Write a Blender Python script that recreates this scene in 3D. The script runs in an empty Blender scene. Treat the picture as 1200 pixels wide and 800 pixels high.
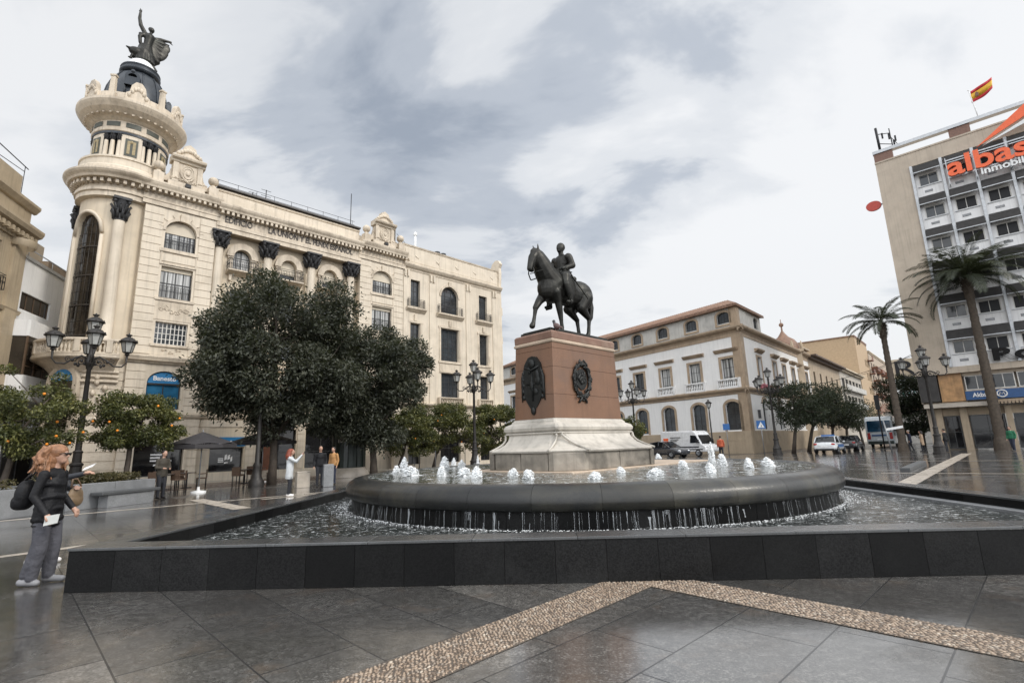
import bpy, bmesh, math, random
import numpy as np
from mathutils import Vector, Matrix
random.seed(7); RNG = np.random.default_rng(11)
PI = math.pi; rad = math.radians
S = bpy.context.scene; COL = S.collection

# ------------------------------------------------------------------ camera
F_PX = 600.0; CAM_H = 1.55
_p, _r, _y = rad(11.45), rad(1.83), rad(2.7)
_f0 = np.array([0, math.cos(_p), math.sin(_p)]); _u0 = np.array([0, -math.sin(_p), math.cos(_p)]); _r0 = np.array([1., 0, 0])
_Y = np.array([[math.cos(_y), -math.sin(_y), 0], [math.sin(_y), math.cos(_y), 0], [0, 0, 1]])
CR = _Y @ (math.cos(_r)*_r0 - math.sin(_r)*_u0); CU = _Y @ (math.sin(_r)*_r0 + math.cos(_r)*_u0); CF = _Y @ _f0
def ray(px, py): return (px-600)/F_PX*CR - (py-400)/F_PX*CU + CF
def pol(px, py, D):
    """world point seen at (px,py) of the photo at horizontal distance D"""
    d = ray(px, py); t = D/math.hypot(d[0], d[1]); return Vector((d[0]*t, d[1]*t, CAM_H+d[2]*t))
def gnd(px, py, z=0.0):
    d = ray(px, py); t = (z-CAM_H)/d[2]; return Vector((d[0]*t, d[1]*t, z))
def bear(px, py):
    d = ray(px, py); return math.atan2(d[0], d[1])
cam = bpy.data.cameras.new('camera'); camo = bpy.data.objects.new('camera', cam); COL.objects.link(camo)
cam.sensor_fit = 'HORIZONTAL'; cam.sensor_width = 36; cam.lens = 18.0; cam.clip_end = 3000; cam.clip_start = .05
camo.matrix_world = Matrix(((CR[0], CU[0], -CF[0], 0), (CR[1], CU[1], -CF[1], 0), (CR[2], CU[2], -CF[2], CAM_H), (0, 0, 0, 1)))
S.camera = camo
S.render.resolution_x = 1024; S.render.resolution_y = 682

# ------------------------------------------------------------------ objects
def tag(o, label=None, cat=None, group=None, kind=None):
    if label: o['label'] = label
    if cat: o['category'] = cat
    if group: o['group'] = group
    if kind: o['kind'] = kind
    return o
def thing(name, label, cat, loc=(0, 0, 0), rz=0.0, group=None):
    o = bpy.data.objects.new(name, None); COL.objects.link(o); o.empty_display_size = .2
    o.location = loc; o.rotation_euler = (0, 0, rz)
    return tag(o, label, cat, group)
def link(name, me, parent=None):
    o = bpy.data.objects.new(name, me); COL.objects.link(o)
    if parent is not None: o.parent = parent
    return o
def kids(o): return [c for c in COL.objects if c.parent is o]
def dup(root, loc, rz=0.0, label=None, scale=None, group=None):
    tree = TREES.setdefault(root.name, None) or [(c, kids(c)) for c in kids(root)]
    TREES[root.name] = tree
    r = root.copy(); COL.objects.link(r); r.location = loc; r.rotation_euler = (0, 0, rz)
    if label: r['label'] = label
    if group: r['group'] = group
    if scale is not None: r.scale = scale if hasattr(scale, '__len__') else (scale,)*3
    for c, gs in tree:
        k = c.copy(); COL.objects.link(k); k.parent = r
        for g in gs:
            q = g.copy(); COL.objects.link(q); q.parent = k
    return r
TREES = {}

class MB:
    def __init__(s): s.v = []; s.f = []; s.m = []; s.s = []
    def add(s, vs, fs, mi=0, sm=False):
        b = len(s.v); s.v.extend([tuple(v) for v in vs])
        for f in fs: s.f.append([b+i for i in f]); s.m.append(mi); s.s.append(sm)
        return s
    def box(s, x0, y0, z0, x1, y1, z1, mi=0, M=None):
        if x0 > x1: x0, x1 = x1, x0
        if y0 > y1: y0, y1 = y1, y0
        if z0 > z1: z0, z1 = z1, z0
        vs = [Vector(p) for p in ((x0,y0,z0),(x1,y0,z0),(x1,y1,z0),(x0,y1,z0),(x0,y0,z1),(x1,y0,z1),(x1,y1,z1),(x0,y1,z1))]
        if M is not None: vs = [M @ v for v in vs]
        return s.add(vs, [(0,3,2,1),(4,5,6,7),(0,1,5,4),(1,2,6,5),(2,3,7,6),(3,0,4,7)], mi)
    def quad(s, a, b, c, d, mi=0): return s.add([a,b,c,d], [(0,1,2,3)], mi)
    def tube(s, pts, r, n=8, mi=0, cap=True, sm=True, closed=False):
        pts = [Vector(p) for p in pts]; N = len(pts)
        rs = [r]*N if not hasattr(r, '__len__') else list(r)
        vs = []; prev = None
        for i, p in enumerate(pts):
            if closed: t = pts[(i+1) % N]-pts[i-1]
            else: t = pts[min(i+1, N-1)]-pts[max(i-1, 0)]
            t = t.normalized() if t.length > 1e-9 else Vector((0,0,1))
            if prev is None:
                a = Vector((0,0,1)) if abs(t.z) < .9 else Vector((1,0,0)); x = t.cross(a).normalized()
            else:
                x = prev-t*prev.dot(t); x = x.normalized() if x.length > 1e-6 else t.orthogonal().normalized()
            prev = x; y = t.cross(x)
            for k in range(n):
                a = 2*PI*k/n; vs.append(p+(x*math.cos(a)+y*math.sin(a))*rs[i])
        fs = []
        for i in range(N if closed else N-1):
            j = (i+1) % N
            for k in range(n): fs.append((i*n+k, i*n+(k+1) % n, j*n+(k+1) % n, j*n+k))
        s.add(vs, fs, mi, sm)
        if cap and not closed:
            b = len(s.v)-len(vs); s.f.append([b+k for k in range(n)][::-1]); s.m.append(mi); s.s.append(False)
            s.f.append([b+(N-1)*n+k for k in range(n)]); s.m.append(mi); s.s.append(False)
        return s
    def lathe(s, prof, n=24, c=(0,0,0), a0=0.0, a1=2*PI, mi=0, sm=True, M=None):
        full = abs(a1-a0-2*PI) < 1e-6; K = n if full else n+1
        vs = []
        for r, z in prof:
            for k in range(K):
                a = a0+(a1-a0)*k/n; v = Vector((c[0]+r*math.cos(a), c[1]+r*math.sin(a), c[2]+z))
                vs.append(M @ v if M is not None else v)
        fs = []
        for i in range(len(prof)-1):
            for k in range(n):
                j = (k+1) % K
                fs.append((i*K+k, i*K+j, (i+1)*K+j, (i+1)*K+k))
        return s.add(vs, fs, mi, sm)
    def sphere(s, c, r, n=12, mi=0, M=None):
        if not hasattr(r, '__len__'): r = (r, r, r)
        vs = []; m = max(4, n//2+1)
        for i in range(m+1):
            th = PI*i/m
            for k in range(n):
                a = 2*PI*k/n; v = Vector((r[0]*math.sin(th)*math.cos(a), r[1]*math.sin(th)*math.sin(a), -r[2]*math.cos(th)))
                if M is not None: v = M @ v
                vs.append(v+Vector(c))
        fs = [(i*n+k, i*n+(k+1) % n, (i+1)*n+(k+1) % n, (i+1)*n+k) for i in range(m) for k in range(n)]
        return s.add(vs, fs, mi, True)
    def prism(s, poly, y0, y1, mi=0, sm=False):
        """poly of (x,z), extruded from y0 to y1"""
        n = len(poly); vs = [(x, y0, z) for x, z in poly]+[(x, y1, z) for x, z in poly]
        ar = sum(poly[i][0]*poly[(i+1) % n][1]-poly[(i+1) % n][0]*poly[i][1] for i in range(n))
        fr = list(range(n)); bk = list(range(n, 2*n))[::-1]; sd = [(i, i+n, (i+1) % n+n, (i+1) % n) for i in range(n)]
        if ar < 0: fr = fr[::-1]; bk = bk[::-1]; sd = [q[::-1] for q in sd]
        s.add(vs, [fr, bk], mi, False); b = len(s.v)-2*n
        for q in sd: s.f.append([b+i for i in q]); s.m.append(mi); s.s.append(sm)
        return s
    def mould(s, prof, x0, x1, y=0.0, mi=0):
        """profile of (out,z) run along x; out goes to -y"""
        n = len(prof); vs = [(x0, y-o, z) for o, z in prof]+[(x1, y-o, z) for o, z in prof]
        s.add(vs, [list(range(n)), list(range(n, 2*n))[::-1]]+[(i, i+n, (i+1) % n+n, (i+1) % n) for i in range(n)], mi)
        return s
    def ringmould(s, prof, n, c, a0, a1, mi=0):
        """closed profile of (r,z) swept about a vertical axis"""
        s.lathe(list(prof)+[prof[0]], n, (c[0], c[1], 0), a0, a1, mi, False); return s
    def wall(s, x0, x1, z0, z1, y, ops, d=.25, mi=0, mr=None, seg=12):
        mr = mi if mr is None else mr
        xs = {x0, x1}; zs = {z0, z1}
        for a, b, c, e, h in ops:
            xs |= {a, b}; zs |= {c, e}
            if h: zs.add(e+h)
        xs = sorted(x for x in xs if x0-1e-6 <= x <= x1+1e-6); zs = sorted(z for z in zs if z0-1e-6 <= z <= z1+1e-6)
        for i in range(len(xs)-1):
            for j in range(len(zs)-1):
                cx = (xs[i]+xs[i+1])/2; cz = (zs[j]+zs[j+1])/2
                if any(a < cx < b and c < cz < e+h for a, b, c, e, h in ops): continue
                s.quad((xs[i], y, zs[j]), (xs[i+1], y, zs[j]), (xs[i+1], y, zs[j+1]), (xs[i], y, zs[j+1]), mi)
        for a, b, c, e, h in ops:
            s.quad((a, y, c), (a, y+d, c), (a, y+d, e), (a, y, e), mr); s.quad((b, y, c), (b, y, e), (b, y+d, e), (b, y+d, c), mr)
            s.quad((a, y, c), (b, y, c), (b, y+d, c), (a, y+d, c), mr)
            if not h: s.quad((a, y, e), (a, y+d, e), (b, y+d, e), (b, y, e), mr)
            else:
                P = [((a+b)/2+(b-a)/2*math.cos(PI-PI*k/seg), e+h*math.sin(PI*k/seg)) for k in range(seg+1)]
                for k in range(seg):
                    p, q = P[k], P[k+1]; cn = a if k < seg/2 else b
                    s.add([(cn, y, e+h), (p[0], y, p[1]), (q[0], y, q[1])], [(0, 1, 2)], mi)
                    s.quad((p[0], y, p[1]), (p[0], y+d, p[1]), (q[0], y+d, q[1]), (q[0], y, q[1]), mr)
        return s
    def archring(s, a, b, e, h, w, y0, y1, mi=0, seg=14):
        """a raised arch band round an opening a..b springing at e with rise h"""
        c = (a+b)/2; R = (b-a)/2
        I = [(c+R*math.cos(PI-PI*k/seg), e+h*math.sin(PI*k/seg)) for k in range(seg+1)]
        O = [(c+(R+w)*math.cos(PI-PI*k/seg), e+(h+w)*math.sin(PI*k/seg)) for k in range(seg+1)]
        for k in range(seg): s.prism([I[k], I[k+1], O[k+1], O[k]], y0, y1, mi)
        return s
    def build(s, name, mats, parent=None, loc=None, bevel=0.0, M=None):
        me = bpy.data.meshes.new(name); me.from_pydata([tuple(v) for v in s.v], [], s.f)
        if not isinstance(mats, (list, tuple)): mats = [mats]
        for m in mats: me.materials.append(m)
        me.polygons.foreach_set('material_index', s.m); me.polygons.foreach_set('use_smooth', s.s)
        if M is not None: me.transform(M)
        me.update(); o = link(name, me, parent)
        if loc is not None: o.location = loc
        if bevel:
            b = o.modifiers.new('bevel', 'BEVEL'); b.width = bevel; b.segments = 2; b.limit_method = 'ANGLE'; b.angle_limit = rad(40)
        return o
def npmesh(name, V, Fq, mat, parent=None, smooth=False):
    me = bpy.data.meshes.new(name); V = np.asarray(V, np.float32); Fq = np.asarray(Fq, np.int32)
    k = Fq.shape[1]
    me.vertices.add(len(V)); me.vertices.foreach_set('co', V.ravel())
    me.loops.add(Fq.size); me.loops.foreach_set('vertex_index', Fq.ravel())
    me.polygons.add(len(Fq)); me.polygons.foreach_set('loop_start', np.arange(0, Fq.size, k, dtype=np.int32))
    me.update(calc_edges=True); me.validate()
    if smooth: me.polygons.foreach_set('use_smooth', np.ones(len(me.polygons), bool))
    for m in (mat if isinstance(mat, (list, tuple)) else [mat]): me.materials.append(m)
    return link(name, me, parent)

# ------------------------------------------------------------------ materials
class NT:
    def __init__(s, m): s.m = m; m.use_nodes = True; s.t = m.node_tree; s.t.nodes.clear(); s.x = 0
    def n(s, typ, **kw):
        o = s.t.nodes.new(typ); o.location = (s.x, 0); s.x += 40
        for k, v in kw.items():
            if k in o.inputs.keys() if isinstance(k, str) else False: o.inputs[k].default_value = v
            else: setattr(o, k, v)
        return o
    def l(s, a, b): s.t.links.new(a, b)
    def math(s, op, a, b=None, clamp=False):
        o = s.n('ShaderNodeMath', operation=op, use_clamp=clamp)
        for i, q in enumerate((a, b)):
            if q is None: continue
            if isinstance(q, (int, float)): o.inputs[i].default_value = q
            else: s.l(q, o.inputs[i])
        return o.outputs[0]
    def mix(s, fac, a, b, mode='MIX'):
        o = s.n('ShaderNodeMix', data_type='RGBA', blend_type=mode)
        for i, q in ((0, fac), (6, a), (7, b)):
            if isinstance(q, (int, float)): o.inputs[i].default_value = q
            elif isinstance(q, (tuple, list)): o.inputs[i].default_value = (*q[:3], 1)
            else: s.l(q, o.inputs[i])
        return o.outputs[2]
    def noise(s, vec, scale, detail=4, rough=.55, dist=0):
        o = s.n('ShaderNodeTexNoise'); o.inputs['Scale'].default_value = scale; o.inputs['Detail'].default_value = detail
        o.inputs['Roughness'].default_value = rough; o.inputs['Distortion'].default_value = dist
        if vec is not None: s.l(vec, o.inputs['Vector'])
        return o.outputs['Fac']
    def ramp(s, fac, stops, interp='LINEAR'):
        o = s.n('ShaderNodeValToRGB'); e = o.color_ramp.elements; o.color_ramp.interpolation = interp
        while len(e) < len(stops): e.new(.5)
        for i, (p, c) in enumerate(stops):
            e[i].position = p; e[i].color = (*c, 1) if hasattr(c, '__len__') else (c, c, c, 1)
        s.l(fac, o.inputs[0]); return o.outputs[0]
    def mapping(s, vec, scale=(1,1,1), rot=(0,0,0), loc=(0,0,0)):
        o = s.n('ShaderNodeMapping'); o.inputs['Scale'].default_value = scale; o.inputs['Rotation'].default_value = rot; o.inputs['Location'].default_value = loc
        s.l(vec, o.inputs[0]); return o.outputs[0]
    def bump(s, h, strength=.3, dist=.02, nrm=None):
        o = s.n('ShaderNodeBump'); o.inputs['Strength'].default_value = strength; o.inputs['Distance'].default_value = dist
        s.l(h, o.inputs['Height'])
        if nrm is not None: s.l(nrm, o.inputs['Normal'])
        return o.outputs[0]
    def out(s, shader): o = s.n('ShaderNodeOutputMaterial'); s.l(shader, o.inputs[0])
    def pbsdf(s, col, rough=.6, metal=0.0, nrm=None, spec=.5, **kw):
        o = s.n('ShaderNodeBsdfPrincipled')
        for k, q in (('Base Color', col), ('Roughness', rough), ('Metallic', metal), ('Specular IOR Level', spec)):
            if isinstance(q, (int, float)): o.inputs[k].default_value = q
            elif isinstance(q, (tuple, list)): o.inputs[k].default_value = (*q[:3], 1)
            else: s.l(q, o.inputs[k])
        if nrm is not None: s.l(nrm, o.inputs['Normal'])
        for k, v in kw.items(): o.inputs[k].default_value = v
        return o
    def obj(s): return s.n('ShaderNodeTexCoord').outputs['Object']
def c3(c, k): return tuple(min(1, x*k) for x in c)
def mat(name, col, rough=.6, var=.18, scale=2.5, bump=.15, bscale=40, metal=0.0, streak=0.0, spec=.5, dirt=None, dirtamt=.0, grain=0.0, island=0.0, bdist=.01, coat=0.0):
    m = bpy.data.materials.new(name); t = NT(m); P = t.obj()
    f = t.noise(P, scale, 5, .6)
    base = t.ramp(f, [(.3, c3(col, 1-var)), (.7, c3(col, 1+var))])
    if grain: base = t.mix(grain, base, t.ramp(t.noise(P, 62, 3, .6), [(.35, c3(col, .3)), (.65, c3(col, 2.0))]))
    if streak:
        q = t.noise(t.mapping(P, (5, 5, .22)), 1.3, 4, .6)
        base = t.mix(t.math('MULTIPLY', t.ramp(q, [(.5, 0.0), (.75, 1.0)]), streak), base, c3(col, .38))
    if dirtamt:
        q = t.noise(P, .7, 6, .65, .4)
        base = t.mix(t.math('MULTIPLY', t.ramp(q, [(.48, 0.0), (.68, 1.0)]), dirtamt), base, dirt or c3(col, .4))
    if island:
        g = t.n('ShaderNodeNewGeometry'); base = t.mix(1.0, base, t.ramp(g.outputs['Random Per Island'], [(0, 1-island), (1, 1+island)]), 'MULTIPLY')
    nr = t.bump(t.noise(P, bscale, 4, .6), bump, bdist) if bump else None
    rr = t.ramp(t.noise(P, scale*1.7, 3), [(.3, max(.02, rough-.08)), (.7, min(1, rough+.08))])
    p = t.pbsdf(base, rr, metal, nr, spec)
    if coat: p.inputs['Coat Weight'].default_value = coat; p.inputs['Coat Roughness'].default_value = .06; p.inputs['Coat IOR'].default_value = 1.33; t.l(t.bump(t.noise(t.mapping(P, (1, 1, .4)), 17, 4, .65), .55, .014), p.inputs['Coat Normal'])
    t.out(p.outputs[0]); return m
def plain(name, col, rough=.5, metal=0.0, spec=.5, **kw):
    m = bpy.data.materials.new(name); t = NT(m); P = t.obj()
    base = t.ramp(t.noise(P, 6, 3), [(.3, c3(col, .88)), (.7, c3(col, 1.12))])
    t.out(t.pbsdf(base, rough, metal, None, spec, **kw).outputs[0]); return m
def glassmat(name, col=(.03, .035, .04), rough=.06, curtain=None, amt=.5):
    """window glass with the dim room behind it"""
    m = bpy.data.materials.new(name); t = NT(m); P = t.obj()
    base = t.ramp(t.noise(P, .6, 3), [(.35, c3(col, .5)), (.7, c3(col, 1.6))])
    if curtain: base = t.mix(t.math('MULTIPLY', t.ramp(t.noise(t.mapping(P, (9, 9, .15)), 1.0, 3), [(.4, 0.), (.6, 1.)]), amt), base, curtain)
    nr = t.bump(t.noise(P, 1.3, 2), .05, .05)
    t.out(t.pbsdf(base, rough, 0, nr, .6).outputs[0]); return m
# ------------------------------------------------------------------ sky and light
SUN_EL, SUN_BEAR = rad(38), rad(112)          # to the photographer's right, veiled by thin cloud
def make_sky():
    w = bpy.data.worlds.new('World'); S.world = w; w.use_nodes = True; nt = w.node_tree; nt.nodes.clear()
    class W(NT):
        def __init__(s): s.t = nt; s.x = 0
    t = W(); g = t.n('ShaderNodeTexCoord').outputs['Generated']
    sky = t.n('ShaderNodeTexSky', sky_type='NISHITA'); sky.sun_disc = False; sky.sun_elevation = SUN_EL; sky.sun_rotation = SUN_BEAR
    sky.air_density = 1.2; sky.dust_density = 2.0
    sep = t.n('ShaderNodeSeparateXYZ'); t.l(g, sep.inputs[0])
    zz = t.math('ADD', t.math('MAXIMUM', sep.outputs[2], 0.0), .22)
    cmb = t.n('ShaderNodeCombineXYZ'); t.l(t.math('DIVIDE', sep.outputs[0], zz), cmb.inputs[0]); t.l(t.math('DIVIDE', sep.outputs[1], zz), cmb.inputs[1])
    P = cmb.outputs[0]
    def dot(v, lo, hi):
        o = t.n('ShaderNodeVectorMath', operation='DOT_PRODUCT'); t.l(g, o.inputs[0]); o.inputs[1].default_value = Vector(v).normalized()
        mr = t.n('ShaderNodeMapRange', interpolation_type='SMOOTHSTEP'); t.l(o.outputs['Value'], mr.inputs[0]); mr.inputs[1].default_value = lo; mr.inputs[2].default_value = hi
        return mr.outputs[0]
    big = t.noise(t.mapping(P, (1, 1, 1), (0, 0, .5), (3.1, 1.7, 0)), .9, 3, .5, .3)
    med = t.noise(t.mapping(P, (1.0, 1.5, 1), (0, 0, .6), (.3, 5.2, 0)), 1.9, 6, .55, .3)
    n = t.math('ADD', t.math('MULTIPLY', big, .30), t.math('MULTIPLY', med, .70))
    d1 = dot(ray(590, 130), .88, .995); d2 = dot(ray(360, 210), .95, 1.0); d3 = dot(ray(1080, 170), .62, .96); d4 = dot(ray(760, 40), .95, 1.0); d5 = dot(ray(150, 60), .80, .98)
    n = t.math('ADD', n, t.math('MULTIPLY', d1, .135)); n = t.math('ADD', n, t.math('MULTIPLY', d2, .07)); n = t.math('ADD', n, t.math('MULTIPLY', d4, .05))
    n = t.math('SUBTRACT', n, t.math('MULTIPLY', d3, .105)); n = t.math('SUBTRACT', n, t.math('MULTIPLY', d5, .05))
    cl = t.ramp(n, [(.42, (9.3, 9.4, 9.55)), (.53, (7.9, 8.15, 8.5)), (.61, (5.4, 5.85, 6.55)), (.71, (3.7, 4.2, 5.0))], 'EASE')
    cl = t.mix(1.0, cl, t.ramp(d3, [(0, 1.0), (1, 1.06)]), 'MULTIPLY')
    sunv = (math.sin(SUN_BEAR)*math.cos(SUN_EL), math.cos(SUN_BEAR)*math.cos(SUN_EL), math.sin(SUN_EL))
    glow = dot((math.sin(rad(165))*.8, math.cos(rad(165))*.8, .6), .05, .9)
    cl = t.mix(1.0, cl, t.ramp(glow, [(0, 1.0), (1, 2.9)]), 'MULTIPLY')
    cl = t.mix(1.0, cl, t.ramp(sep.outputs[2], [(0, .93), (.35, 1.0)]), 'MULTIPLY')
    c = t.mix(.90, sky.outputs[0], cl)
    b = t.n('ShaderNodeBackground'); t.l(c, b.inputs[0]); b.inputs[1].default_value = .1
    o = t.n('ShaderNodeOutputWorld'); t.l(b.outputs[0], o.inputs[0])
    L = bpy.data.lights.new('sun', 'SUN'); L.energy = 1.5; L.angle = rad(12); L.color = (1, .94, .85)
    lo = bpy.data.objects.new('sun', L); COL.objects.link(lo)
    lo.rotation_euler = Vector(sunv).to_track_quat('Z', 'Y').to_euler(); lo.location = (20, -30, 60)
    S.view_settings.view_transform = 'Standard'; S.view_settings.look = 'None'; S.view_settings.exposure = 0.0; S.view_settings.gamma = 1
    S.view_settings.use_curve_mapping = False
    S.cycles.max_bounces = 6; S.cycles.diffuse_bounces = 3; S.cycles.glossy_bounces = 3; S.cycles.transparent_max_bounces = 12
    S.cycles.caustics_reflective = False; S.cycles.caustics_refractive = False
    try: S.cycles.use_denoising = True
    except Exception: pass
make_sky()

# ------------------------------------------------------------------ ground
GRID = rad(47.0)      # paving runs along bearing 43 deg, i.e. 47 deg from +x
def rot2(x, y, a): return (x*math.cos(a)-y*math.sin(a), x*math.sin(a)+y*math.cos(a))
def paving():
    m = bpy.data.materials.new('wet_granite_paving'); t = NT(m); P = t.obj()
    sp = t.n('ShaderNodeSeparateXYZ'); t.l(P, sp.inputs[0])
    side = t.math('GREATER_THAN', t.math('ADD', t.math('MULTIPLY', sp.outputs[0], -math.cos(rad(41))), t.math('MULTIPLY', sp.outputs[1], math.sin(rad(41)))), -1.12*math.cos(rad(41))+6.42*math.sin(rad(41)))
    vm = t.n('ShaderNodeMix', data_type='VECTOR'); t.l(side, vm.inputs[0]); t.l(t.mapping(P, (1, 1, 1), (0, 0, -GRID)), vm.inputs[4]); t.l(t.mapping(P, (1, 1, 1), (0, 0, -GRID+PI/2)), vm.inputs[5]); V = vm.outputs[1]
    br = t.n('ShaderNodeTexBrick', offset=.37, offset_frequency=2, squash=1, squash_frequency=2); t.l(V, br.inputs['Vector'])
    br.inputs['Scale'].default_value = 1; br.inputs['Mortar Size'].default_value = .008; br.inputs['Mortar Smooth'].default_value = .2
    br.inputs['Bias'].default_value = 0; br.inputs['Brick Width'].default_value = 1.25; br.inputs['Row Height'].default_value = .74
    br.inputs['Color1'].default_value = (.35, .35, .35, 1); br.inputs['Color2'].default_value = (.75, .75, .75, 1); br.inputs['Mortar'].default_value = (.5, .5, .5, 1)
    tone = t.ramp(br.outputs['Color'], [(.3, (.062, .060, .057)), (.55, (.096, .092, .086)), (.8, (.152, .143, .131))])
    grain = t.math('ADD', t.math('MULTIPLY', t.noise(P, 46, 4, .7), .65), t.math('MULTIPLY', t.noise(P, 12, 3, .6), .35))
    tone = t.mix(.9, tone, t.mix(1.0, tone, t.ramp(grain, [(.36, .25), (.5, .9), (.64, 2.3)]), 'MULTIPLY'))
    rust = t.noise(P, 2.1, 4, .6, .4)
    tone = t.mix(t.ramp(rust, [(.56, 0.), (.72, .42)]), tone, (.15, .110, .078))
    damp = t.noise(P, .55, 5, .62, .5)
    tone = t.mix(t.ramp(damp, [(.42, 0.), (.64, .6)]), tone, (.040, .037, .033))
    base = t.mix(br.outputs['Fac'], tone, (.014, .013, .012))
    wet = t.ramp(t.noise(t.mapping(P, (1, 1, 1), (0, 0, .8)), .42, 6, .62, .5), [(.38, 1.0), (.54, .85), (.68, .25)])
    rough = t.mix(wet, (.46, .46, .46), (.16, .16, .16))
    rough = t.mix(br.outputs['Fac'], rough, (.6, .6, .6))
    h = t.math('SUBTRACT', t.math('MULTIPLY', t.noise(P, 95, 3, .7), .35), br.outputs['Fac'])
    n1 = t.bump(h, .2, .010)
    p = t.pbsdf(base, rough, 0, n1, .5)
    t.l(t.math('MULTIPLY', wet, .95), p.inputs['Coat Weight']); p.inputs['Coat Roughness'].default_value = .085; p.inputs['Coat IOR'].default_value = 1.5
    cn = t.bump(t.math('ADD', t.noise(P, 2.2, 3, .5), t.math('MULTIPLY', t.noise(P, 60, 3, .7), .14)), .09, .04); t.l(cn, p.inputs['Coat Normal'])
    t.out(p.outputs[0]); return m
M_pave = paving()
def asphalt():
    m = bpy.data.materials.new('wet_asphalt'); t = NT(m); P = t.obj()
    base = t.ramp(t.noise(P, .8, 5), [(.3, (.04, .04, .042)), (.7, (.07, .068, .066))])
    wet = t.ramp(t.noise(P, .25, 5, .6, .3), [(.35, .10), (.6, .3)])
    t.out(t.pbsdf(base, wet, 0, t.bump(t.noise(P, 60, 3), .2, .01), .5).outputs[0]); return m
M_asph = asphalt()
M_palestone = mat('pale_paving_stone', (.42, .37, .31), .3, .2, 1.5, .1, 30)
M_redpave = mat('warm_paving', (.15, .105, .082), .22, .25, 1.2, .1, 40)
M_granite = mat('black_granite', (.0068, .0068, .0068), .42, .4, 1.6, .1, 60, grain=.75, island=.75, spec=.16, streak=.0, dirt=(.030, .030, .029), dirtamt=.3)
M_granite_lip = mat('wet_dark_granite', (.014, .0145, .014), .42, .4, 1.6, .25, 22, grain=.45, island=.4, dirt=(.062, .056, .038), dirtamt=.7, coat=.45, spec=.4)
M_greygran = mat('grey_granite', (.20, .205, .21), .45, .2, 3, .1, 60, grain=.35, dirtamt=.35)
M_darkgran = mat('dark_grey_granite', (.07, .073, .075), .4, .2, 3, .1, 60, grain=.3)

g = MB(); g.quad((-1500, -1500, -.006), (1500, -1500, -.006), (1500, 1500, -.006), (-1500, 1500, -.006))
tag(g.build('ground', M_asph), kind='structure')
g = MB(); g.v = []; q = [(-45, -12), (31, -12), (40, 12), (47, 40), (31, 56), (14, 47.5), (-9, 66), (-45, 30)]
g.add([(x, y, 0) for x, y in q], [list(range(len(q)))]); tag(g.build('plaza_paving', M_pave), kind='structure')
def strip(name, p, ang, l0, l1, w, z, m, mid=0):
    """paving strip through p along bearing ang"""
    u = (math.sin(ang), math.cos(ang)); v = (-u[1], u[0]); g = MB()
    g.add([(p[0]+u[0]*a+v[0]*b, p[1]+u[1]*a+v[1]*b, z) for a, b in ((l0, -w/2), (l1, -w/2), (l1, w/2), (l0, w/2))], [(0, 1, 2, 3)])
    return tag(g.build(name, m), kind='structure')
BR = rad(43.0)
strip('paving_band', (-13.2, 14.9), BR-.02, -14, 32, .28, .004, M_palestone)
strip('paving_band', (-8.9, 8.75), BR-.1, -10, 1.2, .26, .004, M_palestone)
strip('paving_band', (-9.3, 18.2), BR-.15, -.5, 12, .3, .0045, M_palestone)
strip('paving_band', (-12.2, 18.3), BR+PI/2, -.2, 4.9, .5, .008, M_palestone)
strip('paving_band', (10.1, 15.7), rad(41), -.5, 30, .55, .004, M_palestone)
strip('paving_band', (14.8, 21.0), rad(124), -1.5, 26, .22, .008, M_palestone)
strip('paving_band', (22.4, 28.9), rad(128), -3.5, 22, .24, .008, M_palestone)
strip('warm_paving', (-19.5, 24.5), rad(41.5), -18, 30, 5.4, .0025, M_redpave)
k = MB(); k.box(0, -.17, 0, 6.6, .17, .14); o = k.build('step_kerb', M_darkgran, bevel=.01); o.location = (14.9, 22.45, 0); o.rotation_euler = (0, 0, rad(50)); tag(o, kind='structure')

# pebble bands (small water-worn stones set on edge)
def pebble_band(p, ang, l0, l1, w):
    M_p = globals().get('M_peb')
    ico = bmesh.new(); bmesh.ops.create_icosphere(ico, subdivisions=1, radius=1.0)
    bv = np.array([v.co[:] for v in ico.verts]); bf = np.array([[v.index for v in f.verts] for f in ico.faces]); ico.free()
    u = np.array([math.sin(ang), math.cos(ang)]); v = np.array([-u[1], u[0]])
    st = []; sp = .036
    for i in range(int((l1-l0)/sp)):
        for j in range(int(w/(sp*.72))):
            a = l0+i*sp+(j % 2)*sp*.5+RNG.normal(0, .005); b = -w/2+(j+.5)*sp*.72+RNG.normal(0, .004)
            st.append((a, b))
    st = np.array(st); N = len(st); c = np.outer(st[:, 0], u)+np.outer(st[:, 1], v)+np.array(p)
    th = RNG.normal(ang+.6, .45, N); sz = np.stack([RNG.uniform(.013, .025, N), RNG.uniform(.008, .0145, N), RNG.uniform(.004, .011, N)], 1)
    V = bv[None]*sz[:, None, :]; ct, stn = np.cos(th)[:, None], np.sin(th)[:, None]
    X = V[..., 0]*ct-V[..., 1]*stn; Y = V[..., 0]*stn+V[..., 1]*ct
    V = np.stack([X+c[:, None, 0], Y+c[:, None, 1], V[..., 2]+.005], -1).reshape(-1, 3)
    Fq = (bf[None]+(np.arange(N)*len(bv))[:, None, None]).reshape(-1, 3)
    o = npmesh('pebble_band', V, Fq, M_p, None, True)
    return tag(o, kind='stuff')
def pebmat():
    m = bpy.data.materials.new('tan_pebble'); t = NT(m); g = t.n('ShaderNodeNewGeometry')
    c = t.ramp(g.outputs['Random Per Island'], [(0, (.11, .08, .058)), (.3, (.26, .19, .135)), (.65, (.37, .285, .21)), (.9, (.21, .17, .135)), (1, (.50, .43, .345))])
    t.out(t.pbsdf(c, .32, 0, None, .5).outputs[0]); return m
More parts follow.
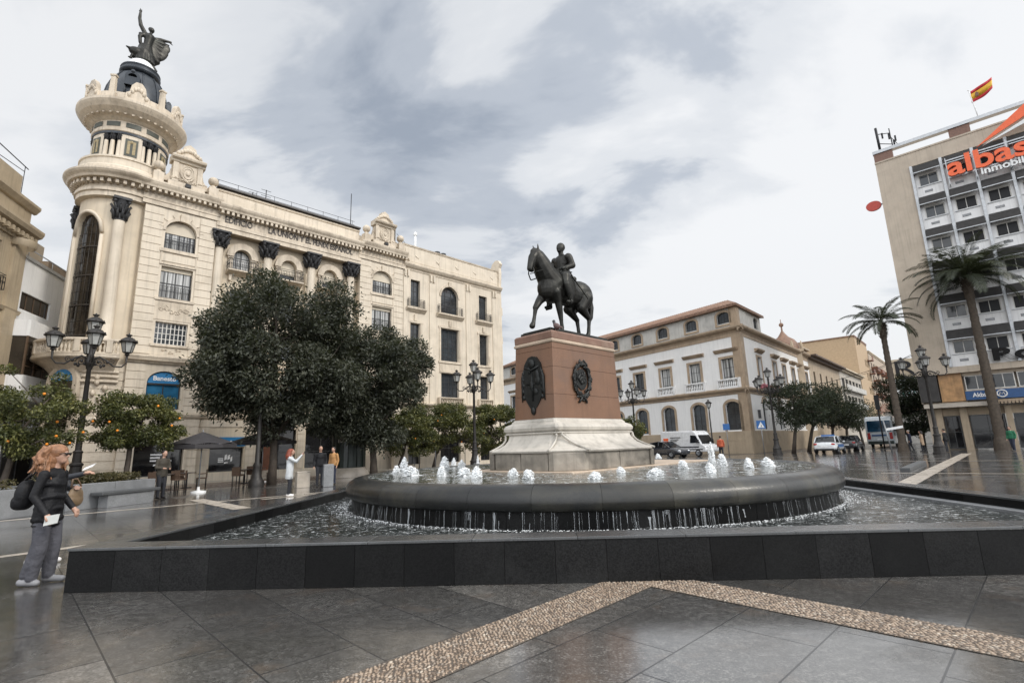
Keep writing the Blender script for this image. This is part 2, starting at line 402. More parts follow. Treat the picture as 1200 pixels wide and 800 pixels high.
M_peb = pebmat(); M_mort = mat('band_mortar', (.10, .08, .062), .55, .2, 6, .3, 60)
for ang in (rad(41), rad(134)):
    p = (1.12, 6.42); l0, l1 = (-8.5, .0) if ang < 1 else (0.05, 9.0)
    strip('band_bed', p, ang, l0-.0, l1, .54, .004 if ang < 1 else .0055, M_mort)
    pebble_band(p, ang, max(l0, -5.2), min(l1, 5.2), .52)

# ------------------------------------------------------------------ fountain
def watermat(name, base, scale, strength, foam=.0, rough=.04):
    m = bpy.data.materials.new(name); t = NT(m); P = t.obj()
    n1 = t.noise(t.mapping(P, (1, 1.0, 1)), scale, 4, .6, .6); n2 = t.noise(P, scale*3.1, 3, .6)
    h = t.math('ADD', n1, t.math('MULTIPLY', n2, .28))
    col = t.ramp(t.noise(P, .8, 4), [(.3, c3(base, .6)), (.7, c3(base, 1.5))])
    if foam:
        fm = t.ramp(t.noise(P, scale*1.3, 6, .7, .8), [(.53, 0.), (.63, foam)])  # white patches: churned foam, plus sky sparkle painted into the water colour
        col = t.mix(fm, col, (.7, .72, .72))
        rr = t.mix(fm, (rough,)*3, (.5,)*3)
    else: rr = rough
    t.out(t.pbsdf(col, rr, 0, t.bump(h, strength, .06), .5, IOR=1.33).outputs[0]); return m
PX0, PX1, PY0, PY1 = -5.72, 7.72, 6.25, 20.6; PT = .38; PH = .5; FC = Vector((1.0, 13.5, 0))
FN = thing('fountain', 'square black granite pool with a round overflowing basin in its middle', 'fountain', (FC.x, FC.y, 0))
def slabs(mb, x0, x1, y0, y1, z0, z1, along, n):
    for i in range(n):
        a = i/n; b = (i+1)/n; e = .0015
        if along == 'x': mb.box(x0+(x1-x0)*a+e, y0, z0, x0+(x1-x0)*b-e, y1, z1)
        else: mb.box(x0, y0+(y1-y0)*a+e, z0, x1, y0+(y1-y0)*b-e, z1)
def L(x, y): return x-FC.x, y-FC.y
x0, y0 = L(PX0, PY0); x1, y1 = L(PX1, PY1)
capm = M_capg = mat('wet_granite_coping', (.06, .062, .063), .3, .3, 1.5, .06, 50, grain=.3, island=.25, coat=.9)
for nm, a in (('front', (x0, x1, y0, y0+PT, 'x', 23)), ('back', (x0, x1, y1-PT, y1, 'x', 23)), ('l', (x0, x0+PT, y0+PT, y1-PT, 'y', 22)), ('r', (x1-PT, x1, y0+PT, y1-PT, 'y', 22))):
    m = MB(); slabs(m, *a[:4], 0, PH-.035, a[4], a[5]); m.build('pool_wall', M_granite, FN, bevel=.003)
    m = MB(); e = .012
    slabs(m, a[0]-(e if nm != 'r' else 0), a[1]+(e if nm != 'l' else 0), a[2]-(e if nm == 'front' else 0), a[3]+(e if nm == 'back' else 0), PH-.033, PH, a[4], a[5]//2); m.build('coping', M_capg, FN, bevel=.006)
m = MB(); m.box(x1-PT-.22, y0+PT, .2, x1-PT-.004, y1-PT, .345); m.build('inner_ledge', M_greygran, FN, bevel=.006)
# basin
RB, RL, ZW, ZB = 5.54, 5.68, .30, .915
m = MB(); n = 44
for i in range(n):
    m.lathe([(RB, .02), (RB, .60)], 3, (0, 0, 0), 2*PI*i/n+.0006, 2*PI*(i+1)/n-.0006, 0, False)
m.build('basin_drum', M_granite, FN)
m = MB(); prof = [(RB-.12, .555), (RL-.10, .555), (RL-.035, .57), (RL, .62), (RL, .73), (RL-.02, .80), (RL-.07, .86), (RL-.16, .915), (RL-.30, .95), (RL-.46, .945), (RL-.5, .90), (RL-.5, .62)]
n = 34
for i in range(n): m.lathe(prof, 6, (0, 0, 0), 2*PI*i/n+.0004+.07, 2*PI*(i+1)/n-.0004+.07)
m.build('basin_rim', M_granite_lip, FN)
m = MB()
for i in range(1): m.lathe([(0, .5), (RL-.49, .5)], 40)
m.build('basin_floor', M_darkgran, FN)
# water sheets
M_w1 = watermat('pool_water', (.02, .023, .022), 9.0, .20, .55); M_w2 = watermat('basin_water', (.04, .046, .04), 6.0, .16, .75)
def water_grid(name, m, x0, x1, y0, y1, z, amp, step, keep, seed):
    nx = int((x1-x0)/step)+1; ny = int((y1-y0)/step)+1
    X, Y = np.meshgrid(np.linspace(x0, x1, nx), np.linspace(y0, y1, ny)); Z = np.zeros_like(X); r = np.random.default_rng(seed)
    for _ in range(46):
        k = r.uniform(3, 17); a = r.uniform(0, 2*PI); Z += np.sin(k*(X*np.cos(a)+Y*np.sin(a))+r.uniform(0, 6.3))/k*3
    Z = z+Z*amp/np.abs(Z).max()
    V = np.stack([X.ravel(), Y.ravel(), Z.ravel()], 1); I = np.arange(nx*ny).reshape(ny, nx)
    Fq = np.stack([I[:-1, :-1].ravel(), I[:-1, 1:].ravel(), I[1:, 1:].ravel(), I[1:, :-1].ravel()], 1)
    cx = V[Fq].mean(1); Fq = Fq[keep(cx[:, 0], cx[:, 1])]
    used = np.unique(Fq); rm = -np.ones(len(V), int); rm[used] = np.arange(len(used))
    return tag(npmesh(name, V[used], rm[Fq], m, None, True), kind='structure')
water_grid('pool_water', M_w1, PX0+PT, PX1-PT, PY0+PT, PY1-PT, ZW, .016, .045, lambda x, y: np.hypot(x-FC.x, y-FC.y) > RB-.1, 3)
water_grid('basin_water', M_w2, FC.x-RL, FC.x+RL, FC.y-RL, FC.y+RL, .935, .014, .05, lambda x, y: np.hypot(x-FC.x, y-FC.y) < RL-.35, 4)
# water film running over the rim, falling threads, foam
def foam_mat():
    m = bpy.data.materials.new('white_water'); t = NT(m); P = t.obj()
    p = t.pbsdf((.90, .92, .93), .35, 0, t.bump(t.noise(P, 60, 4, .7), .25, .008), .4); p.inputs['Subsurface Weight'].default_value = .6; p.inputs['Subsurface Radius'].default_value = (.12, .12, .12)
    tr = t.n('ShaderNodeBsdfTransparent'); mx = t.n('ShaderNodeMixShader'); mx.inputs[0].default_value = .22
    t.l(p.outputs[0], mx.inputs[1]); t.l(tr.outputs[0], mx.inputs[2]); t.out(mx.outputs[0]); return m
def fall_mat():
    m = bpy.data.materials.new('falling_water'); t = NT(m); g = t.n('ShaderNodeNewGeometry')
    p = t.pbsdf((.55, .58, .60), .12, 0, None, .6); tr = t.n('ShaderNodeBsdfTransparent'); mx = t.n('ShaderNodeMixShader')
    t.l(t.ramp(g.outputs['Random Per Island'], [(0, .50), (1, .96)]), mx.inputs[0]); t.l(p.outputs[0], mx.inputs[1]); t.l(tr.outputs[0], mx.inputs[2]); t.out(mx.outputs[0]); return m
M_foam = foam_mat(); M_fall = fall_mat()
def falling():
    V = []; Fq = []
    a = 0
    dens = lambda a: .35+.65*max(0, math.sin(a*5.3)*.5+math.sin(a*13.1+1)*.5)
    while a < 2*PI:
        a += RNG.uniform(.0007, .0045)
        vis = math.sin(a) < .35
        if not vis: continue
        side = 1.6 if abs(math.cos(a)) > .85 else .62
        if RNG.random() > dens(a)*side: continue
        w = RNG.uniform(.0012, .006) if RNG.random() > .06 else RNG.uniform(.012, .03); z1 = .56; z0 = ZW if RNG.random() > .25 else RNG.uniform(ZW, .5)
        if RNG.random() < .3: z1 = RNG.uniform(.4, .56)
        r0 = RL-.03+RNG.uniform(-.05, .02); b = len(V); K = 5
        for k in range(K):
            z = z1+(z0-z1)*k/(K-1); r = r0+.02*k/(K-1)+RNG.normal(0, .004); ww = w*(1-.35*k/(K-1))*RNG.uniform(.4, 1.4)/r0
            for s in (-1, 1): V.append((FC.x+r*math.cos(a+s*ww), FC.y+r*math.sin(a+s*ww), z))
        for k in range(K-1): Fq.append((b+2*k, b+2*k+1, b+2*k+3, b+2*k+2))
    return tag(npmesh('falling_water', V, Fq, M_fall, None, True), kind='stuff')
falling()
def blobs(name, C, R, mat_, flat=.5):
    ico = bmesh.new(); bmesh.ops.create_icosphere(ico, subdivisions=1, radius=1.0)
    bv = np.array([v.co[:] for v in ico.verts]); bf = np.array([[v.index for v in f.verts] for f in ico.faces]); ico.free()
    C = np.array(C); R = np.array(R); N = len(C)
    V = bv[None]*(R[:, None, None]*np.array([1, 1, flat]))*RNG.uniform(.7, 1.3, (N, len(bv), 1))+C[:, None]
    return npmesh(name, V.reshape(-1, 3), (bf[None]+(np.arange(N)*len(bv))[:, None, None]).reshape(-1, 3), mat_, None, True)
C = []; R = []
for i in range(2000):
    a = RNG.uniform(PI*.86, 2.14*PI); r = RL-.06+abs(RNG.normal(0, .09 if abs(math.cos(a)) < .8 else .17)); C.append((FC.x+r*math.cos(a), FC.y+r*math.sin(a), ZW+.008)); R.append(RNG.uniform(.004, .015))
tag(blobs('foam', C, R, M_foam, .45), kind='stuff')

# jets of white water
def jet_mesh(seed, h, w):
    r = np.random.default_rng(seed); C = []; R = []
    pk = [(r.uniform(-.5, .5)*w, r.uniform(-.4, .4)*w, r.uniform(.55, 1.0), r.uniform(.45, .75)*w) for _ in range(4)]; pk[0] = (0, 0, 1.0, .6*w)
    for i in range(620):
        px_, py_, ph, pw = pk[i % 4]; t_ = r.random(); rr = pw*math.sqrt(max(0, 1-t_**2.2))*math.sqrt(r.random()); a = r.uniform(0, 2*PI)
        C.append((px_+rr*math.cos(a), py_+rr*math.sin(a), h*ph*t_)); R.append(r.uniform(.018, .052)*(1.1-.5*t_)*(w/.3))
    for i in range(46):
        t_ = r.uniform(.2, 1.08); rr = w*(1.2-.6*t_)*r.uniform(.5, 1); a = r.uniform(0, 2*PI); C.append((rr*math.cos(a), rr*math.sin(a), h*t_)); R.append(r.uniform(.006, .014))
    for i in range(80):
        rr = w*r.uniform(.7, 1.9); a = r.uniform(0, 2*PI); C.append((rr*math.cos(a), rr*math.sin(a), .005)); R.append(r.uniform(.015, .05))
    o = blobs('water_jet', C, R, M_foam, .95); me = o.data; COL.objects.unlink(o); bpy.data.objects.remove(o); return me
JM = [jet_mesh(i, 1.0, .42) for i in range(1, 5)]
JETS = [(465,554,12,'low white jet, leftmost of the bubbling jets in the basin'),(474,551,21,'tall white jet second from the left edge of the basin'),(481,557,15,'broad white jet at front of the leftmost jet cluster'),
 (517,558,16,'white jet standing in front of the tall one left of the lamp foot'),(521,549,20,'tall white jet at the back, left of the monument'),(532,545,12,'small back jet between two taller jets left of monument'),
 (541,548,13,'white jet just in front of the lamp post foot'),(543,558,14,'wide front jet in the cluster left of the monument'),(558,560,19,'tall front jet nearest the pedestal on its left side'),(560,543,13,'thin jet hugging the left corner of the pedestal'),
 (602,557,12,'low front jet below the left face of the pedestal, left of a pair'),(618,561,15,'front jet below the left face of the pedestal, right of a pair'),(697,561,12,'single jet in front of the pedestal right face near its corner'),(727,554,10,'small jet under the middle of the pedestal right face'),
 (769,557,12,'wide low jet in front of the pedestal right end'),(800,549,13,'jet just right of the end of the pedestal step'),(771,538,9,'tiny jet behind the pedestal step on the right'),(832,553,14,'front jet below the red jacketed man'),
 (835,541,30,'tallest thin jet, in front of the red jacketed man'),(847,545,17,'bushy jet beside the tallest jet on the right'),(877,548,15,'jet second from the right edge of the basin'),(899,546,13,'wide jet at the right end of the basin'),(757,541,14,'jet touching the right corner of the pedestal plinth')]
for i, (px, py, h, lab) in enumerate(JETS):
    p = gnd(px, py, .93); hz = h/600.0*math.hypot(p.x, p.y)*.70
    o = link('water_jet', JM[i % 4]); o.location = p; wide = 1.0 if 'thin' not in lab else .5
    if 'wide' in lab or 'broad' in lab: wide = 1.5
    wv = max(.34, min(.55, hz*1.2))*wide
    o.scale = (wv, wv, hz); o.rotation_euler = (0, 0, i*1.7); tag(o, lab, 'water jet', 'bubbling jets of the fountain basin')
# ------------------------------------------------------------------ organic bodies: overlapping tapered capsules fused by a voxel remesh
class Blob:
    def __init__(s, inflate=1.0): s.prims = []; s.mb = MB(); s.inflate = inflate
    def cap(s, a, b, ra, rb, t=0, n=12):
        ra *= s.inflate; rb *= s.inflate; a, b = Vector(a), Vector(b); d = (b-a); L_ = d.length
        if L_ < 1e-6: return s.ell(a, ra, t)
        q = Vector((0, 0, 1)).rotation_difference(d.normalized()).to_matrix(); prof = []
        for k in range(5): th = -PI/2+PI/2*k/4; prof.append((max(1e-4, ra*math.cos(th)), ra*math.sin(th)))
        for k in range(5): th = PI/2*k/4; prof.append((max(1e-4, rb*math.cos(th)), L_+rb*math.sin(th)))
        s.mb.lathe(prof, n, M=Matrix.Translation(a) @ q.to_4x4()); s.prims.append((0, np.array(a), np.array(b), ra, rb, t)); return s
    def chain(s, pts, rs, t=0):
        for i in range(len(pts)-1): s.cap(pts[i], pts[i+1], rs[i], rs[i+1], t)
        return s
    def ell(s, c, r, t=0, rot=None):
        if not hasattr(r, '__len__'): r = (r, r, r)
        k_ = 1+(s.inflate-1)*.7; r = tuple(q*k_ for q in r)
        R = Matrix.Rotation(0, 3, 'X') if rot is None else (rot if isinstance(rot, Matrix) else Matrix.Rotation(rot[0], 3, rot[1]))
        s.mb.sphere(c, r, 16, M=R); s.prims.append((1, np.array(c), np.array(R.inverted()), np.array(r), 0, t)); return s
    def mesh(s, name, mats, voxel=.02, smooth=3, fac=.5, decimate=None):
        o = s.mb.build('tmp', [])
        r = o.modifiers.new('r', 'REMESH'); r.mode = 'VOXEL'; r.voxel_size = voxel; r.use_smooth_shade = True
        if smooth: k = o.modifiers.new('s', 'SMOOTH'); k.iterations = smooth; k.factor = fac
        dg = bpy.context.evaluated_depsgraph_get(); dg.update()
        me = bpy.data.meshes.new_from_object(o.evaluated_get(dg)); me.name = name
        old = o.data; bpy.data.objects.remove(o); bpy.data.meshes.remove(old)
        if not isinstance(mats, (list, tuple)): mats = [mats]
        me.materials.clear()
        for m in mats: me.materials.append(m)
        n = len(me.polygons); me.polygons.foreach_set('use_smooth', np.ones(n, bool))
        if len(mats) > 1:
            c = np.zeros(n*3); me.polygons.foreach_get('center', c); c = c.reshape(-1, 3); best = np.full(n, 1e9); idx = np.zeros(n, int)
            for p in s.prims:
                if p[0] == 0:
                    a, b, ra, rb, t = p[1:]; d = b-a; h = np.clip(((c-a)@d)/(d@d), 0, 1); D = np.linalg.norm(c-a-h[:, None]*d, axis=1)-(ra+(rb-ra)*h)
                else:
                    ctr, Ri, r_, _, t = p[1:]; q = (c-ctr)@Ri.T; k = np.linalg.norm(q/r_, axis=1); D = (k-1)*r_.min()
                m_ = D < best; best[m_] = D[m_]; idx[m_] = t
            me.polygons.foreach_set('material_index', idx.astype(np.int32))
        me.update(); return me

# water jets become one fused splash each
for i, me in enumerate(JM):
    o = link('tmp', me); r = o.modifiers.new('r', 'REMESH'); r.mode = 'VOXEL'; r.voxel_size = .015; r.use_smooth_shade = True
    dg = bpy.context.evaluated_depsgraph_get(); dg.update(); m2 = bpy.data.meshes.new_from_object(o.evaluated_get(dg)); bpy.data.objects.remove(o)
    bm = bmesh.new(); bm.from_mesh(m2)      # keep only the main splash, drop the loose drops
    seen = set(); comps = []
    for v in bm.verts:
        if v in seen: continue
        st = [v]; cp = []; seen.add(v)
        while st:
            q = st.pop(); cp.append(q)
            for e in q.link_edges:
                w_ = e.other_vert(q)
                if w_ not in seen: seen.add(w_); st.append(w_)
        comps.append(cp)
    comps.sort(key=len); bmesh.ops.delete(bm, geom=[v for cp in comps[:-1] for v in cp], context='VERTS'); bm.to_mesh(m2); bm.free()
    for ob in [o_ for o_ in COL.objects if o_.data is me]: ob.data = m2

def spray_mesh(seed):
    r = np.random.default_rng(seed); C = []; R = []
    for i in range(90):
        a = r.uniform(0, 2*PI); t_ = r.random(); rr = (.42*(1.15-.7*t_))*r.uniform(.6, 1.25); C.append((rr*math.cos(a), rr*math.sin(a), 1.15*t_*r.random()**.5)); R.append(r.uniform(.006, .02))
    for i in range(130):
        rr = r.uniform(.3, 1.25)**1.1; a = r.uniform(0, 2*PI); C.append((rr*math.cos(a), rr*math.sin(a), .006)); R.append(r.uniform(.012, .05)*(1.3-rr*.8))
    o = blobs('spray', C, R, M_foam, .5); me = o.data; COL.objects.unlink(o); bpy.data.objects.remove(o); return me
SM = [spray_mesh(k+20) for k in range(3)]
for i, o in enumerate([q for q in COL.objects if q.name.startswith('water_jet')]): c = link('spray', SM[i % 3], o); c['kind'] = 'stuff'

# ------------------------------------------------------------------ monument
PC = Vector((.82, 13.7, 0)); PHI = rad(42.5)
u_ang = PI/2-PHI     # local +x = along u (to the back right); local -y = towards the viewer's right
M_red = mat('red_stone', (.180, .095, .056), .5, .16, 1.1, .2, 25, streak=.30, grain=.18, dirt=(.13, .085, .065), dirtamt=.55)
M_redcap = mat('red_stone_cap', (.20, .112, .078), .5, .18, 2.0, .2, 25, streak=.25, dirt=(.42, .36, .28), dirtamt=.4)
M_wstone = mat('weathered_pale_stone', (.48, .445, .39), .55, .14, 1.4, .25, 18, streak=.45, dirt=(.15, .14, .122), dirtamt=.8)
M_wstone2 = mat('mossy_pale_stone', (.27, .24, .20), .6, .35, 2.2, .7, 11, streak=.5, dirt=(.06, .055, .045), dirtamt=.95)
M_palecap = mat('pale_cornice_stone', (.46, .36, .27), .5, .2, 2, .2, 20, dirtamt=.3)
M_bronze = mat('dark_bronze', (.032, .031, .028), .42, .4, 2.2, .2, 20, metal=.75, dirt=(.06, .065, .055), dirtamt=.5)
M_bronze2 = mat('relief_bronze', (.022, .023, .022), .45, .4, 5, .3, 30, metal=.55)
PD = thing('statue_pedestal', 'tall red stone pedestal on a flared pale stone base with bronze plaques in the basin', 'pedestal', (PC.x, PC.y, .5), u_ang)
PZ = .5
def chamf(a, b, c): return [(-a+c, -b), (a-c, -b), (a, -b+c), (a, b-c), (a-c, b), (-a+c, b), (-a, b-c), (-a, -b+c)]
def loft(mb, rings, mi=0, cap=True, sm=False):
    n = len(rings[0][0]); vs = [(x, y, z) for pl, z in rings for x, y in pl]
    fs = [(i*n+k, i*n+(k+1) % n, (i+1)*n+(k+1) % n, (i+1)*n+k) for i in range(len(rings)-1) for k in range(n)]
    if cap: fs += [list(range(n))[::-1], [(len(rings)-1)*n+k for k in range(n)]]
    return mb.add(vs, fs, mi, sm)
def rect(a, b): return [(-a, -b), (a, -b), (a, b), (-a, b)]
m = MB(); m.box(-2.05, -1.66, 0, 4.35, 1.66, .462); m.build('foot_slab', M_palecap, PD, bevel=.02)
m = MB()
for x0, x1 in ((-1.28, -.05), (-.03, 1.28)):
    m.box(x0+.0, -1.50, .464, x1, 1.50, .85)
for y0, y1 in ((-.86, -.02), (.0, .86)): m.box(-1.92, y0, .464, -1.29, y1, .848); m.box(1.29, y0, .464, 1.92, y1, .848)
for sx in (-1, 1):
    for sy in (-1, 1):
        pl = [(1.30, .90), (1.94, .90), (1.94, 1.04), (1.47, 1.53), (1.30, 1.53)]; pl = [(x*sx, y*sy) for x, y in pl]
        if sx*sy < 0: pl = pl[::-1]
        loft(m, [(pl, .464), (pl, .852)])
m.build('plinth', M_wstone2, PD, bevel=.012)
m = MB()
rings = []
prof = [(1.96, 1.56, .62, .853), (1.98, 1.58, .62, .90), (1.93, 1.52, .60, .935), (1.80, 1.36, .54, .985), (1.70, 1.19, .46, 1.06), (1.63, 1.05, .36, 1.15), (1.58, .95, .26, 1.24), (1.56, .91, .18, 1.285), (1.60, .93, .12, 1.295), (1.60, .93, .12, 1.33)]
loft(m, [(chamf(a, b, c), z) for a, b, c, z in prof]); m.build('flared_base', M_wstone, PD, bevel=.012)
for sx in (-1, 1):
    for sy in (-1, 1):
        d = Vector((sx*.72, sy*.69, 0)).normalized(); t_ = Vector((-d.y, d.x, 0))
        b0 = Vector((sx*1.66, sy*1.27, .90)); b1 = Vector((sx*1.50, sy*.86, 1.285))
        m = MB()
        for k in (-1, 1):
            pts = []
            for i in range(9):
                f = i/8; q = b0.lerp(b1, f); q = q-d*(.16*math.sin(PI*f))*.9+d*.03; pts.append(q+t_*k*(.40*(1-f)**1.6+.06))
            m.tube(pts, .028, 6)
        m.build('corner_scroll', M_wstone, PD)
m = MB(); loft(m, [(chamf(a, b, .05), z) for a, b, z in ((1.50, .80, 1.331), (1.56, .86, 1.34), (1.60, .90, 1.38), (1.61, .91, 1.44), (1.58, .88, 1.51), (1.50, .80, 1.55), (1.47, .75, 1.565), (1.47, .75, 1.60), (1.43, .71, 1.625), (1.43, .71, 1.655))], sm=False); m.build('torus_moulding', M_wstone, PD, bevel=.015)
# shaft in courses of big red blocks
m = MB(); zc = [1.656, 2.23, 2.90, 3.36, 3.50]
for i in range(4):
    za, zb = zc[i], zc[i+1]; f0 = (za-1.656)/1.844; f1 = (zb-1.656)/1.844; A0 = 1.385-.07*f0; A1 = 1.385-.07*f1; B0 = .665-.035*f0; B1 = .665-.035*f1; e = .002
    loft(m, [(rect(A0, B0), za+e), (rect(A1, B1), zb-e)])
m.build('shaft', M_red, PD, bevel=.006)
m = MB(); loft(m, [(rect(1.318, .632), 3.501), (rect(1.345, .66), 3.52), (rect(1.35, .665), 3.565), (rect(1.325, .64), 3.58), (rect(1.325, .64), 3.60)]); m.build('cornice', M_palecap, PD, bevel=.006)
m = MB(); loft(m, [(rect(1.33, .645), 3.601), (rect(1.335, .65), 3.76), (rect(1.30, .62), 3.805), (rect(1.2, .52), 3.815)]); m.build('cap', M_redcap, PD, bevel=.012)
# joints of the shaft: thin vertical blocks lines as shallow grooves
# bronze shield on the short front face (-x), wreath on the long face (-y)
m = MB(); yy = 0
def relief_shield(sx):
    m = MB(); f = -1.392
    pts = [(.0, 3.22), (.13, 3.19), (.20, 3.10), (.26, 3.03), (.30, 2.86), (.31, 2.5), (.30, 2.28), (.24, 2.12), (.14, 1.98), (.07, 1.90), (.06, 1.80), (0, 1.755)]
    poly = [(x, z) for x, z in pts]+[(-x, z) for x, z in pts[-2:0:-1]]
    m.prism([(x, z) for x, z in poly], -.045, .05)
    for k in range(7):        # mantling, crest and charges standing proud
        a = RNG.uniform(-.2, .2); m.sphere((a, -.05, RNG.uniform(2.2, 2.9)), (RNG.uniform(.04, .1), .035, RNG.uniform(.06, .16)), 8)
    m.sphere((0, -.06, 3.02), (.11, .05, .12), 10); m.tube([(-.24, -.04, 2.95), (0, -.075, 2.86), (.24, -.04, 2.95)], .03, 6)
    m.tube([(0, -.05, 2.8), (0, -.07, 2.1)], .02, 6); m.tube([(-.22, -.05, 2.52), (.22, -.05, 2.52)], .02, 6)
    for s in (-1, 1):
        m.tube([(s*.27, -.03, 2.9), (s*.345, -.03, 2.7), (s*.35, -.03, 2.4), (s*.385, -.03, 2.1)], [.03, .045, .04, .012], 6)
        for q in range(5): m.sphere((s*(.31+.02*(q % 2)), -.04, 2.8-.15*q), (.05, .03, .06), 7)
    m.sphere((0, -.05, 1.86), (.075, .05, .10), 8)
    return m
R_ = Matrix.Translation((-1.352, 0, 0)) @ Matrix.Rotation(-PI/2, 4, 'Z')
o = relief_shield(0).build('bronze_shield', M_bronze2, PD, M=R_)
m = MB(); zc_, R0 = 2.62, .335
m.tube([(R0*math.cos(a)*.92, -.03, zc_+R0*1.22*math.sin(a)) for a in [2*PI*k/36 for k in range(36)]], .045, 7, closed=True)
for k in range(70):
    a = 2*PI*k/70+RNG.normal(0, .03); r_ = R0*(1+RNG.normal(0, .12)); q = Matrix.Rotation(-a+RNG.normal(0, .5), 3, 'Y')
    m.sphere((r_*math.cos(a)*.92, -.05+RNG.normal(0, .012), zc_+r_*1.22*math.sin(a)), (.032, .022, .07), 6, M=q)
m.prism([(.21*math.cos(a)-.0, zc_+.02+.27*math.sin(a)) for a in [2*PI*k/24 for k in range(24)]], -.03, .02)
for k in range(16): m.sphere((RNG.uniform(-.13, .13), -.04, zc_+RNG.uniform(-.1, .2)), (.05, .03, .06), 7)
m.tube([(0, -.04, 2.22), (.10, -.05, 2.12), (.16, -.03, 2.05)], .03, 6); m.tube([(0, -.04, 2.22), (-.10, -.05, 2.12), (-.16, -.03, 2.05)], .03, 6)
m.build('bronze_wreath', M_bronze2, PD, M=Matrix.Translation((-.28, -.652, 0)))

# equestrian statue (local: +x is where the horse looks)
def horse_statue():
    ST = thing('equestrian_statue', 'dark bronze statue of a bareheaded rider in armour on a walking horse', 'statue', (PC.x, PC.y, PZ+3.815), u_ang+PI); ST.scale = (1.04,)*3
    m = MB(); m.box(-1.17, -.5, 0, 1.17, .5, .07); m.box(-1.13, -.46, .07, 1.13, .46, .10); m.build('bronze_plate', M_bronze, ST, bevel=.01)
    B = Blob(); z0 = .10
    def V(x, y, z): return (x, y, z+z0)
    B.inflate = 1.13
    # barrel, chest, croup
    B.ell(V(.02, 0, 1.17), (.72, .295, .315)); B.ell(V(.45, 0, 1.20), (.38, .285, .36)); B.ell(V(.66, 0, 1.17), (.22, .24, .29))
    B.ell(V(-.66, 0, 1.26), (.40, .30, .33)); B.ell(V(-.80, 0, 1.20), (.28, .285, .33)); B.ell(V(-.25, 0, 1.15), (.45, .28, .29))
    B.ell(V(.30, 0, 1.46), (.28, .11, .16)); B.ell(V(-.55, 0, 1.46), (.3, .14, .11))
    # neck: deep at the chest, arched to the poll
    B.chain([V(.46, 0, 1.34), V(.64, 0, 1.52), V(.80, 0, 1.72), V(.92, 0, 1.89), V(1.00, 0, 2.00)], [.31, .26, .215, .175, .14])
    B.chain([V(.34, 0, 1.52), V(.50, 0, 1.74), V(.66, 0, 1.92), V(.84, 0, 2.06), V(.98, 0, 2.11)], [.12, .10, .085, .075, .06])
    for s in (-1, 1):
        B.ell(V(.56, s*.15, 1.22), (.20, .14, .28)); B.ell(V(-.72, s*.17, 1.16), (.27, .15, .34)); B.ell(V(-.62, s*.16, .98), (.18, .12, .24))
    # head, strongly flexed
    B.chain([V(1.04, 0, 2.020), V(1.15, 0, 1.880), V(1.23, 0, 1.700), V(1.27, 0, 1.570)], [.115, .105, .078, .068])
    B.ell(V(1.06, 0, 1.880), (.10, .085, .14)); B.cap(V(1.10, 0, 1.820), V(1.20, 0, 1.590), .075, .055); B.ell(V(1.265, 0, 1.555), (.075, .068, .06)); B.ell(V(1.21, 0, 1.520), (.05, .05, .035))
    for s in (-1, 1):
        B.cap(V(1.00, s*.065, 2.100), V(1.03, s*.085, 2.260), .035, .012); B.ell(V(1.15, s*.085, 1.930), (.03, .022, .028)); B.ell(V(1.30, s*.045, 1.560), .022)
    B.chain([V(1.08, 0, 2.120), V(1.16, 0, 2.060), V(1.2, 0, 1.950)], [.05, .045, .025])
    # fore legs: left planted, right lifted and reaching
    L_ = .155
    B.chain([V(.52, L_, 1.05), V(.42, L_+.01, .80), V(.36, L_, .52), V(.33, L_, .30), V(.31, L_, .13)], [.15, .092, .066, .045, .045])
    B.ell(V(.365, L_, .52), (.062, .058, .075)); B.ell(V(.31, L_, .16), (.052, .048, .05)); B.cap(V(.32, L_, .11), V(.37, L_, .045), .05, .068)
    B.chain([V(.58, -L_, 1.05), V(.80, -L_, .84), V(.95, -L_, .64)], [.14, .092, .068]); B.ell(V(.95, -L_, .63), (.07, .06, .075))
    B.chain([V(.95, -L_, .63), V(1.00, -L_, .42), V(1.045, -L_, .26)], [.055, .042, .046]); B.cap(V(1.05, -L_, .24), V(1.10, -L_, .145), .05, .07)
    # hind legs
    for s, dx in ((1, .0), (-1, .17)):
        k = .155*s
        hip = V(-.72, k*1.05, 1.10); st = V(-.52+dx*.8, k, .82); hk = V(-.86+dx*.8, k, .56); fl = V(-.80+dx*.7 if s > 0 else -.78, k, .17)
        B.chain([hip, st], [.20, .135]); B.chain([st, V(-.72+dx*.8, k, .66), hk], [.13, .085, .062]); B.ell(hk, (.065, .055, .085))
        B.chain([hk, V((hk[0]+fl[0])/2, k, .36), fl], [.055, .044, .048]); B.ell(fl, .052); B.cap((fl[0]+.01, k, fl[2]-.03), (fl[0]+.06, k, z0+.045), .05, .07)
    # tail
    B.chain([V(-1.02, 0, 1.36), V(-1.12, 0, 1.22), V(-1.15, .01, .95), V(-1.10, .02, .66), V(-1.06, .02, .50)], [.06, .075, .085, .07, .02])
    # mane ridges
    for i in range(9):
        f = i/8; x = .38+.6*f; z = 1.62+.50*f-.1*f*f; B.cap(V(x, 0, z+.05), V(x-.06, -.10, z-.16), .035, .02)
    link('horse', B.mesh('horse', M_bronze, .017, 3), ST)
    # rider, one continuous body
    R = Blob(1.16); zs = 1.50
    R.ell(V(.02, 0, 1.66), (.17, .19, .13)); R.chain([V(.0, 0, 1.68), V(.01, 0, 1.84), V(.0, 0, 2.02)], [.155, .150, .165]); R.ell(V(.0, 0, 2.06), (.14, .225, .16)); R.ell(V(.0, 0, 1.98), (.165, .19, .18))
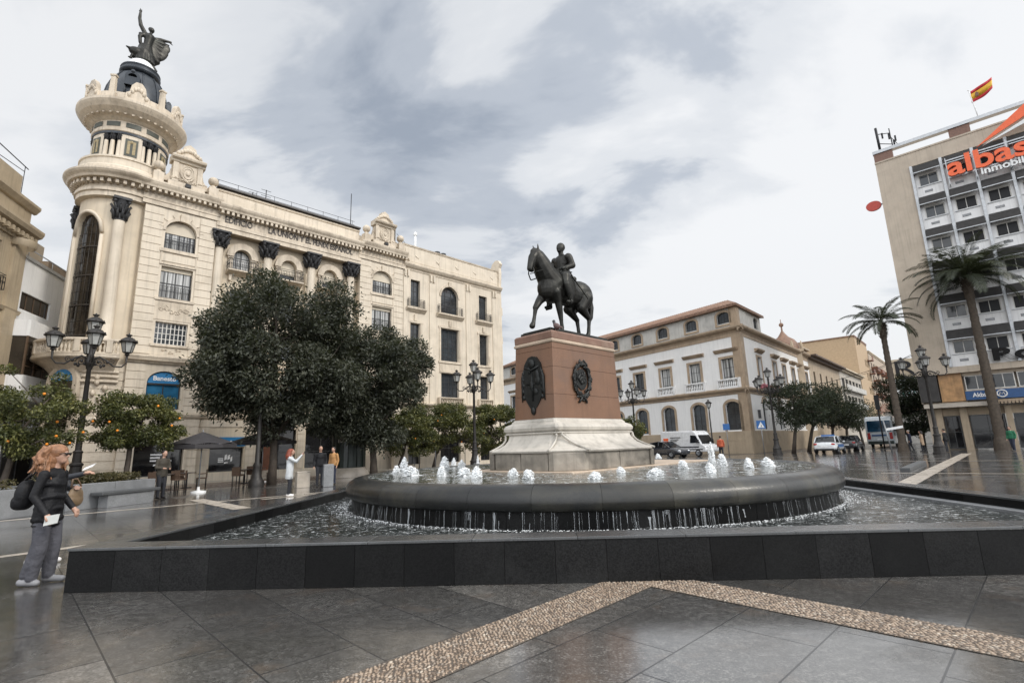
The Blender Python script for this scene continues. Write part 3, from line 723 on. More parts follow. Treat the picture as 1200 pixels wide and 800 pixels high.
    R.cap(V(0, 0, 2.20), V(.02, 0, 2.30), .065, .06); R.ell(V(.035, 0, 2.42), (.105, .085, .135)); R.ell(V(-.0, 0, 2.46), (.115, .095, .11)); R.ell(V(.13, 0, 2.40), (.03, .02, .03)); R.ell(V(.09, 0, 2.34), (.05, .05, .05))
    for s in (-1, 1):
        R.ell(V(-.005, s*.235, 2.11), (.105, .09, .10)); R.ell(V(.05, s*.085, 2.41), (.02, .015, .035))
        R.chain([V(.05, s*.15, 1.64), V(.26, s*.30, 1.50), V(.30, s*.345, 1.34)], [.135, .115, .085]); R.ell(V(.30, s*.345, 1.30), (.085, .08, .085))
        R.chain([V(.29, s*.35, 1.28), V(.20, s*.36, 1.06), V(.14, s*.36, .86)], [.085, .080, .055]); R.chain([V(.14, s*.36, .83), V(.24, s*.37, .80), V(.31, s*.375, .80)], [.055, .048, .035])
    R.chain([V(-.01, .25, 2.10), V(-.06, .31, 1.87), V(.18, .24, 1.76)], [.085, .075, .055]); R.ell(V(.22, .22, 1.75), (.06, .045, .05))      # left arm, hand on the rein
    R.chain([V(-.01, -.25, 2.10), V(.06, -.33, 1.88), V(.30, -.22, 1.86)], [.085, .075, .055]); R.ell(V(.34, -.20, 1.87), (.06, .045, .05))
    for k in range(4):      # fingers closed round the baton and the rein
        R.cap(V(.25+.0*k, .19+.022*k, 1.77), V(.27, .185+.022*k, 1.72), .016, .014); R.cap(V(.37, -.235+.022*k, 1.90), V(.385, -.235+.022*k, 1.85), .016, .014)
    # tasset skirt
    for k in range(12):
        a = 2*PI*k/12; R.cap(V(.02+.14*math.cos(a), .17*math.sin(a), 1.74), V(.04+.20*math.cos(a), .26*math.sin(a), 1.56), .05, .04)
    link('rider', R.mesh('rider', M_bronze, .014, 3), ST)
    m = MB(); m.tube([V(.30, -.24, 1.87), V(.60, -.10, 1.90)], .022, 8); m.build('baton', M_bronze, ST)
    m = MB(); m.tube([V(.12, .30, 1.70), V(-.12, .34, 1.44), V(-.36, .40, 1.16), V(-.50, .43, .99)], [.022, .022, .018, .01], 8); m.tube([V(.06, .26, 1.66), V(.10, .40, 1.62)], .016, 6); m.tube([V(.13, .30, 1.70), V(.20, .29, 1.78)], .02, 6); m.build('sword', M_bronze, ST)
    m = MB()
    m.tube([V(.20, .21, 1.74), V(.50, .18, 1.68), V(.86, .16, 1.60), V(1.16, .10, 1.480)], .011, 6); m.tube([V(.24, .18, 1.72), V(.55, -.16, 1.68), V(.86, -.16, 1.60), V(1.16, -.10, 1.480)], .011, 6)
    for s in (-1, 1):
        m.tube([V(1.225, s*.075, 1.600), V(1.22, s*.10, 1.460), V(1.15, s*.10, 1.320), V(1.10, s*.09, 1.340)], [.014, .016, .016, .012], 6)
        m.tube([V(1.225, s*.078, 1.600), V(1.13, s*.095, 1.840), V(1.03, s*.085, 2.060)], .013, 6)
    m.tube([V(1.13, -.10, 1.320), V(1.17, 0, 1.300), V(1.13, .10, 1.320)], .014, 6); m.tube([V(1.20, -.085, 1.930), V(1.24, 0, 1.950), V(1.20, .085, 1.930)], .013, 6)
    m.tube([V(.78*math.cos(0)+.04, .0, 1.12), V(.70, .24, 1.18), V(.45, .315, 1.30), V(.22, .30, 1.45)], .02, 6); m.build('bridle', M_bronze, ST)
    for s in (-1, 1):
        m = MB(); m.tube([V(.20, s*.34, 1.30), V(.21, s*.40, .95), V(.22, s*.41, .86)], .013, 6); m.tube([V(.22+.0, s*.30, .755), V(.22, s*.44, .755), V(.22, s*.45, .80), V(.22, s*.40, .88), V(.22, s*.30, .80), V(.22, s*.30, .755)], .014, 6); m.build('stirrup', M_bronze, ST)
    m = Blob(); m.ell(V(-.02, 0, 1.49), (.34, .22, .09)); m.cap(V(-.30, -.15, 1.58), V(-.30, .15, 1.58), .075, .075); m.cap(V(.28, -.1, 1.60), V(.28, .1, 1.60), .06, .06)
    for s in (-1, 1): m.ell(V(.06, s*.29, 1.26), (.26, .035, .30))
    link('saddle', m.mesh('saddle', M_bronze, .02, 3), ST)
    return ST
horse_statue()
# pigeon on the pedestal corner
M_pig = plain('pigeon_feather', (.12, .075, .07), .6); M_pigh = plain('pigeon_head', (.03, .03, .035), .5)
B = Blob(); B.ell((0, 0, .13), (.13, .065, .075), 0, (-.5, 'Y')); B.cap((-.07, 0, .10), (-.2, 0, .05), .04, .02, 0); B.cap((.08, 0, .19), (.10, 0, .25), .04, .035, 1); B.ell((.11, 0, .275), .042, 1); B.cap((.14, 0, .272), (.175, 0, .262), .014, .004, 1)
for s in (-1, 1): B.cap((.02, s*.03, .08), (.02, s*.03, .006), .012, .01, 0)
o = link('pigeon', B.mesh('pigeon', [M_pig, M_pigh], .009, 2)); tag(o, 'small pigeon standing on the front corner of the red pedestal', 'bird')
q = Matrix.Rotation(u_ang, 3, 'Z') @ Vector((-1.02, -.56, 0)); o.location = (PC.x+q.x, PC.y+q.y, PZ+3.8152); o.rotation_euler = (0, 0, 2.2)
# ------------------------------------------------------------------ palace-like corner building on the left
M_cream = mat('cream_render', (.63, .55, .44), .6, .07, .8, .12, 30, streak=.42, dirt=(.36, .30, .22), dirtamt=.35)
M_cream2 = mat('cream_stone_trim', (.60, .515, .405), .58, .10, 1.5, .2, 20, streak=.6, dirt=(.24, .19, .135), dirtamt=.6)
M_creamr = mat('ochre_render', (.60, .51, .385), .6, .08, .8, .12, 30, streak=.3, dirtamt=.15)
M_capblk = mat('blackened_capital', (.030, .030, .032), .6, .4, 4, .3, 20)
M_iron = mat('black_iron', (.018, .018, .02), .45, .2, 5, .1, 40, metal=.4)
M_frame_d = plain('dark_window_frame', (.03, .03, .03), .4); M_frame_w = plain('white_window_frame', (.62, .60, .56), .45)
M_blind = mat('cream_blind', (.60, .53, .42), .6, .06, 1, .1, 12)
M_glass = glassmat('window_glass', (.035, .04, .045), .05); M_glassc = glassmat('curtained_glass', (.05, .052, .055), .06, (.62, .62, .60), .85)
M_glassb = glassmat('brown_glass', (.028, .022, .016), .07); M_shopglass = glassmat('shop_glass', (.012, .012, .013), .05)
M_slate = mat('dark_zinc', (.028, .034, .042), .4, .25, 2, .15, 14, metal=.3)
M_panel = mat('dark_green_panel', (.06, .065, .05), .5, .3, 4, .2, 20); M_gold = mat('gold_mosaic', (.30, .235, .12), .4, .3, 9, .2, 30)
M_bluesign = plain('blue_sign', (.035, .20, .42), .35); M_white = plain('white_paint', (.78, .78, .77), .4); M_gutter = mat('dark_gutter', (.05, .045, .042), .5)
M_brownstone = mat('brown_door', (.16, .06, .03), .5, .3, 3); M_beige = mat('beige_stucco', (.50, .42, .31), .6, .1, 1)
LA = (-21.0, 29.7); LANG = rad(48.5)
LB = thing('corner_building', 'long cream stone corner building with a domed round tower and giant columns', 'building', (*LA, 0), LANG)

def window(par, x0, x1, z0, z1, y, h=0.0, nm=2, nt=3, fm=None, gm=None, fr=.06, d=.06, name='window'):
    """frame with bars, and the pane behind it; h is the rise of an arched head"""
    fm = fm or M_frame_d; gm = gm or M_glass; m = MB(); top = z1+h
    m.box(x0, y, z0, x0+fr, y+d, z1); m.box(x1-fr, y, z0, x1, y+d, z1); m.box(x0+fr, y, z0, x1-fr, y+d, z0+fr)
    if h: m.archring(x0+fr, x1-fr, z1, h-fr, fr, y, y+d)
    else: m.box(x0+fr, y, z1-fr, x1-fr, y+d, z1)
    def zt(x):
        if not h: return z1-fr
        c = (x0+x1)/2; q = 1-((x-c)/((x1-x0)/2))**2; return z1+h*math.sqrt(max(0, q))-fr*.5
    for i in range(1, nm+1):
        x = x0+(x1-x0)*i/(nm+1); m.box(x-.024, y+.006, z0+fr, x+.024, y+d-.006, zt(x))
    for j in range(1, nt+1):
        z = z0+(z1-z0)*j/(nt+1) if not h else z0+(top-z0)*j/(nt+1); hw = (x1-x0)/2-fr
        if h and z > z1: hw = hw*math.sqrt(max(0, 1-((z-z1)/h)**2))
        m.box((x0+x1)/2-hw, y+.012, z-.018, (x0+x1)/2+hw, y+d-.012, z+.018)
    o = m.build(name, fm, par)
    g = MB()
    if h:
        P = [(x0+.02, z0+.02), (x1-.02, z0+.02)]+[((x0+x1)/2+((x1-x0)/2-.02)*math.cos(PI*k/12), z1+(h-.02)*math.sin(PI*k/12)) for k in range(13)]
        g.add([(x, y+d*.6, z) for x, z in P], [list(range(len(P)))])
    else: g.quad((x0+.02, y+d*.6, z0+.02), (x1-.02, y+d*.6, z0+.02), (x1-.02, y+d*.6, z1-.02), (x0+.02, y+d*.6, z1-.02))
    g.build('pane', gm, o); return o
def railing(par, x0, x1, y0, z0, z1, n=14, y1=None, m_=None, scroll=True, name='railing'):
    m = MB(); y1 = y0 if y1 is None else y1
    def run(a, b, k):
        for z in (z0, z1-.02, z1-.14): m.box(min(a[0], b[0])-.012, min(a[1], b[1])-.012, z, max(a[0], b[0])+.012, max(a[1], b[1])+.012, z+.025)
        for i in range(k+1):
            f = i/k; x = a[0]+(b[0]-a[0])*f; y = a[1]+(b[1]-a[1])*f; m.box(x-.011, y-.011, z0, x+.011, y+.011, z1-.1)
            if scroll and i < k:
                x2 = a[0]+(b[0]-a[0])*(f+.5/k); y2 = a[1]+(b[1]-a[1])*(f+.5/k)
                m.tube([(x2+.04*math.cos(t)*(1 if abs(b[0]-a[0]) > .01 else 0), y2+.04*math.cos(t)*(0 if abs(b[0]-a[0]) > .01 else 1), (z0+z1)/2+.05*math.sin(t)) for t in [2*PI*q/8 for q in range(8)]], .009, 4, closed=True)
    run((x0, y0), (x1, y0), n)
    if y1 != y0: run((x0, y0), (x0, y1), 3); run((x1, y0), (x1, y1), 3)
    return m.build(name, m_ or M_iron, par)
def baluster_row(m, pts, z0, z1, r=.07):
    h = z1-z0
    for x, y in pts: m.lathe([(r*.8, 0), (r*.8, h*.08), (r*.45, h*.16), (r, h*.38), (r*.75, h*.55), (r*.4, h*.72), (r*.45, h*.85), (r*.8, h*.92), (r*.8, h)], 8, (x, y, z0))
def courses(m, x0, x1, z0, z1, y, holes, step=.46, t=.045, gap=.035):
    n = max(1, round((z1-z0)/step)); s = (z1-z0)/n
    for i in range(n):
        a, b = z0+i*s, z0+(i+1)*s-gap; xs = [(x0, x1)]
        for hx0, hx1, hz0, hz1 in holes:
            if hz0 < b and hz1 > a:
                nx = []
                for p, q in xs:
                    if hx0 > p+.02: nx.append((p, min(q, hx0)))
                    if hx1 < q-.02: nx.append((max(p, hx1), q))
                xs = [(p, q) for p, q in nx if q-p > .03]
        for p, q in xs: m.box(p, y, a, q, y+t, b)
ENT = [(0, 16.55), (.06, 16.55), (.06, 16.80), (.10, 16.84), (.10, 16.88), (.03, 16.90), (.03, 17.32), (.12, 17.36), (.16, 17.46), (.42, 17.50), (.44, 17.62), (.50, 17.74), (.54, 17.86), (.54, 17.95), (0, 18.02)]
def dentils(m, x0, x1, y, z0, z1, w, step, out):
    n = int((x1-x0)/step)
    for i in range(n): x = x0+(x1-x0)*(i+.5)/n; m.box(x-w/2, y-out, z0, x+w/2, y, z1)
def corinthian(m, x, y, z0, z1, r, mi=0):
    h = z1-z0; m.lathe([(r*.92, 0), (r*1.0, h*.04), (r*.9, h*.08), (r*.95, h*.5), (r*1.25, h*.86), (r*1.3, h*.88)], 14, (x, y, z0), mi=mi)
    for row, (zz, rr, n, hh) in enumerate(((.08, 1.02, 9, .38), (.34, 1.08, 9, .36))):
        for k in range(n):
            a = 2*PI*(k+row*.5)/n; c, s_ = math.cos(a), math.sin(a)
            m.tube([(x+c*r*rr*.92, y+s_*r*rr*.92, z0+h*zz), (x+c*r*rr*1.08, y+s_*r*rr*1.08, z0+h*(zz+hh*.6)), (x+c*r*rr*1.42, y+s_*r*rr*1.42, z0+h*(zz+hh)), (x+c*r*rr*1.5, y+s_*r*rr*1.5, z0+h*(zz+hh*.8))], [r*.26, r*.25, r*.2, r*.1], 5, mi)
    for k in range(4):
        a = PI/4+PI/2*k; c, s_ = math.cos(a), math.sin(a)
        m.sphere((x+c*r*1.5, y+s_*r*1.5, z0+h*.80), (r*.27, r*.27, r*.3), 8, mi)
    m.box(x-r*1.35, y-r*1.35, z0+h*.89, x+r*1.35, y+r*1.35, z1, mi)
def rnd_relief(m, x0, x1, z0, z1, y, n, seed=1, t=.035):
    r = np.random.default_rng(seed)
    for i in range(n):
        a = (i+.5)/n; x = x0+(x1-x0)*a; zc = (z0+z1)/2+(z1-z0)*.22*math.sin(a*9); rr = (z1-z0)*.26
        m.tube([(x+rr*k/9*math.cos(k*.75+i), y-.012, zc+rr*k/9*math.sin(k*.75+i)) for k in range(10)], t*.6, 4)
        m.sphere((x+(x1-x0)/n*.5, y, zc), (t*1.6, t, t*1.6), 6)

# ---- pavilion (used twice): rusticated bay
def pavilion(x0, x1, seed, lower=True, blind_top=True):
    xa, xb = x0+1.13, x1-1.06
    ops = [(xa, xb, 13.98, 15.12, .78), (xa, xb, 10.88, 12.85, 0), (xa, xb, 8.06, 9.40, 0)]
    if lower: ops.append((xa-.1, xb-.05, 4.25, 5.78, .68)); ops.append((xa-.35, xb+.4, .45, 2.28, 0))
    else: ops.append((xa-.1, xb-.05, 4.25, 6.2, 0)); ops.append((xa-.35, xb+.4, .05, 2.9, 0))
    m = MB(); m.wall(x0, x1, 0, 16.55, .046, ops, .34); m.box(x0, .046, 0, x0+.01, 3.4, 18.0); m.box(x1-.01, .046, 0, x1, 1.0, 18.0)
    m.build('wall', M_cream, LB)
    m = MB(); hol = [(xa-.16, xb+.16, 13.75, 16.12), (xa-.14, xb+.14, 10.0, 12.95), (xa-.14, xb+.14, 7.6, 9.5)]
    courses(m, x0, x1, 7.42, 16.5, 0, hol, .475)
    hol = [(a-.12, b+.12, c-.1, e+h+.12) for a, b, c, e, h in ops[3:]]
    courses(m, x0, x1, .5, 3.72, 0, hol, .46); courses(m, x0, x1, 4.02, 6.85, 0, hol, .46)
    m.box(x0-.02, -.04, 0, xa-.4, .05, .48); m.box(xb+.45, -.04, 0, x1+.02, .05, .48)
    m.build('rustication', M_cream, LB)
    m = MB(); m.archring(xa, xb, 15.12, .78, .16, -.015, .06)
    for k in range(7):       # voussoirs
        a = PI*(k+.5)/7; cx = (xa+xb)/2; p = lambda rr, zz: (cx+((xb-xa)/2+rr)*math.cos(a), 15.12+(.78+zz)*math.sin(a))
        m.tube([(p(.17, .17)[0], 0, p(.17, .17)[1]), (p(.42, .40)[0], 0, p(.42, .40)[1])], .018, 4)
    m.box((xa+xb)/2-.12, -.09, 15.86, (xa+xb)/2+.12, .05, 16.35)
    for a, z in ((13.75, 13.96), (10.70, 10.86), (7.90, 8.04)): m.box(xa-.2, -.05, a, xb+.2, .06, z)
    m.box(xa-.14, -.02, 13.05, xa-.04, .05, 13.72); m.box(xb+.04, -.02, 13.05, xb+.14, .05, 13.72); m.box(xa-.14, -.02, 12.95, xb+.14, .05, 13.05)
    m.build('window_surround', M_cream2, LB)
    m = MB(); m.box(xa-.14, .02, 9.52, xb+.14, .06, 10.66); rnd_relief(m, xa+.05, xb-.05, 9.75, 10.45, .015, 6, seed); rnd_relief(m, xa+.3, xb-.3, 7.45, 7.85, .015, 3, seed); m.build('relief_panel', M_cream2, LB)
    m = MB(); m.mould([(0, 6.86), (.08, 6.86), (.12, 6.95), (.26, 7.0), (.30, 7.12), (.34, 7.2), (.34, 7.27), (0, 7.36)], x0-.12, x1+.12, 0)
    m.mould([(0, 3.72), (.05, 3.74), (.10, 3.82), (.14, 3.95), (0, 4.0)], x0-.06, x1+.06, 0); m.build('string_course', M_cream2, LB)
    m = MB(); m.mould(ENT, x0-.18, x1+.18, 0); dentils(m, x0-.5, x1+.5, -.16, 17.30, 17.47, .14, .30, .26); m.build('entablature', M_cream2, LB)
    # windows
    w = window(LB, xa, xb, 13.98, 15.12, .30, .78, 3, 2, M_frame_d, M_glassc)
    b = MB(); P = [(xa+.03, 15.05), (xb-.03, 15.05)]+[((xa+xb)/2+((xb-xa)/2-.03)*math.cos(PI*k/12), 15.12+.75*math.sin(PI*k/12)) for k in range(13)]
    b.prism(P if blind_top else P, .275, .29); b.build('blind', M_blind, w)
    railing(LB, xa+.02, xb-.02, .10, 13.99, 14.72, 12)
    w = window(LB, xa, xb, 10.88, 12.85, .30, 0, 3, 1, M_frame_d, M_glassc); b = MB(); b.box(xa+.02, .26, 12.6, xb-.02, .29, 12.84); b.build('blind', M_blind, w)
    railing(LB, xa+.02, xb-.02, .08, 10.89, 11.75, 12)
    window(LB, xa, xb, 8.06, 9.40, .22, 0, 7, 3, M_frame_w, M_glass, .05)
pavilion(-3.12, .74, 5)
pavilion(11.1, 15.1, 6, lower=False)
# blue arched bank window and shop front of the first pavilion
o = window(LB, -2.09, -.37, 4.25, 5.78, .26, .68, 1, 0, M_frame_d, glassmat('blue_glass', (.03, .14, .26), .1))
def text(par, s, x, y, z, size, m_, name='lettering', ext=.012, ry=0.0, rx=PI/2, rz=0.0, align='CENTER', sx=1.0, bold=0.0):
    cu = bpy.data.curves.new(name, 'FONT'); cu.body = s; cu.size = size; cu.extrude = ext; cu.align_x = align; cu.align_y = 'CENTER'; cu.offset = bold; cu.space_character = 1.0
    o = bpy.data.objects.new('t', cu); COL.objects.link(o); dg = bpy.context.evaluated_depsgraph_get(); dg.update()
    me = bpy.data.meshes.new_from_object(o.evaluated_get(dg)); bpy.data.objects.remove(o); me.name = name; me.materials.clear(); me.materials.append(m_)
    q = link(name, me, par); q.location = (x, y, z); q.rotation_euler = (rx, ry, rz); q.scale = (sx, 1, 1); return q
def bluefan(xa, xb, zs, h, y):
    m = MB(); P = [((xa+xb)/2+((xb-xa)/2)*math.cos(PI*k/14), zs+h*math.sin(PI*k/14)) for k in range(15)]; m.prism(P, y, y+.04)
    s = m.build('sign_panel', M_bluesign, LB); text(s, 'Banesto', (xa+xb)/2+.02, y-.012, zs+h*.42, .36, M_white, sx=1.0, bold=.008); return s
bluefan(-2.05, -.41, 5.76, .64, .18)
m = MB(); m.box(-2.05, .17, 5.66, -.41, .25, 5.755); m.build('transom', M_frame_d, LB)
window(LB, -2.34, -.0, .45, 2.28, .28, 0, 1, 0, M_frame_d, M_shopglass); m = MB()
for x0, x1, z, sl in ((-1.5, -.95, 1.62, .0), (-1.5, -1.02, 1.45, .0), (-1.5, -.92, 1.28, 0), (-1.1, -.45, 1.9, -.09), (-.88, -.45, 1.22, .05), (-1.32, -.9, 1.02, .10)): m.prism([(x0, z), (x1, z+sl), (x1, z+sl+.085), (x0, z+.085)], .285, .30)
m.build('window_sticker', M_white, LB)
m = MB(); m.box(-2.4, .06, 2.32, .12, .16, 2.85); s = m.build('sign_panel', M_bluesign, LB)
# ---- recessed centre with giant columns
RX0, RX1, RY = .74, 11.1, .62; CXS = (1.05, 4.17, 7.28, 10.42)
cols = []; ops = []
for i in range(3):
    c = (CXS[i]+CXS[i+1])/2
    ops += [(c-.56, c+.56, 13.55, 14.55, .58), (c-.6, c+.6, 10.6, 12.3, 0), (c-.6, c+.6, 7.8, 9.6, 0), (c-1.0, c+.95, .5, 1.95, 0) if i == 0 else (c-1.25, c+1.2, .05, 3.1, 0), (c-.8, c+.8, 4.2, 5.8, 0)]
m = MB(); m.wall(RX0, RX1, 0, 16.55, RY, ops, .3); m.build('wall', M_creamr, LB)
m = MB(); courses(m, RX0+.02, RX1-.02, .5, 3.72, RY-.045, [(a-.1, b+.1, c-.1, e+.9) for a, b, c, e, h in ops if e < 6], .46); m.box(RX0, RY-.1, 0, RX1, RY, .46); m.build('rustication', M_cream, LB)
m = MB(); m.mould([(0, 6.86), (.08, 6.86), (.12, 6.95), (.3, 7.0), (.34, 7.2), (.34, 7.27), (0, 7.36)], RX0, RX1, RY); m.box(RX0, .0, 6.4, RX1, RY+.01, 6.85); m.mould([(0, 3.72), (.05, 3.74), (.10, 3.82), (.14, 3.95), (0, 4.0)], RX0, RX1, RY); m.build('string_course', M_cream2, LB)
for x in CXS:
    m = MB(); r = .30; m.box(x-.42, -.02, 6.86, x+.42, RY, 7.42); m.lathe([(.42, 0), (.42, .1), (.36, .14), (.40, .2), (.33, .27), (.32, .3), (.32, 2.4), (.27, 7.46)], 18, (x, .26, 7.42)); o = m.build('column', M_cream, LB)
    m = MB(); corinthian(m, x, .26, 14.86, 15.92, .41); m.build('capital', M_capblk, o)
    m = MB(); m.box(x-.36, .34, 7.42, x+.36, RY+.01, 14.4); m.build('pilaster', M_creamr, LB)
m = MB(); E2 = [(0, 15.93), (.10, 15.93), (.10, 16.2), (.15, 16.24), (.15, 16.46), (.08, 16.5), (.08, 17.08), (.14, 17.12), (.18, 17.24), (.46, 17.28), (.48, 17.40), (.56, 17.52), (.60, 17.64), (.60, 17.74), (0, 17.82)]
m.mould(E2, RX0, RX1, .06); m.box(RX0, .06, 15.94, RX1, RY, 17.7); dentils(m, RX0+.05, RX1-.05, -.12, 17.05, 17.25, .15, .31, .28); m.build('entablature', M_cream2, LB)
M_letter = mat('dark_bronze_letter', (.05, .04, .035), .5)
text(LB, 'EDIFICIO', 2.05, -.03, 16.79, .60, M_letter, ext=.03, sx=.72, bold=.012); text(LB, 'LA UNION Y EL FENIX ESPAÑOL', 7.15, -.03, 16.79, .60, M_letter, ext=.03, sx=.74, bold=.012)
for i in range(3):
    c = (CXS[i]+CXS[i+1])/2
    m = MB(); m.archring(c-.56, c+.56, 14.55, .58, .44, RY-.20, RY); m.box(c-.92, RY-.12, 14.42, c-.54, RY, 14.56); m.box(c+.54, RY-.12, 14.42, c+.92, RY, 14.56); m.box(c-.86, RY-.06, 13.5, c-.58, RY, 14.42); m.box(c+.58, RY-.06, 13.5, c+.86, RY, 14.42); m.build('window_surround', M_cream2, LB)
    w = window(LB, c-.56, c+.56, 13.55, 14.55, RY+.22, .58, 1, 2, M_frame_d, M_glassc if i == 0 else M_glass)
    if i: b = MB(); P = [(c-.53, 14.1), (c+.53, 14.1)]+[(c+.53*math.cos(PI*k/12), 14.55+.55*math.sin(PI*k/12)) for k in range(13)]; b.prism(P, RY+.18, RY+.2); b.build('blind', M_blind, w)
    m = MB(); m.mould([(0, 13.24), (.12, 13.26), (.3, 13.36), (.55, 13.42), (.62, 13.46), (.62, 13.54), (0, 13.54)], c-.95, c+.95, RY)
    for sx in (-.7, .7): m.prism([(c+sx-.09, 13.26), (c+sx+.09, 13.26), (c+sx+.07, 12.85), (c+sx-.07, 12.85)], RY-.22, RY)
    o = m.build('balcony', M_cream2, LB); railing(o, c-.9, c+.9, RY-.58, 13.54, 14.28, 16, RY-.02)
    window(LB, c-.6, c+.6, 10.6, 12.3, RY+.2, 0, 1, 2); window(LB, c-.6, c+.6, 7.8, 9.6, RY+.2, 0, 1, 2); window(LB, c-.8, c+.8, 4.2, 5.8, RY+.2, 0, 1, 1)
    if i == 0:
        window(LB, c-1.0, c+.95, .5, 1.95, RY+.22, 0, 0, 0, M_frame_d, M_shopglass); m = MB()
        for x0, x1, z0_, z1_, sl in ((-.42, -.12, 1.28, 1.34, 0), (-.42, -.12, 1.18, 1.24, 0), (-.42, -.10, 1.08, 1.14, 0), (-.05, .08, 1.2, 1.5, .06), (.12, .26, 1.22, 1.48, .06), (.30, .40, 1.10, 1.36, .05), (-.06, .16, 1.0, 1.06, .03)): m.prism([(c+x0, z0_), (c+x1, z0_+sl), (c+x1, z1_+sl), (c+x0, z1_)], RY+.245, RY+.262)
        m.build('window_sticker', M_white, LB)
    else: window(LB, c-1.25, c+1.2, .05, 3.1, RY+.22, 0, 1, 1, M_frame_d, M_shopglass)
    m = MB(); m.box(c-1.05, RY-.12, 2.05 if i == 0 else 3.12, c+1.0, RY-.05, 2.62 if i == 0 else 3.5); s = m.build('sign_panel', M_bluesign if i == 0 else M_frame_d, LB)
    if i == 0: text(s, 'Banesto', c+.1, RY-.14, 2.33, .42, M_white, bold=.01)
m = MB(); m.box(4.75, RY-.10, .02, 5.55, RY-.02, 1.95); m.build('door', M_brownstone, LB)
# roof storey behind the columns
m = MB(); m.box(RX0, .35, 17.82, RX1, .7, 18.95); m.mould([(0, 18.82), (.06, 18.84), (.10, 18.95), (0, 19.0)], RX0, RX1, .35)
for k in range(5): m.box(RX0+.3+k*2.05, .33, 17.95, RX0+2.15+k*2.05, .352, 18.75)
m.build('parapet', M_cream, LB)
m = MB(); m.box(RX0, .78, 18.9, RX1+.2, 1.0, 19.28); m.mould([(0, 19.2), (.32, 19.24), (.32, 19.36), (0, 19.42)], RX0, RX1+.2, .8); m.build('gutter', M_gutter, LB)
m = MB(); m.box(-2.0, 1.0, 0, 26.2, 12, 16.5); m.box(.7, 1.0, 16.5, 26.2, 12, 18.9); m.box(-2.0, 1.0, 16.5, .7, 12, 18.2); m.build('rear_block', M_cream, LB)
m = MB()
for z in (19.75, 20.05): m.tube([(RX0, 1.2, z), (RX1, 1.2, z)], .016, 5)
for k in range(9): x = RX0+.2+k*(RX1-RX0-.4)/8; m.tube([(x, 1.2, 19.2), (x, 1.2, 20.08)], .016, 5)
m.build('roof_railing', M_iron, LB)
# ---- right wing
WX0, WX1, WY = 15.1, 26.6, .10
cw = [(15.92, 16.90), (19.17, 21.17), (23.76, 24.82)]
ops = [(cw[0][0], cw[0][1], 13.5, 15.85, 0), (cw[1][0], cw[1][1], 13.35, 14.98, .98), (cw[2][0], cw[2][1], 13.5, 15.88, 0)]
for a, b in cw: ops += [(a, b, 9.06, 11.98, 0), (a, b, 5.75, 7.95, 0), (a-.1, b+.1, .3, 2.7, 0)]
m = MB(); m.wall(WX0, WX1, 0, 16.9, WY, ops, .35); m.build('wall', M_cream, LB)
m = MB(); m.mould([(0, 16.62), (.05, 16.64), (.08, 16.8), (.2, 16.86), (.30, 17.0), (.34, 17.08), (.34, 17.18), (0, 17.24)], WX0+.02, WX1+.12, WY); m.mould([(0, 18.84), (.05, 18.86), (.08, 18.98), (0, 19.02)], WX0, WX1, WY+.1); m.build('cornice', M_cream2, LB)
m = MB(); m.box(WX0, WY+.1, 17.2, WX1, WY+.45, 18.84)
for x0_, x1_ in ((15.4, 18.9), (19.1, 22.6), (22.8, 26.3)): m.box(x0_, WY+.08, 17.5, x1_, WY+.103, 18.6)
for k in range(5): m.sphere((16.6+k*2.25, WY+.08, 18.05), (.26, .05, .10), 8, M=Matrix.Rotation(.6, 3, 'Y'))
m.build('parapet', M_cream, LB)
m = MB()
for x in (15.45, 18.15, 22.35, 25.75):
    m.box(x-.28, WY-.07, 4.3, x+.28, WY+.01, 16.6)
    for k in (-.15, .15): m.prism([(x+k-.07, 16.0), (x+k+.07, 16.0), (x+k+.09, 16.6), (x+k-.09, 16.6)], WY-.2, WY-.06)
m.build('pilaster', M_cream, LB)
m = MB()
for i, (a, b) in enumerate(cw):
    c = (a+b)/2
    m.mould([(0, 12.95), (.1, 12.97), (.2, 13.08), (.30, 13.15), (.34, 13.2), (.34, 13.32), (0, 13.32)], a-.5, b+.5, WY)
    m.box(a-.22, WY-.06, 9.0, a-.06, WY, 12.15); m.box(b+.06, WY-.06, 9.0, b+.22, WY, 12.15); m.box(a-.3, WY-.08, 12.02, b+.3, WY, 12.2); m.box(a-.3, WY-.1, 8.85, b+.3, WY, 9.02)
    m.box(c-.14, WY-.12, 12.2, c+.14, WY, 12.75); m.box(a-.2, WY-.05, 8.1, b+.2, WY, 8.75); m.box(a-.2, WY-.1, 8.0, b+.2, WY, 8.08)
m.archring(cw[1][0], cw[1][1], 14.98, .98, .18, WY-.06, WY); m.box(20.02, WY-.12, 15.96, 20.32, WY, 16.4)
m.box(WX0+.1, WY-.04, 4.3, WX0+.16, WY, 12.9); m.build('window_surround', M_cream2, LB)
m = MB(); m.mould([(0, 4.9), (.1, 4.92), (.3, 5.02), (.4, 5.1), (.42, 5.2), (0, 5.24)], WX0, WX1+.1, WY)
for a, b in cw:
    baluster_row(m, [(a-.2+(b-a+.4)*(k+.5)/9, WY-.2) for k in range(9 if b-a > 1.5 else 6)] if b-a > 1.5 else [(a-.2+(b-a+.4)*(k+.5)/6, WY-.2) for k in range(6)], 5.24, 5.72); m.box(a-.3, WY-.32, 5.72, b+.3, WY-.08, 5.82); m.box(a-.42, WY-.3, 5.24, a-.25, WY, 5.8); m.box(b+.25, WY-.3, 5.24, b+.42, WY, 5.8)
m.build('balustrade', M_cream2, LB)
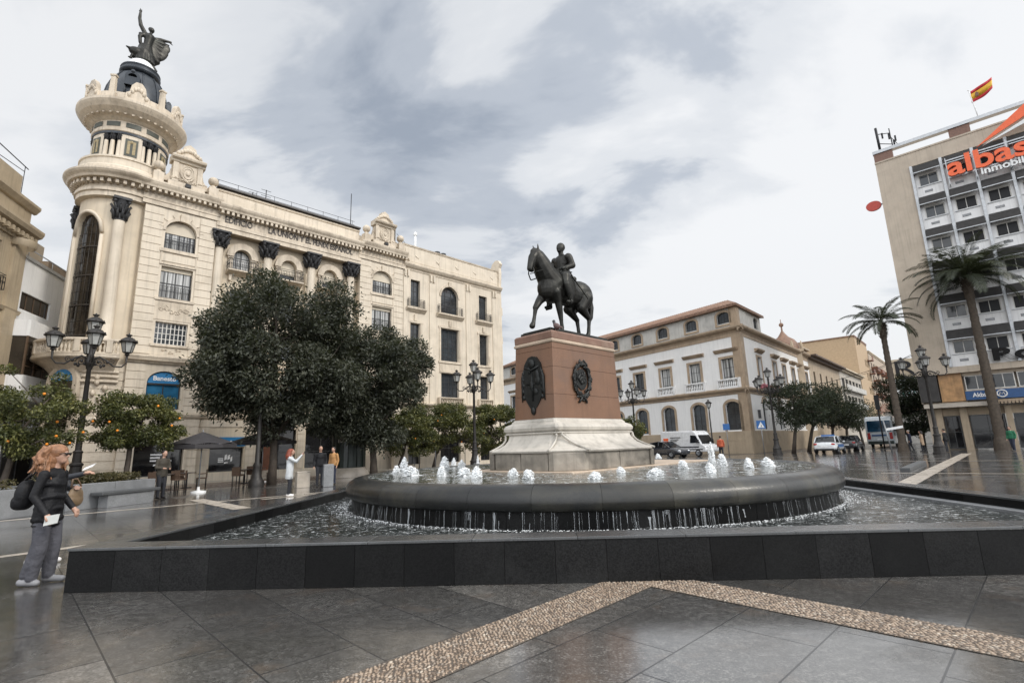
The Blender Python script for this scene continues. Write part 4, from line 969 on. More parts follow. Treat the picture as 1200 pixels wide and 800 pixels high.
for i, (a, b) in enumerate(cw):
    h = .98 if i == 1 else 0; w = window(LB, a, b, 13.5 if not h else 13.35, 15.85 if not h else 14.98, WY+.25, h, 2 if h else 1, 5 if h else 4)
    railing(LB, a-.35, b+.35, WY-.25, 13.33, 14.1, 14, WY, scroll=False)
    window(LB, a, b, 9.06, 11.98, WY+.25, 0, 3 if h else 1, 6); window(LB, a, b, 5.75, 7.95, WY+.25, 0, 3 if h else 1, 5); window(LB, a-.1, b+.1, .3, 2.7, WY+.25, 0, 1, 1, M_frame_d, M_shopglass)
m = MB(); m.box(WX1-.02, WY, 0, WX1+.22, 12, 17.2); m.prism([(0, 0), (1, 0)], 0, 0) if 0 else None
# curled end gable
poly = [(0, 17.2), (11.9, 17.2), (11.9, 18.2), (2.2, 18.4), (1.5, 18.7), (1.2, 19.3), (.9, 19.9), (.4, 20.2), (.0, 20.1), (-.25, 19.7), (-.05, 19.3), (-.1, 18.8)]
q = [(y, z) for y, z in poly]; n = len(q); vs = [(WX1-.1, WY+y, z) for y, z in q]+[(WX1+.25, WY+y, z) for y, z in q]
m.add(vs, [list(range(n)), list(range(n, 2*n))[::-1]]+[(i, i+n, (i+1) % n+n, (i+1) % n) for i in range(n)]); m.box(WX1+.22, WY+.1, 11.5, WX1+.40, WY+.5, 12.2); m.box(WX1+.22, WY+.1, 14.4, WX1+.45, WY+.5, 15.2)
m.build('gable_wall', M_cream, LB)
# ---- crowning pieces over the pavilions
def aedicule(xc, w, h, seed):
    m = MB(); z = 18.02; m.box(xc-w*.86, -.30, z, xc+w*.86, .55, z+.32)
    m.box(xc-w*.58, -.2, z+.32, xc+w*.58, .35, z+1.75)
    for s in (-1, 1):
        m.box(xc+s*w*.57-.14, -.28, z+.32, xc+s*w*.57+.14, .3, z+1.62); m.box(xc+s*w*.57-.17, -.31, z+.32, xc+s*w*.57+.17, .3, z+.45)
        P = [(xc+s*w*.62, z+.3), (xc+s*w*1.15, z+.3), (xc+s*w*1.12, z+.55), (xc+s*w*.95, z+.62), (xc+s*w*.80, z+.9), (xc+s*w*.72, z+1.3), (xc+s*w*.62, z+1.5)]; m.prism(P, -.05, .25)
        m.box(xc+s*w*1.28-.27, -.34, z, xc+s*w*1.28+.27, .2, z+.62); m.lathe([(.24, 0), (.16, .12), (.12, .2)], 12, (xc+s*w*1.28, -.07, z+.62))
    m.mould([(0, z+1.62), (.10, z+1.66), (.14, z+1.78), (.30, z+1.86), (.34, z+1.96), (.34, z+2.03), (0, z+2.08)], xc-w*.80, xc+w*.80, -.2)
    m.box(xc-w*.80, -.2, z+1.64, xc+w*.80, .35, z+2.06)
    P = [(xc-w*.7, z+2.06), (xc+w*.7, z+2.06), (xc+w*.62, z+2.3), (xc+w*.35, z+2.42), (xc+w*.28, z+2.85), (xc, z+3.05), (xc-w*.28, z+2.85), (xc-w*.35, z+2.42), (xc-w*.62, z+2.3)]; m.prism(P, -.22, .15)
    for k in range(9): m.sphere((xc-w*.5+w*k/8, -.24, z+2.3+.3*math.sin(PI*k/8)), (.13, .1, .15), 7)
    m.prism([(xc+w*.36*math.cos(a), z+1.0+.52*math.sin(a)) for a in [2*PI*k/20 for k in range(20)]], -.28, -.2)
    for rr in (.42, .30): m.tube([(xc+rr*.85*math.cos(a), -.29, z+1.0+rr*1.2*math.sin(a)) for a in [2*PI*k/20 for k in range(20)]], .03, 5, closed=True)
    rnd_relief(m, xc-w*.9, xc+w*.9, z+.34, z+.62, -.30, 8, seed, .04); m.sphere((xc, -.3, z+1.0), (.12, .06, .16), 8)
    o = m.build('crowning_pediment', M_cream2, LB)
    for s in (-1, 1):
        b = MB(); b.sphere((xc+s*w*1.28, -.07, z+1.10), .31, 16); b.build('stone_ball', M_cream2, o)
    b = MB(); b.box(xc-.1, -.50, z+.02, xc+.2, -.32, z+.24); b.build('floodlight', M_iron, o)
aedicule(-1.19, 1.18, 3, 3); aedicule(13.1, 1.25, 3, 8)
# ---- round corner tower
_before = set(o.name for o in COL.objects)
TX, TY = -4.12, .32; T = (TX, TY)
M_brownbar = plain('brown_glazing_bar', (.05, .042, .035), .5)
m = MB()
gA, gB = rad(186-90), 0
def tdir(bearing): return PI/2-rad(bearing)-LANG      # local polar angle of a compass bearing
aC = tdir(190.0); hw = rad(25)
zs0, zs1, zarc = 7.6, 13.5, 1.25
# shaft wall with a tall glazed arched opening
def shaft(r):
    m = MB(); n = 36; a1, a2 = aC-hw, aC+hw
    m.lathe([(r, 6.4), (r, 15.7)], n, (TX, TY, 0), a2, a1+2*PI)
    m.lathe([(r, 6.4), (r, zs0)], 12, (TX, TY, 0), a1, a2)
    K = 16; P = []
    for k in range(K+1):
        f = -1+2*k/K; P.append((aC+hw*f, zs1+zarc*math.sqrt(max(0, 1-f*f))))
    pt = lambda a, z, rr=r: (TX+rr*math.cos(a), TY+rr*math.sin(a), z)
    for k in range(K):
        m.add([pt(P[k][0], P[k][1]), pt(P[k+1][0], P[k+1][1]), pt(P[k+1][0], 15.7), pt(P[k][0], 15.7)], [(0, 1, 2, 3)])
        m.add([pt(P[k][0], P[k][1]), pt(P[k][0], P[k][1], r-.25), pt(P[k+1][0], P[k+1][1], r-.25), pt(P[k+1][0], P[k+1][1])], [(0, 1, 2, 3)])
    for a in (a1, a2): m.add([pt(a, zs0), pt(a, zs1), pt(a, zs1, r-.25), pt(a, zs0, r-.25)], [(0, 1, 2, 3)])
    return m, P
m, P = shaft(1.92); m.build('tower_shaft', M_creamr, LB)
m = MB(); pr = [(1.92, 0), (2.0, 0)]
for s in (-1, 1): m.tube([(TX+1.96*math.cos(aC+s*(hw+.06)), TY+1.96*math.sin(aC+s*(hw+.06)), z) for z in (7.6, 10.5, 13.5)], .10, 8)
m.tube([(TX+1.96*math.cos(aC+(a-aC)*1.12), TY+1.96*math.sin(aC+(a-aC)*1.12), z+.12) for a, z in P], .10, 8); m.build('arch_moulding', M_cream, LB)
m = MB(); rg = 1.76
m.lathe([(rg, zs0), (rg, 14.9)], 14, (TX, TY, 0), aC-hw-.02, aC+hw+.02); g_ = None
fr = MB()
for j in range(1, 13): fr.lathe([(rg+.02, zs0+j*.55-.012), (rg+.03, zs0+j*.55+.012)], 12, (TX, TY, 0), aC-hw, aC+hw)
for k in range(7):
    a = aC-hw+2*hw*k/6; fr.tube([(TX+(rg+.025)*math.cos(a), TY+(rg+.025)*math.sin(a), z) for z in (zs0, 14.7)], .012, 4)
for j in (0, 3, 6, 9): fr.lathe([(rg+.06, zs0+j*.55+.3), (rg+.06, zs0+j*.55+.37)], 12, (TX, TY, 0), aC-hw, aC+hw)
o = fr.build('tower_window', M_brownbar, LB); m.build('pane', M_glassb, o)
for a in (tdir(141), tdir(252)):
    x, y = TX+2.02*math.cos(a), TY+2.02*math.sin(a)
    m = MB(); m.lathe([(.40, 0), (.40, .12), (.33, .2), (.36, .28), (.31, .34), (.31, 2.2), (.265, 7.0)], 16, (x, y, 7.4)); o = m.build('column', M_cream, LB)
    m = MB(); corinthian(m, x, y, 14.36, 15.68, .30); m.build('capital', M_capblk, o)
# ground storeys of the tower
m = MB(); m.lathe([(2.05, 0), (2.05, 6.4)], 40, (TX, TY, 0)); 
for i in range(13): m.lathe([(2.05, .5+i*.46), (2.09, .5+i*.46), (2.09, .92+i*.46), (2.05, .92+i*.46)], 40, (TX, TY, 0), mi=0, sm=False)
m.build('tower_base', M_cream, LB)
a = tdir(183); X = Matrix.Translation((TX+2.10*math.cos(a), TY+2.10*math.sin(a), 0)) @ Matrix.Rotation(a+PI/2, 4, 'Z')
m = MB(); Pq = [(-.62, 3.2), (.62, 3.2)]+[(.62*math.cos(PI*k/12), 5.45+.62*math.sin(PI*k/12)) for k in range(13)]; m.prism(Pq, -.10, .2); m.build('entrance_glazing', M_glassb, LB, M=X)
m = MB(); m.prism([(.60*math.cos(PI*k/12), 5.46+.60*math.sin(PI*k/12)) for k in range(13)], -.14, -.101); s = m.build('sign_panel', M_bluesign, LB, M=X)
q = text(s, 'Banesto', 0, 0, 0, .26, M_white); q.data.transform(X @ Matrix.Translation((0, -.15, 5.66)) @ Matrix.Rotation(PI/2, 4, 'X')); q.rotation_euler = (0, 0, 0)
m = MB(); m.archring(-.62, .62, 5.45, .62, .22, -.14, .1); m.box(-.84, -.14, 3.0, -.62, .1, 5.45); m.box(.62, -.14, 3.0, .84, .1, 5.45); m.build('arch_moulding', M_cream2, LB, M=X)
# scroll bracket and grotesque keystone between tower and pavilion
m = MB(); a = tdir(140)
for k in range(3): m.lathe([(2.1, 5.9-.25*k), (2.2+.02*k, 5.9-.25*k), (2.2, 6.05-.25*k), (2.1, 6.05-.25*k)], 10, (TX, TY, 0), a-.35, a+.35)
for k in range(9): m.sphere((TX+2.17*math.cos(a+.12*math.sin(k*2.3)), TY+2.17*math.sin(a+.12*math.sin(k*2.3)), 3.5+.27*k), (.13, .13, .17), 7)
m.build('carved_bracket', M_cream2, LB)
# curved balcony
b0, b1 = tdir(250), tdir(126)
b1, b0 = (b0, b1) if b0 < b1 else (b1, b0)
m = MB(); m.ringmould([(2.0, 5.9), (2.15, 5.95), (2.4, 6.25), (2.75, 6.5), (2.95, 6.56), (3.0, 6.62), (3.0, 6.74), (2.0, 6.76)], 30, T, b1, b0); m.ringmould([(2.74, 7.44), (2.98, 7.44), (3.0, 7.5), (2.98, 7.58), (2.74, 7.58)], 30, T, b1, b0); m.ringmould([(2.76, 6.76), (2.96, 6.76), (2.96, 6.86), (2.76, 6.86)], 30, T, b1, b0)
nb = 34
baluster_row(m, [(TX+2.86*math.cos(b1+(b0-b1)*(k+.5)/nb), TY+2.86*math.sin(b1+(b0-b1)*(k+.5)/nb)) for k in range(nb) if k % 7 != 3], 6.86, 7.44, .075)
for k in range(nb):
    if k % 7 == 3: a = b1+(b0-b1)*(k+.5)/nb; m.box(-.13, -.13, 6.86, .13, .13, 7.5, M=Matrix.Translation((TX+2.86*math.cos(a), TY+2.86*math.sin(a), 0)) @ Matrix.Rotation(a, 4, 'Z'))
for k in range(12):
    a = b1+(b0-b1)*(k+.5)/12; m.prism([(2.1, 5.6), (2.25, 5.6), (2.85, 6.45), (2.85, 6.56), (2.1, 6.56)], -.1, .1) if 0 else None
m.build('tower_balcony', M_cream2, LB)
# main tower entablature
full = (0, 2*PI)
m = MB(); m.lathe([(1.92, 15.66), (2.0, 15.68), (2.18, 15.72), (2.18, 15.98), (2.26, 16.02), (2.26, 16.2), (2.16, 16.24), (2.16, 16.5), (2.24, 16.54), (2.32, 16.62), (2.60, 16.66), (2.66, 16.78), (2.78, 16.90), (2.84, 17.0), (2.84, 17.1), (2.0, 17.25)], 56, (TX, TY, 0), sm=False)
for k in range(44): a = 2*PI*k/44; m.box(0, -.075, 16.42, .28, .075, 16.62, M=Matrix.Translation((TX, TY, 0)) @ Matrix.Rotation(a, 4, 'Z') @ Matrix.Translation((2.2, 0, 0)))
m.build('tower_entablature', M_cream2, LB)
m = MB(); m.lathe([(2.5, 17.15), (2.5, 17.42), (2.42, 17.5), (2.22, 17.52), (2.22, 17.98), (2.28, 18.02), (2.28, 18.12), (1.8, 18.2)], 48, (TX, TY, 0), sm=False); m.build('drum_plinth', M_cream, LB)
m = MB(); m.lathe([(1.55, 18.1), (1.55, 20.0)], 40, (TX, TY, 0)); m.build('drum', M_slate, LB)
for k in range(6):       # wall panels with mosaics alternate with column groups
    a = tdir(138+60*k); m = MB(); m.ringmould([(1.5, 18.1), (1.82, 18.1), (1.82, 19.72), (1.5, 19.72)], 6, T, a-.27, a+.27); o = m.build('drum_panel', M_cream, LB)
    X = Matrix.Translation((TX, TY, 0)) @ Matrix.Rotation(a+PI/2, 4, 'Z') @ Matrix.Translation((0, -1.835, 0))
    m = MB(); m.box(-.30, 0, 18.42, .30, .12, 19.48); m.build('mosaic_panel', M_panel, o, M=X)
    m = MB(); m.box(-.20, -.02, 18.55, -.06, 0, 19.35); m.box(.06, -.02, 18.55, .20, 0, 19.35); m.sphere((0, -.01, 19.3), (.08, .03, .1), 8); m.build('mosaic_figure', M_gold, o, M=X)
    for j in (-1, 0, 1):
        b = a+PI/6+j*.20; x, y = TX+1.72*math.cos(b), TY+1.72*math.sin(b)
        m = MB(); m.lathe([(.15, 0), (.15, .06), (.12, .1), (.12, .6), (.10, 1.2)], 10, (x, y, 18.12)); o2 = m.build('column', M_cream, LB); m = MB(); corinthian(m, x, y, 19.32, 19.75, .105); m.build('capital', M_capblk, o2)
m = MB(); m.lathe([(1.5, 19.72), (1.86, 19.72), (1.86, 19.86), (1.5, 19.86)], 48, (TX, TY, 0), sm=False); m.build('dark_band', M_slate, LB)
m = MB(); m.lathe([(1.86, 19.86), (1.90, 19.9), (1.90, 20.05), (1.86, 20.08), (1.86, 20.52), (1.93, 20.56), (2.05, 20.66), (2.3, 20.78), (2.55, 21.0), (2.68, 21.2), (2.74, 21.32), (2.74, 21.46), (2.62, 21.52), (1.4, 21.6)], 56, (TX, TY, 0), sm=False)
for k in range(40): a = 2*PI*k/40; m.box(0, -.06, 20.72, .34, .06, 20.9, M=Matrix.Translation((TX, TY, 0)) @ Matrix.Rotation(a, 4, 'Z') @ Matrix.Translation((1.98, 0, 0)))
m.build('upper_cornice', M_cream2, LB)
for k in range(12):
    a = tdir(138+30*k)+.0; m = MB(); m.ringmould([(1.84, 20.16), (1.885, 20.16), (1.885, 20.44), (1.84, 20.44)], 5, T, a-.19, a+.19); m.build('frieze_panel', M_panel, LB)
for k in range(12):      # cresting of shells, urns and obelisks round the dome
    a = tdir(138+30*k); X = Matrix.Translation((TX, TY, 0)) @ Matrix.Rotation(a+PI/2, 4, 'Z') @ Matrix.Translation((0, -2.32, 21.5)) @ Matrix.Diagonal((1.12, 1.0, 1.4, 1)); m = MB()
    if k % 2 == 0:
        m.prism([(-.52, 0), (.52, 0), (.5, .35), (.36, .45), (.3, .75), (.12, .95), (-.12, .95), (-.3, .75), (-.36, .45), (-.5, .35)], -.1, .14)
        for j in range(7): m.sphere((-.36+.12*j, -.11, .3+.35*math.sin(PI*j/6)), (.09, .06, .11), 6)
    else:
        m.box(-.22, -.15, 0, .22, .15, .3); m.prism([(-.13, .3), (.13, .3), (.10, 1.05), (-.10, 1.05)], -.1, .1); m.box(-.14, -.13, 1.05, .14, .13, 1.12)
    m.build('cresting', M_cream2, LB, M=X)
m = MB(); m.ringmould([(2.2, 21.5), (2.4, 21.5), (2.4, 22.0), (2.2, 22.0)], 48, T, 0, 2*PI); m.build('cresting_wall', M_cream2, LB)
m = MB(); m.lathe([(1.62, 21.55), (1.62, 22.3), (1.6, 22.8), (1.5, 23.4), (1.32, 23.95), (1.08, 24.38), (.86, 24.6), (.8, 24.62)], 40, (TX, TY, 0))
for k in range(12):
    a = 2*PI*k/12; m.tube([(TX+r*math.cos(a), TY+r*math.sin(a), z) for r, z in ((1.64, 22.3), (1.62, 22.8), (1.52, 23.4), (1.34, 23.96), (1.08, 24.4))], .045, 5)
m.lathe([(.8, 24.55), (.96, 24.6), (1.06, 24.72), (1.06, 24.82), (.98, 24.86), (1.0, 24.98), (1.04, 25.02), (1.02, 25.08), (.7, 25.1)], 36, (TX, TY, 0))
m.build('dome', M_slate, LB)
for k in (0, 2, 4):
    a = tdir(150+60*k); X = Matrix.Translation((TX, TY, 0)) @ Matrix.Rotation(a+PI/2, 4, 'Z') @ Matrix.Translation((0, -1.5, 23.3)); m = MB(); m.archring(-.22, .22, .25, .22, .14, -.25, .3); m.box(-.36, -.25, -.3, .36, .3, .25); m.sphere((0, -.2, .62), .13, 8); m.build('dormer', M_slate, LB, M=X)
m = MB(); m.lathe([(.74, 25.09), (.74, 25.3), (.68, 25.5), (.55, 25.7), (.42, 25.8), (.0, 25.82)], 32, (TX, TY, 0)); m.build('statue_base', M_white, LB)
# set the tower back so that the flat bay stands in front of it
TK, TX2, TY2 = 1.055, -3.89, 2.30
_XT = Matrix.Translation((TX2, TY2, CAM_H)) @ Matrix.Scale(TK, 4) @ Matrix.Translation((-TX, -TY, -CAM_H))
for o in list(COL.objects):
    if o.name not in _before:
        Q = o.matrix_basis.copy(); o.data.transform(_XT @ Q); o.matrix_basis = Matrix.Identity(4)
# winged figure on top of the dome
ST = Matrix.Translation((*LA, 0)) @ Matrix.Rotation(LANG, 4, 'Z'); tp = ST @ _XT @ Vector((TX, TY, 25.75))
VF = thing('winged_statue', 'dark bronze winged figure with one arm raised on top of the tower dome', 'statue', tp, rad(42)); VF.scale = (TK,)*3
B = Blob()     # local: x to the viewer's right, -y towards the viewer
B.chain([(0, 0, .15), (.02, -.05, .7), (.10, -.05, 1.15)], [.48, .42, .30]); B.ell((.1, 0, .5), (.55, .45, .5)); B.ell((-.35, -.2, .55), (.4, .25, .3)); B.cap((-.5, -.25, .55), (-.85, -.3, .62), .16, .05); B.cap((-.5, -.2, .3), (-.62, -.25, -.05), .1, .05); B.cap((.35, 0, .2), (.75, -.1, -.25), .2, .08); B.cap((-.55, -.25, 0), (-.7, -.3, -.04), .07, .04)
B.chain([(.10, -.05, 1.1), (.16, -.05, 1.5), (.20, -.05, 1.95)], [.24, .22, .26]); B.ell((.2, -.05, 2.05), (.3, .2, .2)); B.cap((.24, -.05, 2.2), (.27, -.07, 2.36), .09, .085); B.ell((.28, -.08, 2.52), (.155, .16, .19)); B.ell((.25, -.02, 2.60), (.17, .17, .14))
B.chain([(-.02, -.05, 2.12), (-.30, -.08, 2.60), (-.40, -.08, 3.05), (-.40, -.08, 3.45)], [.14, .12, .10, .075]); B.ell((-.40, -.08, 3.58), (.09, .06, .12)); B.cap((-.40, -.08, 3.62), (-.43, -.08, 3.78), .035, .025); B.cap((-.36, -.08, 3.6), (-.33, -.08, 3.72), .03, .02)
B.chain([(-.08, -.08, 2.05), (-.28, -.15, 1.75), (-.22, -.2, 1.3), (-.08, -.15, 1.1)], [.12, .11, .1, .09]); B.ell((-.25, -.12, 1.95), (.12, .08, .14))
for k in range(6):       # wing: overlapping feathers fanning to the right
    f = k/5; B.chain([(.3, .1, 1.9-.12*k), (.75+.18*(1-f), .18, 2.0-.28*k), (1.25-.12*k+.0, .2, 2.12-.36*k)], [.2, .17, .05])
B.ell((.78, .16, 1.35), (.50, .12, .75), 0, (.3, 'Y')); B.ell((.95, .18, 1.75), (.42, .10, .45), 0, (.5, 'Y')); B.chain([(.3, .1, 2.0), (.8, .16, 2.25), (1.35, .2, 2.42)], [.16, .13, .06]); B.cap((1.25, .2, 2.38), (1.45, .2, 2.25), .06, .03)
for k in range(8): a = -1.3+k*.36; B.cap((.05+.3*math.sin(a), -.3*math.cos(a), 1.15), (.1+.5*math.sin(a), -.45*math.cos(a), .1), .06, .09)
link('figure', B.mesh('figure', M_bronze, .032, 2), VF)
# roof things
def mast(name, lab, cat, x, y, z0, h, arms=()):
    t = thing(name, lab, cat, ST @ Vector((x, y, z0)), LANG); m = MB(); m.tube([(0, 0, 0), (0, 0, h)], .03, 6)
    for z, l in arms: m.tube([(-l, 0, z), (l, 0, z)], .018, 5)
    m.box(-.1, -.1, -.3, .1, .1, .03); m.build('mast', M_iron, t); return t
mast('antenna', 'tall thin antenna rod beside the second rooftop pediment', 'antenna', 10.9, 1.5, 18.9, 3.7)
mast('antenna', 'short bent antenna on the roof above the columns of the cream building', 'antenna', 4.4, 2.2, 18.9, 2.0, ((1.95, .35), (1.5, .35)))
mast('antenna', 'small twin armed antenna beside the bent one on the cream roof', 'antenna', 3.6, 2.6, 18.9, 1.7, ((1.65, .3),))
t = thing('chimney_pipe', 'slim white metal flue pipe on the right part of the cream roof', 'chimney', ST @ Vector((17.4, 1.6, 18.9))); m = MB(); m.tube([(0, 0, -.2), (0, 0, 1.9)], .10, 10); m.lathe([(.16, 1.85), (.16, 2.1), (.02, 2.2)], 10); m.build('pipe', M_white, t)
t = thing('water_tank', 'small dark rooftop tank frame above the right wing of the cream building', 'tank', ST @ Vector((19.6, 1.2, 18.9)), LANG); m = MB(); m.lathe([(.28, .1), (.28, .65), (.05, .75)], 12, (0, 0, 0)); m.lathe([(.28, .1), (.28, .65), (.05, .75)], 12, (.7, 0, 0)); m.box(-.35, -.3, -.05, 1.05, .3, .1); m.build('tank', M_iron, t)
t = thing('roof_hut', 'dark lift housing with ladder behind the second rooftop pediment', 'roof hut', ST @ Vector((14.7, 1.2, 18.9)), LANG); m = MB(); m.box(-.55, 0, -.1, .35, 1.2, 1.5); m.build('housing', mat('hut_render', (.28, .25, .21), .7), t); m = MB()
for x in (-.1, .22): m.tube([(x, -.1, 0), (x, -.1, 1.7)], .02, 5)
for k in range(7): m.tube([(-.1, -.1, .2+.22*k), (.22, -.1, .2+.22*k)], .014, 4)
m.tube([(.4, -.1, 1.2), (1.9, -.1, .1)], .02, 5); m.build('ladder', M_iron, t)
# ------------------------------------------------------------------ other buildings
XF = None
_mbbuild = MB.build
def _build(s, name, mats, parent=None, loc=None, bevel=0.0, M=None): return _mbbuild(s, name, mats, parent, loc, bevel, M if M is not None else XF)
MB.build = _build
def loc(px, py, A, ang, off=0.0):
    """photo point -> (s, z) on the vertical facade plane through A along ang"""
    n = Vector((-math.sin(ang), math.cos(ang), 0)); d = Vector(ray(px, py)); A = Vector((A[0], A[1], 0))+n*off; C = Vector((0, 0, CAM_H))
    P = C+d*(n.dot(A-C)/n.dot(d)); return (P-A).dot(Vector((math.cos(ang), math.sin(ang), 0))), P.z
M_whitew = mat('white_stucco', (.76, .75, .73), .6, .05, .7, .08, 25, streak=.22, dirtamt=.12, dirt=(.5, .47, .42))
M_sand = mat('sandstone_trim', (.36, .27, .185), .6, .15, 1.5, .2, 20, streak=.3, dirtamt=.35)
M_sandw = mat('sandstone_wall', (.40, .315, .22), .6, .12, .8, .2, 14, streak=.3, dirtamt=.3)
M_tile = mat('roof_tile', (.20, .115, .075), .6, .3, 2.5, .4, 9); M_greyw = mat('grey_attic_stucco', (.50, .485, .45), .6, .08, .8, .1, 20, streak=.5, dirtamt=.4)
M_flower = plain('pink_flowers', (.35, .12, .14), .6)
WC = pol(872, 440, 58); WC.z = 0; WFA, WSA = rad(-54.4), rad(51)
WB = thing('mansion', 'white two storey mansion with sandstone trim, tiled roof and rounded attic windows', 'building', WC, WFA)
SIDE = Matrix.Rotation(WSA-WFA, 4, 'Z')
def segwin(x, w, z0, zs, h, y, **k): return window(WB, x-w/2, x+w/2, z0, zs, y, h, **k)
fx = [-1.75-4.23*i for i in range(11)]; WL = -48.0
ops = []
for x in fx: ops += [(x-.85, x+.85, 2.4, 4.85, .5), (x-.75, x+.75, 7.0, 9.95, 0), (x-.78, x+.78, 13.8, 14.65, .38)]
m = MB(); m.wall(WL, 0, 2.25, 12.2, 0, [o_ for o_ in ops if o_[2] < 13], .35); m.build('wall', M_whitew, WB)
m = MB(); m.wall(WL, -.12, 13.3, 15.5, .12, [o_ for o_ in ops if o_[2] > 13], .3); m.build('attic_wall', M_greyw, WB)
m = MB(); m.box(WL, -.10, 0, 0.1, .3, 2.25)
for x in fx: m.box(x-.9, -.12, 1.3, x+.9, -.098, 2.2)
m.build('socle', M_sandw, WB)
m = MB(); m.mould([(0, 6.05), (.05, 6.07), (.08, 6.3), (.25, 6.4), (.35, 6.55), (.35, 6.7), (0, 6.78)], WL, .35, 0); m.build('string_course', M_sand, WB)
m = MB(); m.box(WL, -.05, 12.18, .05, .1, 12.62); m.mould([(0, 12.6), (.1, 12.62), (.14, 12.75), (.45, 12.9), (.55, 13.05), (.55, 13.2), (0, 13.32)], WL, .55, 0); m.build('cornice', M_sand, WB)
m = MB(); m.box(-.95, -.06, 2.25, .06, .1, 6.05); m.box(-.95, -.06, 6.78, .06, .1, 12.18); m.box(-1.0, .05, 13.3, -.1, .2, 15.5); m.build('corner_pilaster', M_sand, WB)
for x in fx:
    m = MB(); m.archring(x-.85, x+.85, 4.85, .5, .28, -.06, .02); m.box(x-1.13, -.06, 2.3, x-.85, .02, 4.85); m.box(x+.85, -.06, 2.3, x+1.13, .02, 4.85)
    m.box(x-1.03, -.07, 6.8, x-.75, .02, 10.2); m.box(x+.75, -.07, 6.8, x+1.03, .02, 10.2); m.box(x-.75, -.07, 9.95, x+.75, .02, 10.2); m.mould([(0, 10.6), (.12, 10.62), (.3, 10.8), (.38, 10.95), (0, 11.02)], x-1.4, x+1.4, 0)
    m.archring(x-.78, x+.78, 14.65, .38, .24, .05, .14); m.box(x-1.02, .05, 13.65, x-.78, .14, 14.65); m.box(x+.78, .05, 13.65, x+1.02, .14, 14.65); m.box(x-1.02, .04, 13.5, x+1.02, .14, 13.68); m.build('window_surround', M_sand, WB)
    m = MB(); baluster_row(m, [(x-1.15+2.3*(k+.5)/10, -.22) for k in range(10)], 6.9, 7.62, .08); m.box(x-1.3, -.34, 6.7, x+1.3, -.1, 6.9); m.box(x-1.3, -.34, 7.62, x+1.3, -.1, 7.76); m.box(x-1.36, -.34, 6.7, x-1.18, 0, 7.76); m.box(x+1.18, -.34, 6.7, x+1.36, 0, 7.76); m.build('balustrade', M_whitew, WB)
    segwin(x, 1.7, 2.4, 4.85, .5, .24, nm=1, nt=4); window(WB, x-.75, x+.75, 7.0, 9.95, .26, 0, 1, 2, gm=M_glassc if x > -12 else M_glass); segwin(x, 1.56, 13.8, 14.65, .38, .30, nm=3, nt=1)
# side wing
sx = [5.7, 11.6, 15.7, 19.9, 23.4, 27.0]; SL = 29.2
ops = [(x-.7, x+.7, 7.6, 10.4, 0) for x in sx]+[(x-.75, x+.75, 2.4, 5.2, .55) for x in sx]
XF = SIDE
m = MB(); m.wall(0.0, SL, 2.25, 12.2, 0, ops, .35); m.build('wall', M_whitew, WB)
m = MB(); m.wall(.12, 8.4, 13.3, 15.5, .12, [(5.9, 7.4, 13.8, 14.7, .4)], .3); m.box(8.38, .13, 13.3, 8.4, 6, 15.5); m.build('attic_wall', M_greyw, WB)
m = MB(); m.box(.3, -.10, 0, SL, .3, 2.25); m.build('socle', M_sandw, WB)
m = MB(); m.mould([(0, 6.05), (.05, 6.07), (.08, 6.3), (.25, 6.4), (.35, 6.55), (.35, 6.7), (0, 6.78)], -.33, SL, 0); m.build('string_course', M_sand, WB)
m = MB(); m.box(.0, -.05, 12.18, SL, .1, 12.62); m.mould([(0, 12.6), (.1, 12.62), (.14, 12.75), (.45, 12.9), (.55, 13.05), (.55, 13.2), (0, 13.32)], -.53, SL+.3, 0); m.build('cornice', M_sand, WB)
m = MB(); m.box(-.05, -.06, 2.25, 1.1, .1, 6.05); m.box(-.05, -.06, 6.78, 1.1, .1, 12.18); m.box(.1, .05, 13.3, 1.0, .2, 15.5); m.build('corner_pilaster', M_sand, WB)
for x in sx:
    m = MB(); m.box(x-.95, -.07, 7.4, x-.7, .02, 10.6); m.box(x+.7, -.07, 7.4, x+.95, .02, 10.6); m.box(x-.7, -.07, 10.4, x+.7, .02, 10.6); m.mould([(0, 10.85), (.12, 10.9), (.4, 11.1), (.45, 11.25), (0, 11.3)], x-1.25, x+1.25, 0); m.box(x-1.1, -.4, 7.1, x+1.1, 0, 7.3)
    m.archring(x-.75, x+.75, 5.2, .55, .25, -.06, .02); m.build('window_surround', M_sand, WB)
    window(WB, x-.7, x+.7, 7.6, 10.4, .26, 0, 1, 3); window(WB, x-.75, x+.75, 2.4, 5.2, .26, .55, 1, 4)
window(WB, 5.9, 7.4, 13.8, 14.7, .3, .4, 2, 1)
m = MB()
for k in range(60): m.sphere((4+RNG.uniform(0, 12), -.45+RNG.normal(0, .08), 6.95+RNG.uniform(-.15, .25)), RNG.uniform(.07, .18), 6)
m.build('balcony_flowers', M_flower, WB)
XF = None
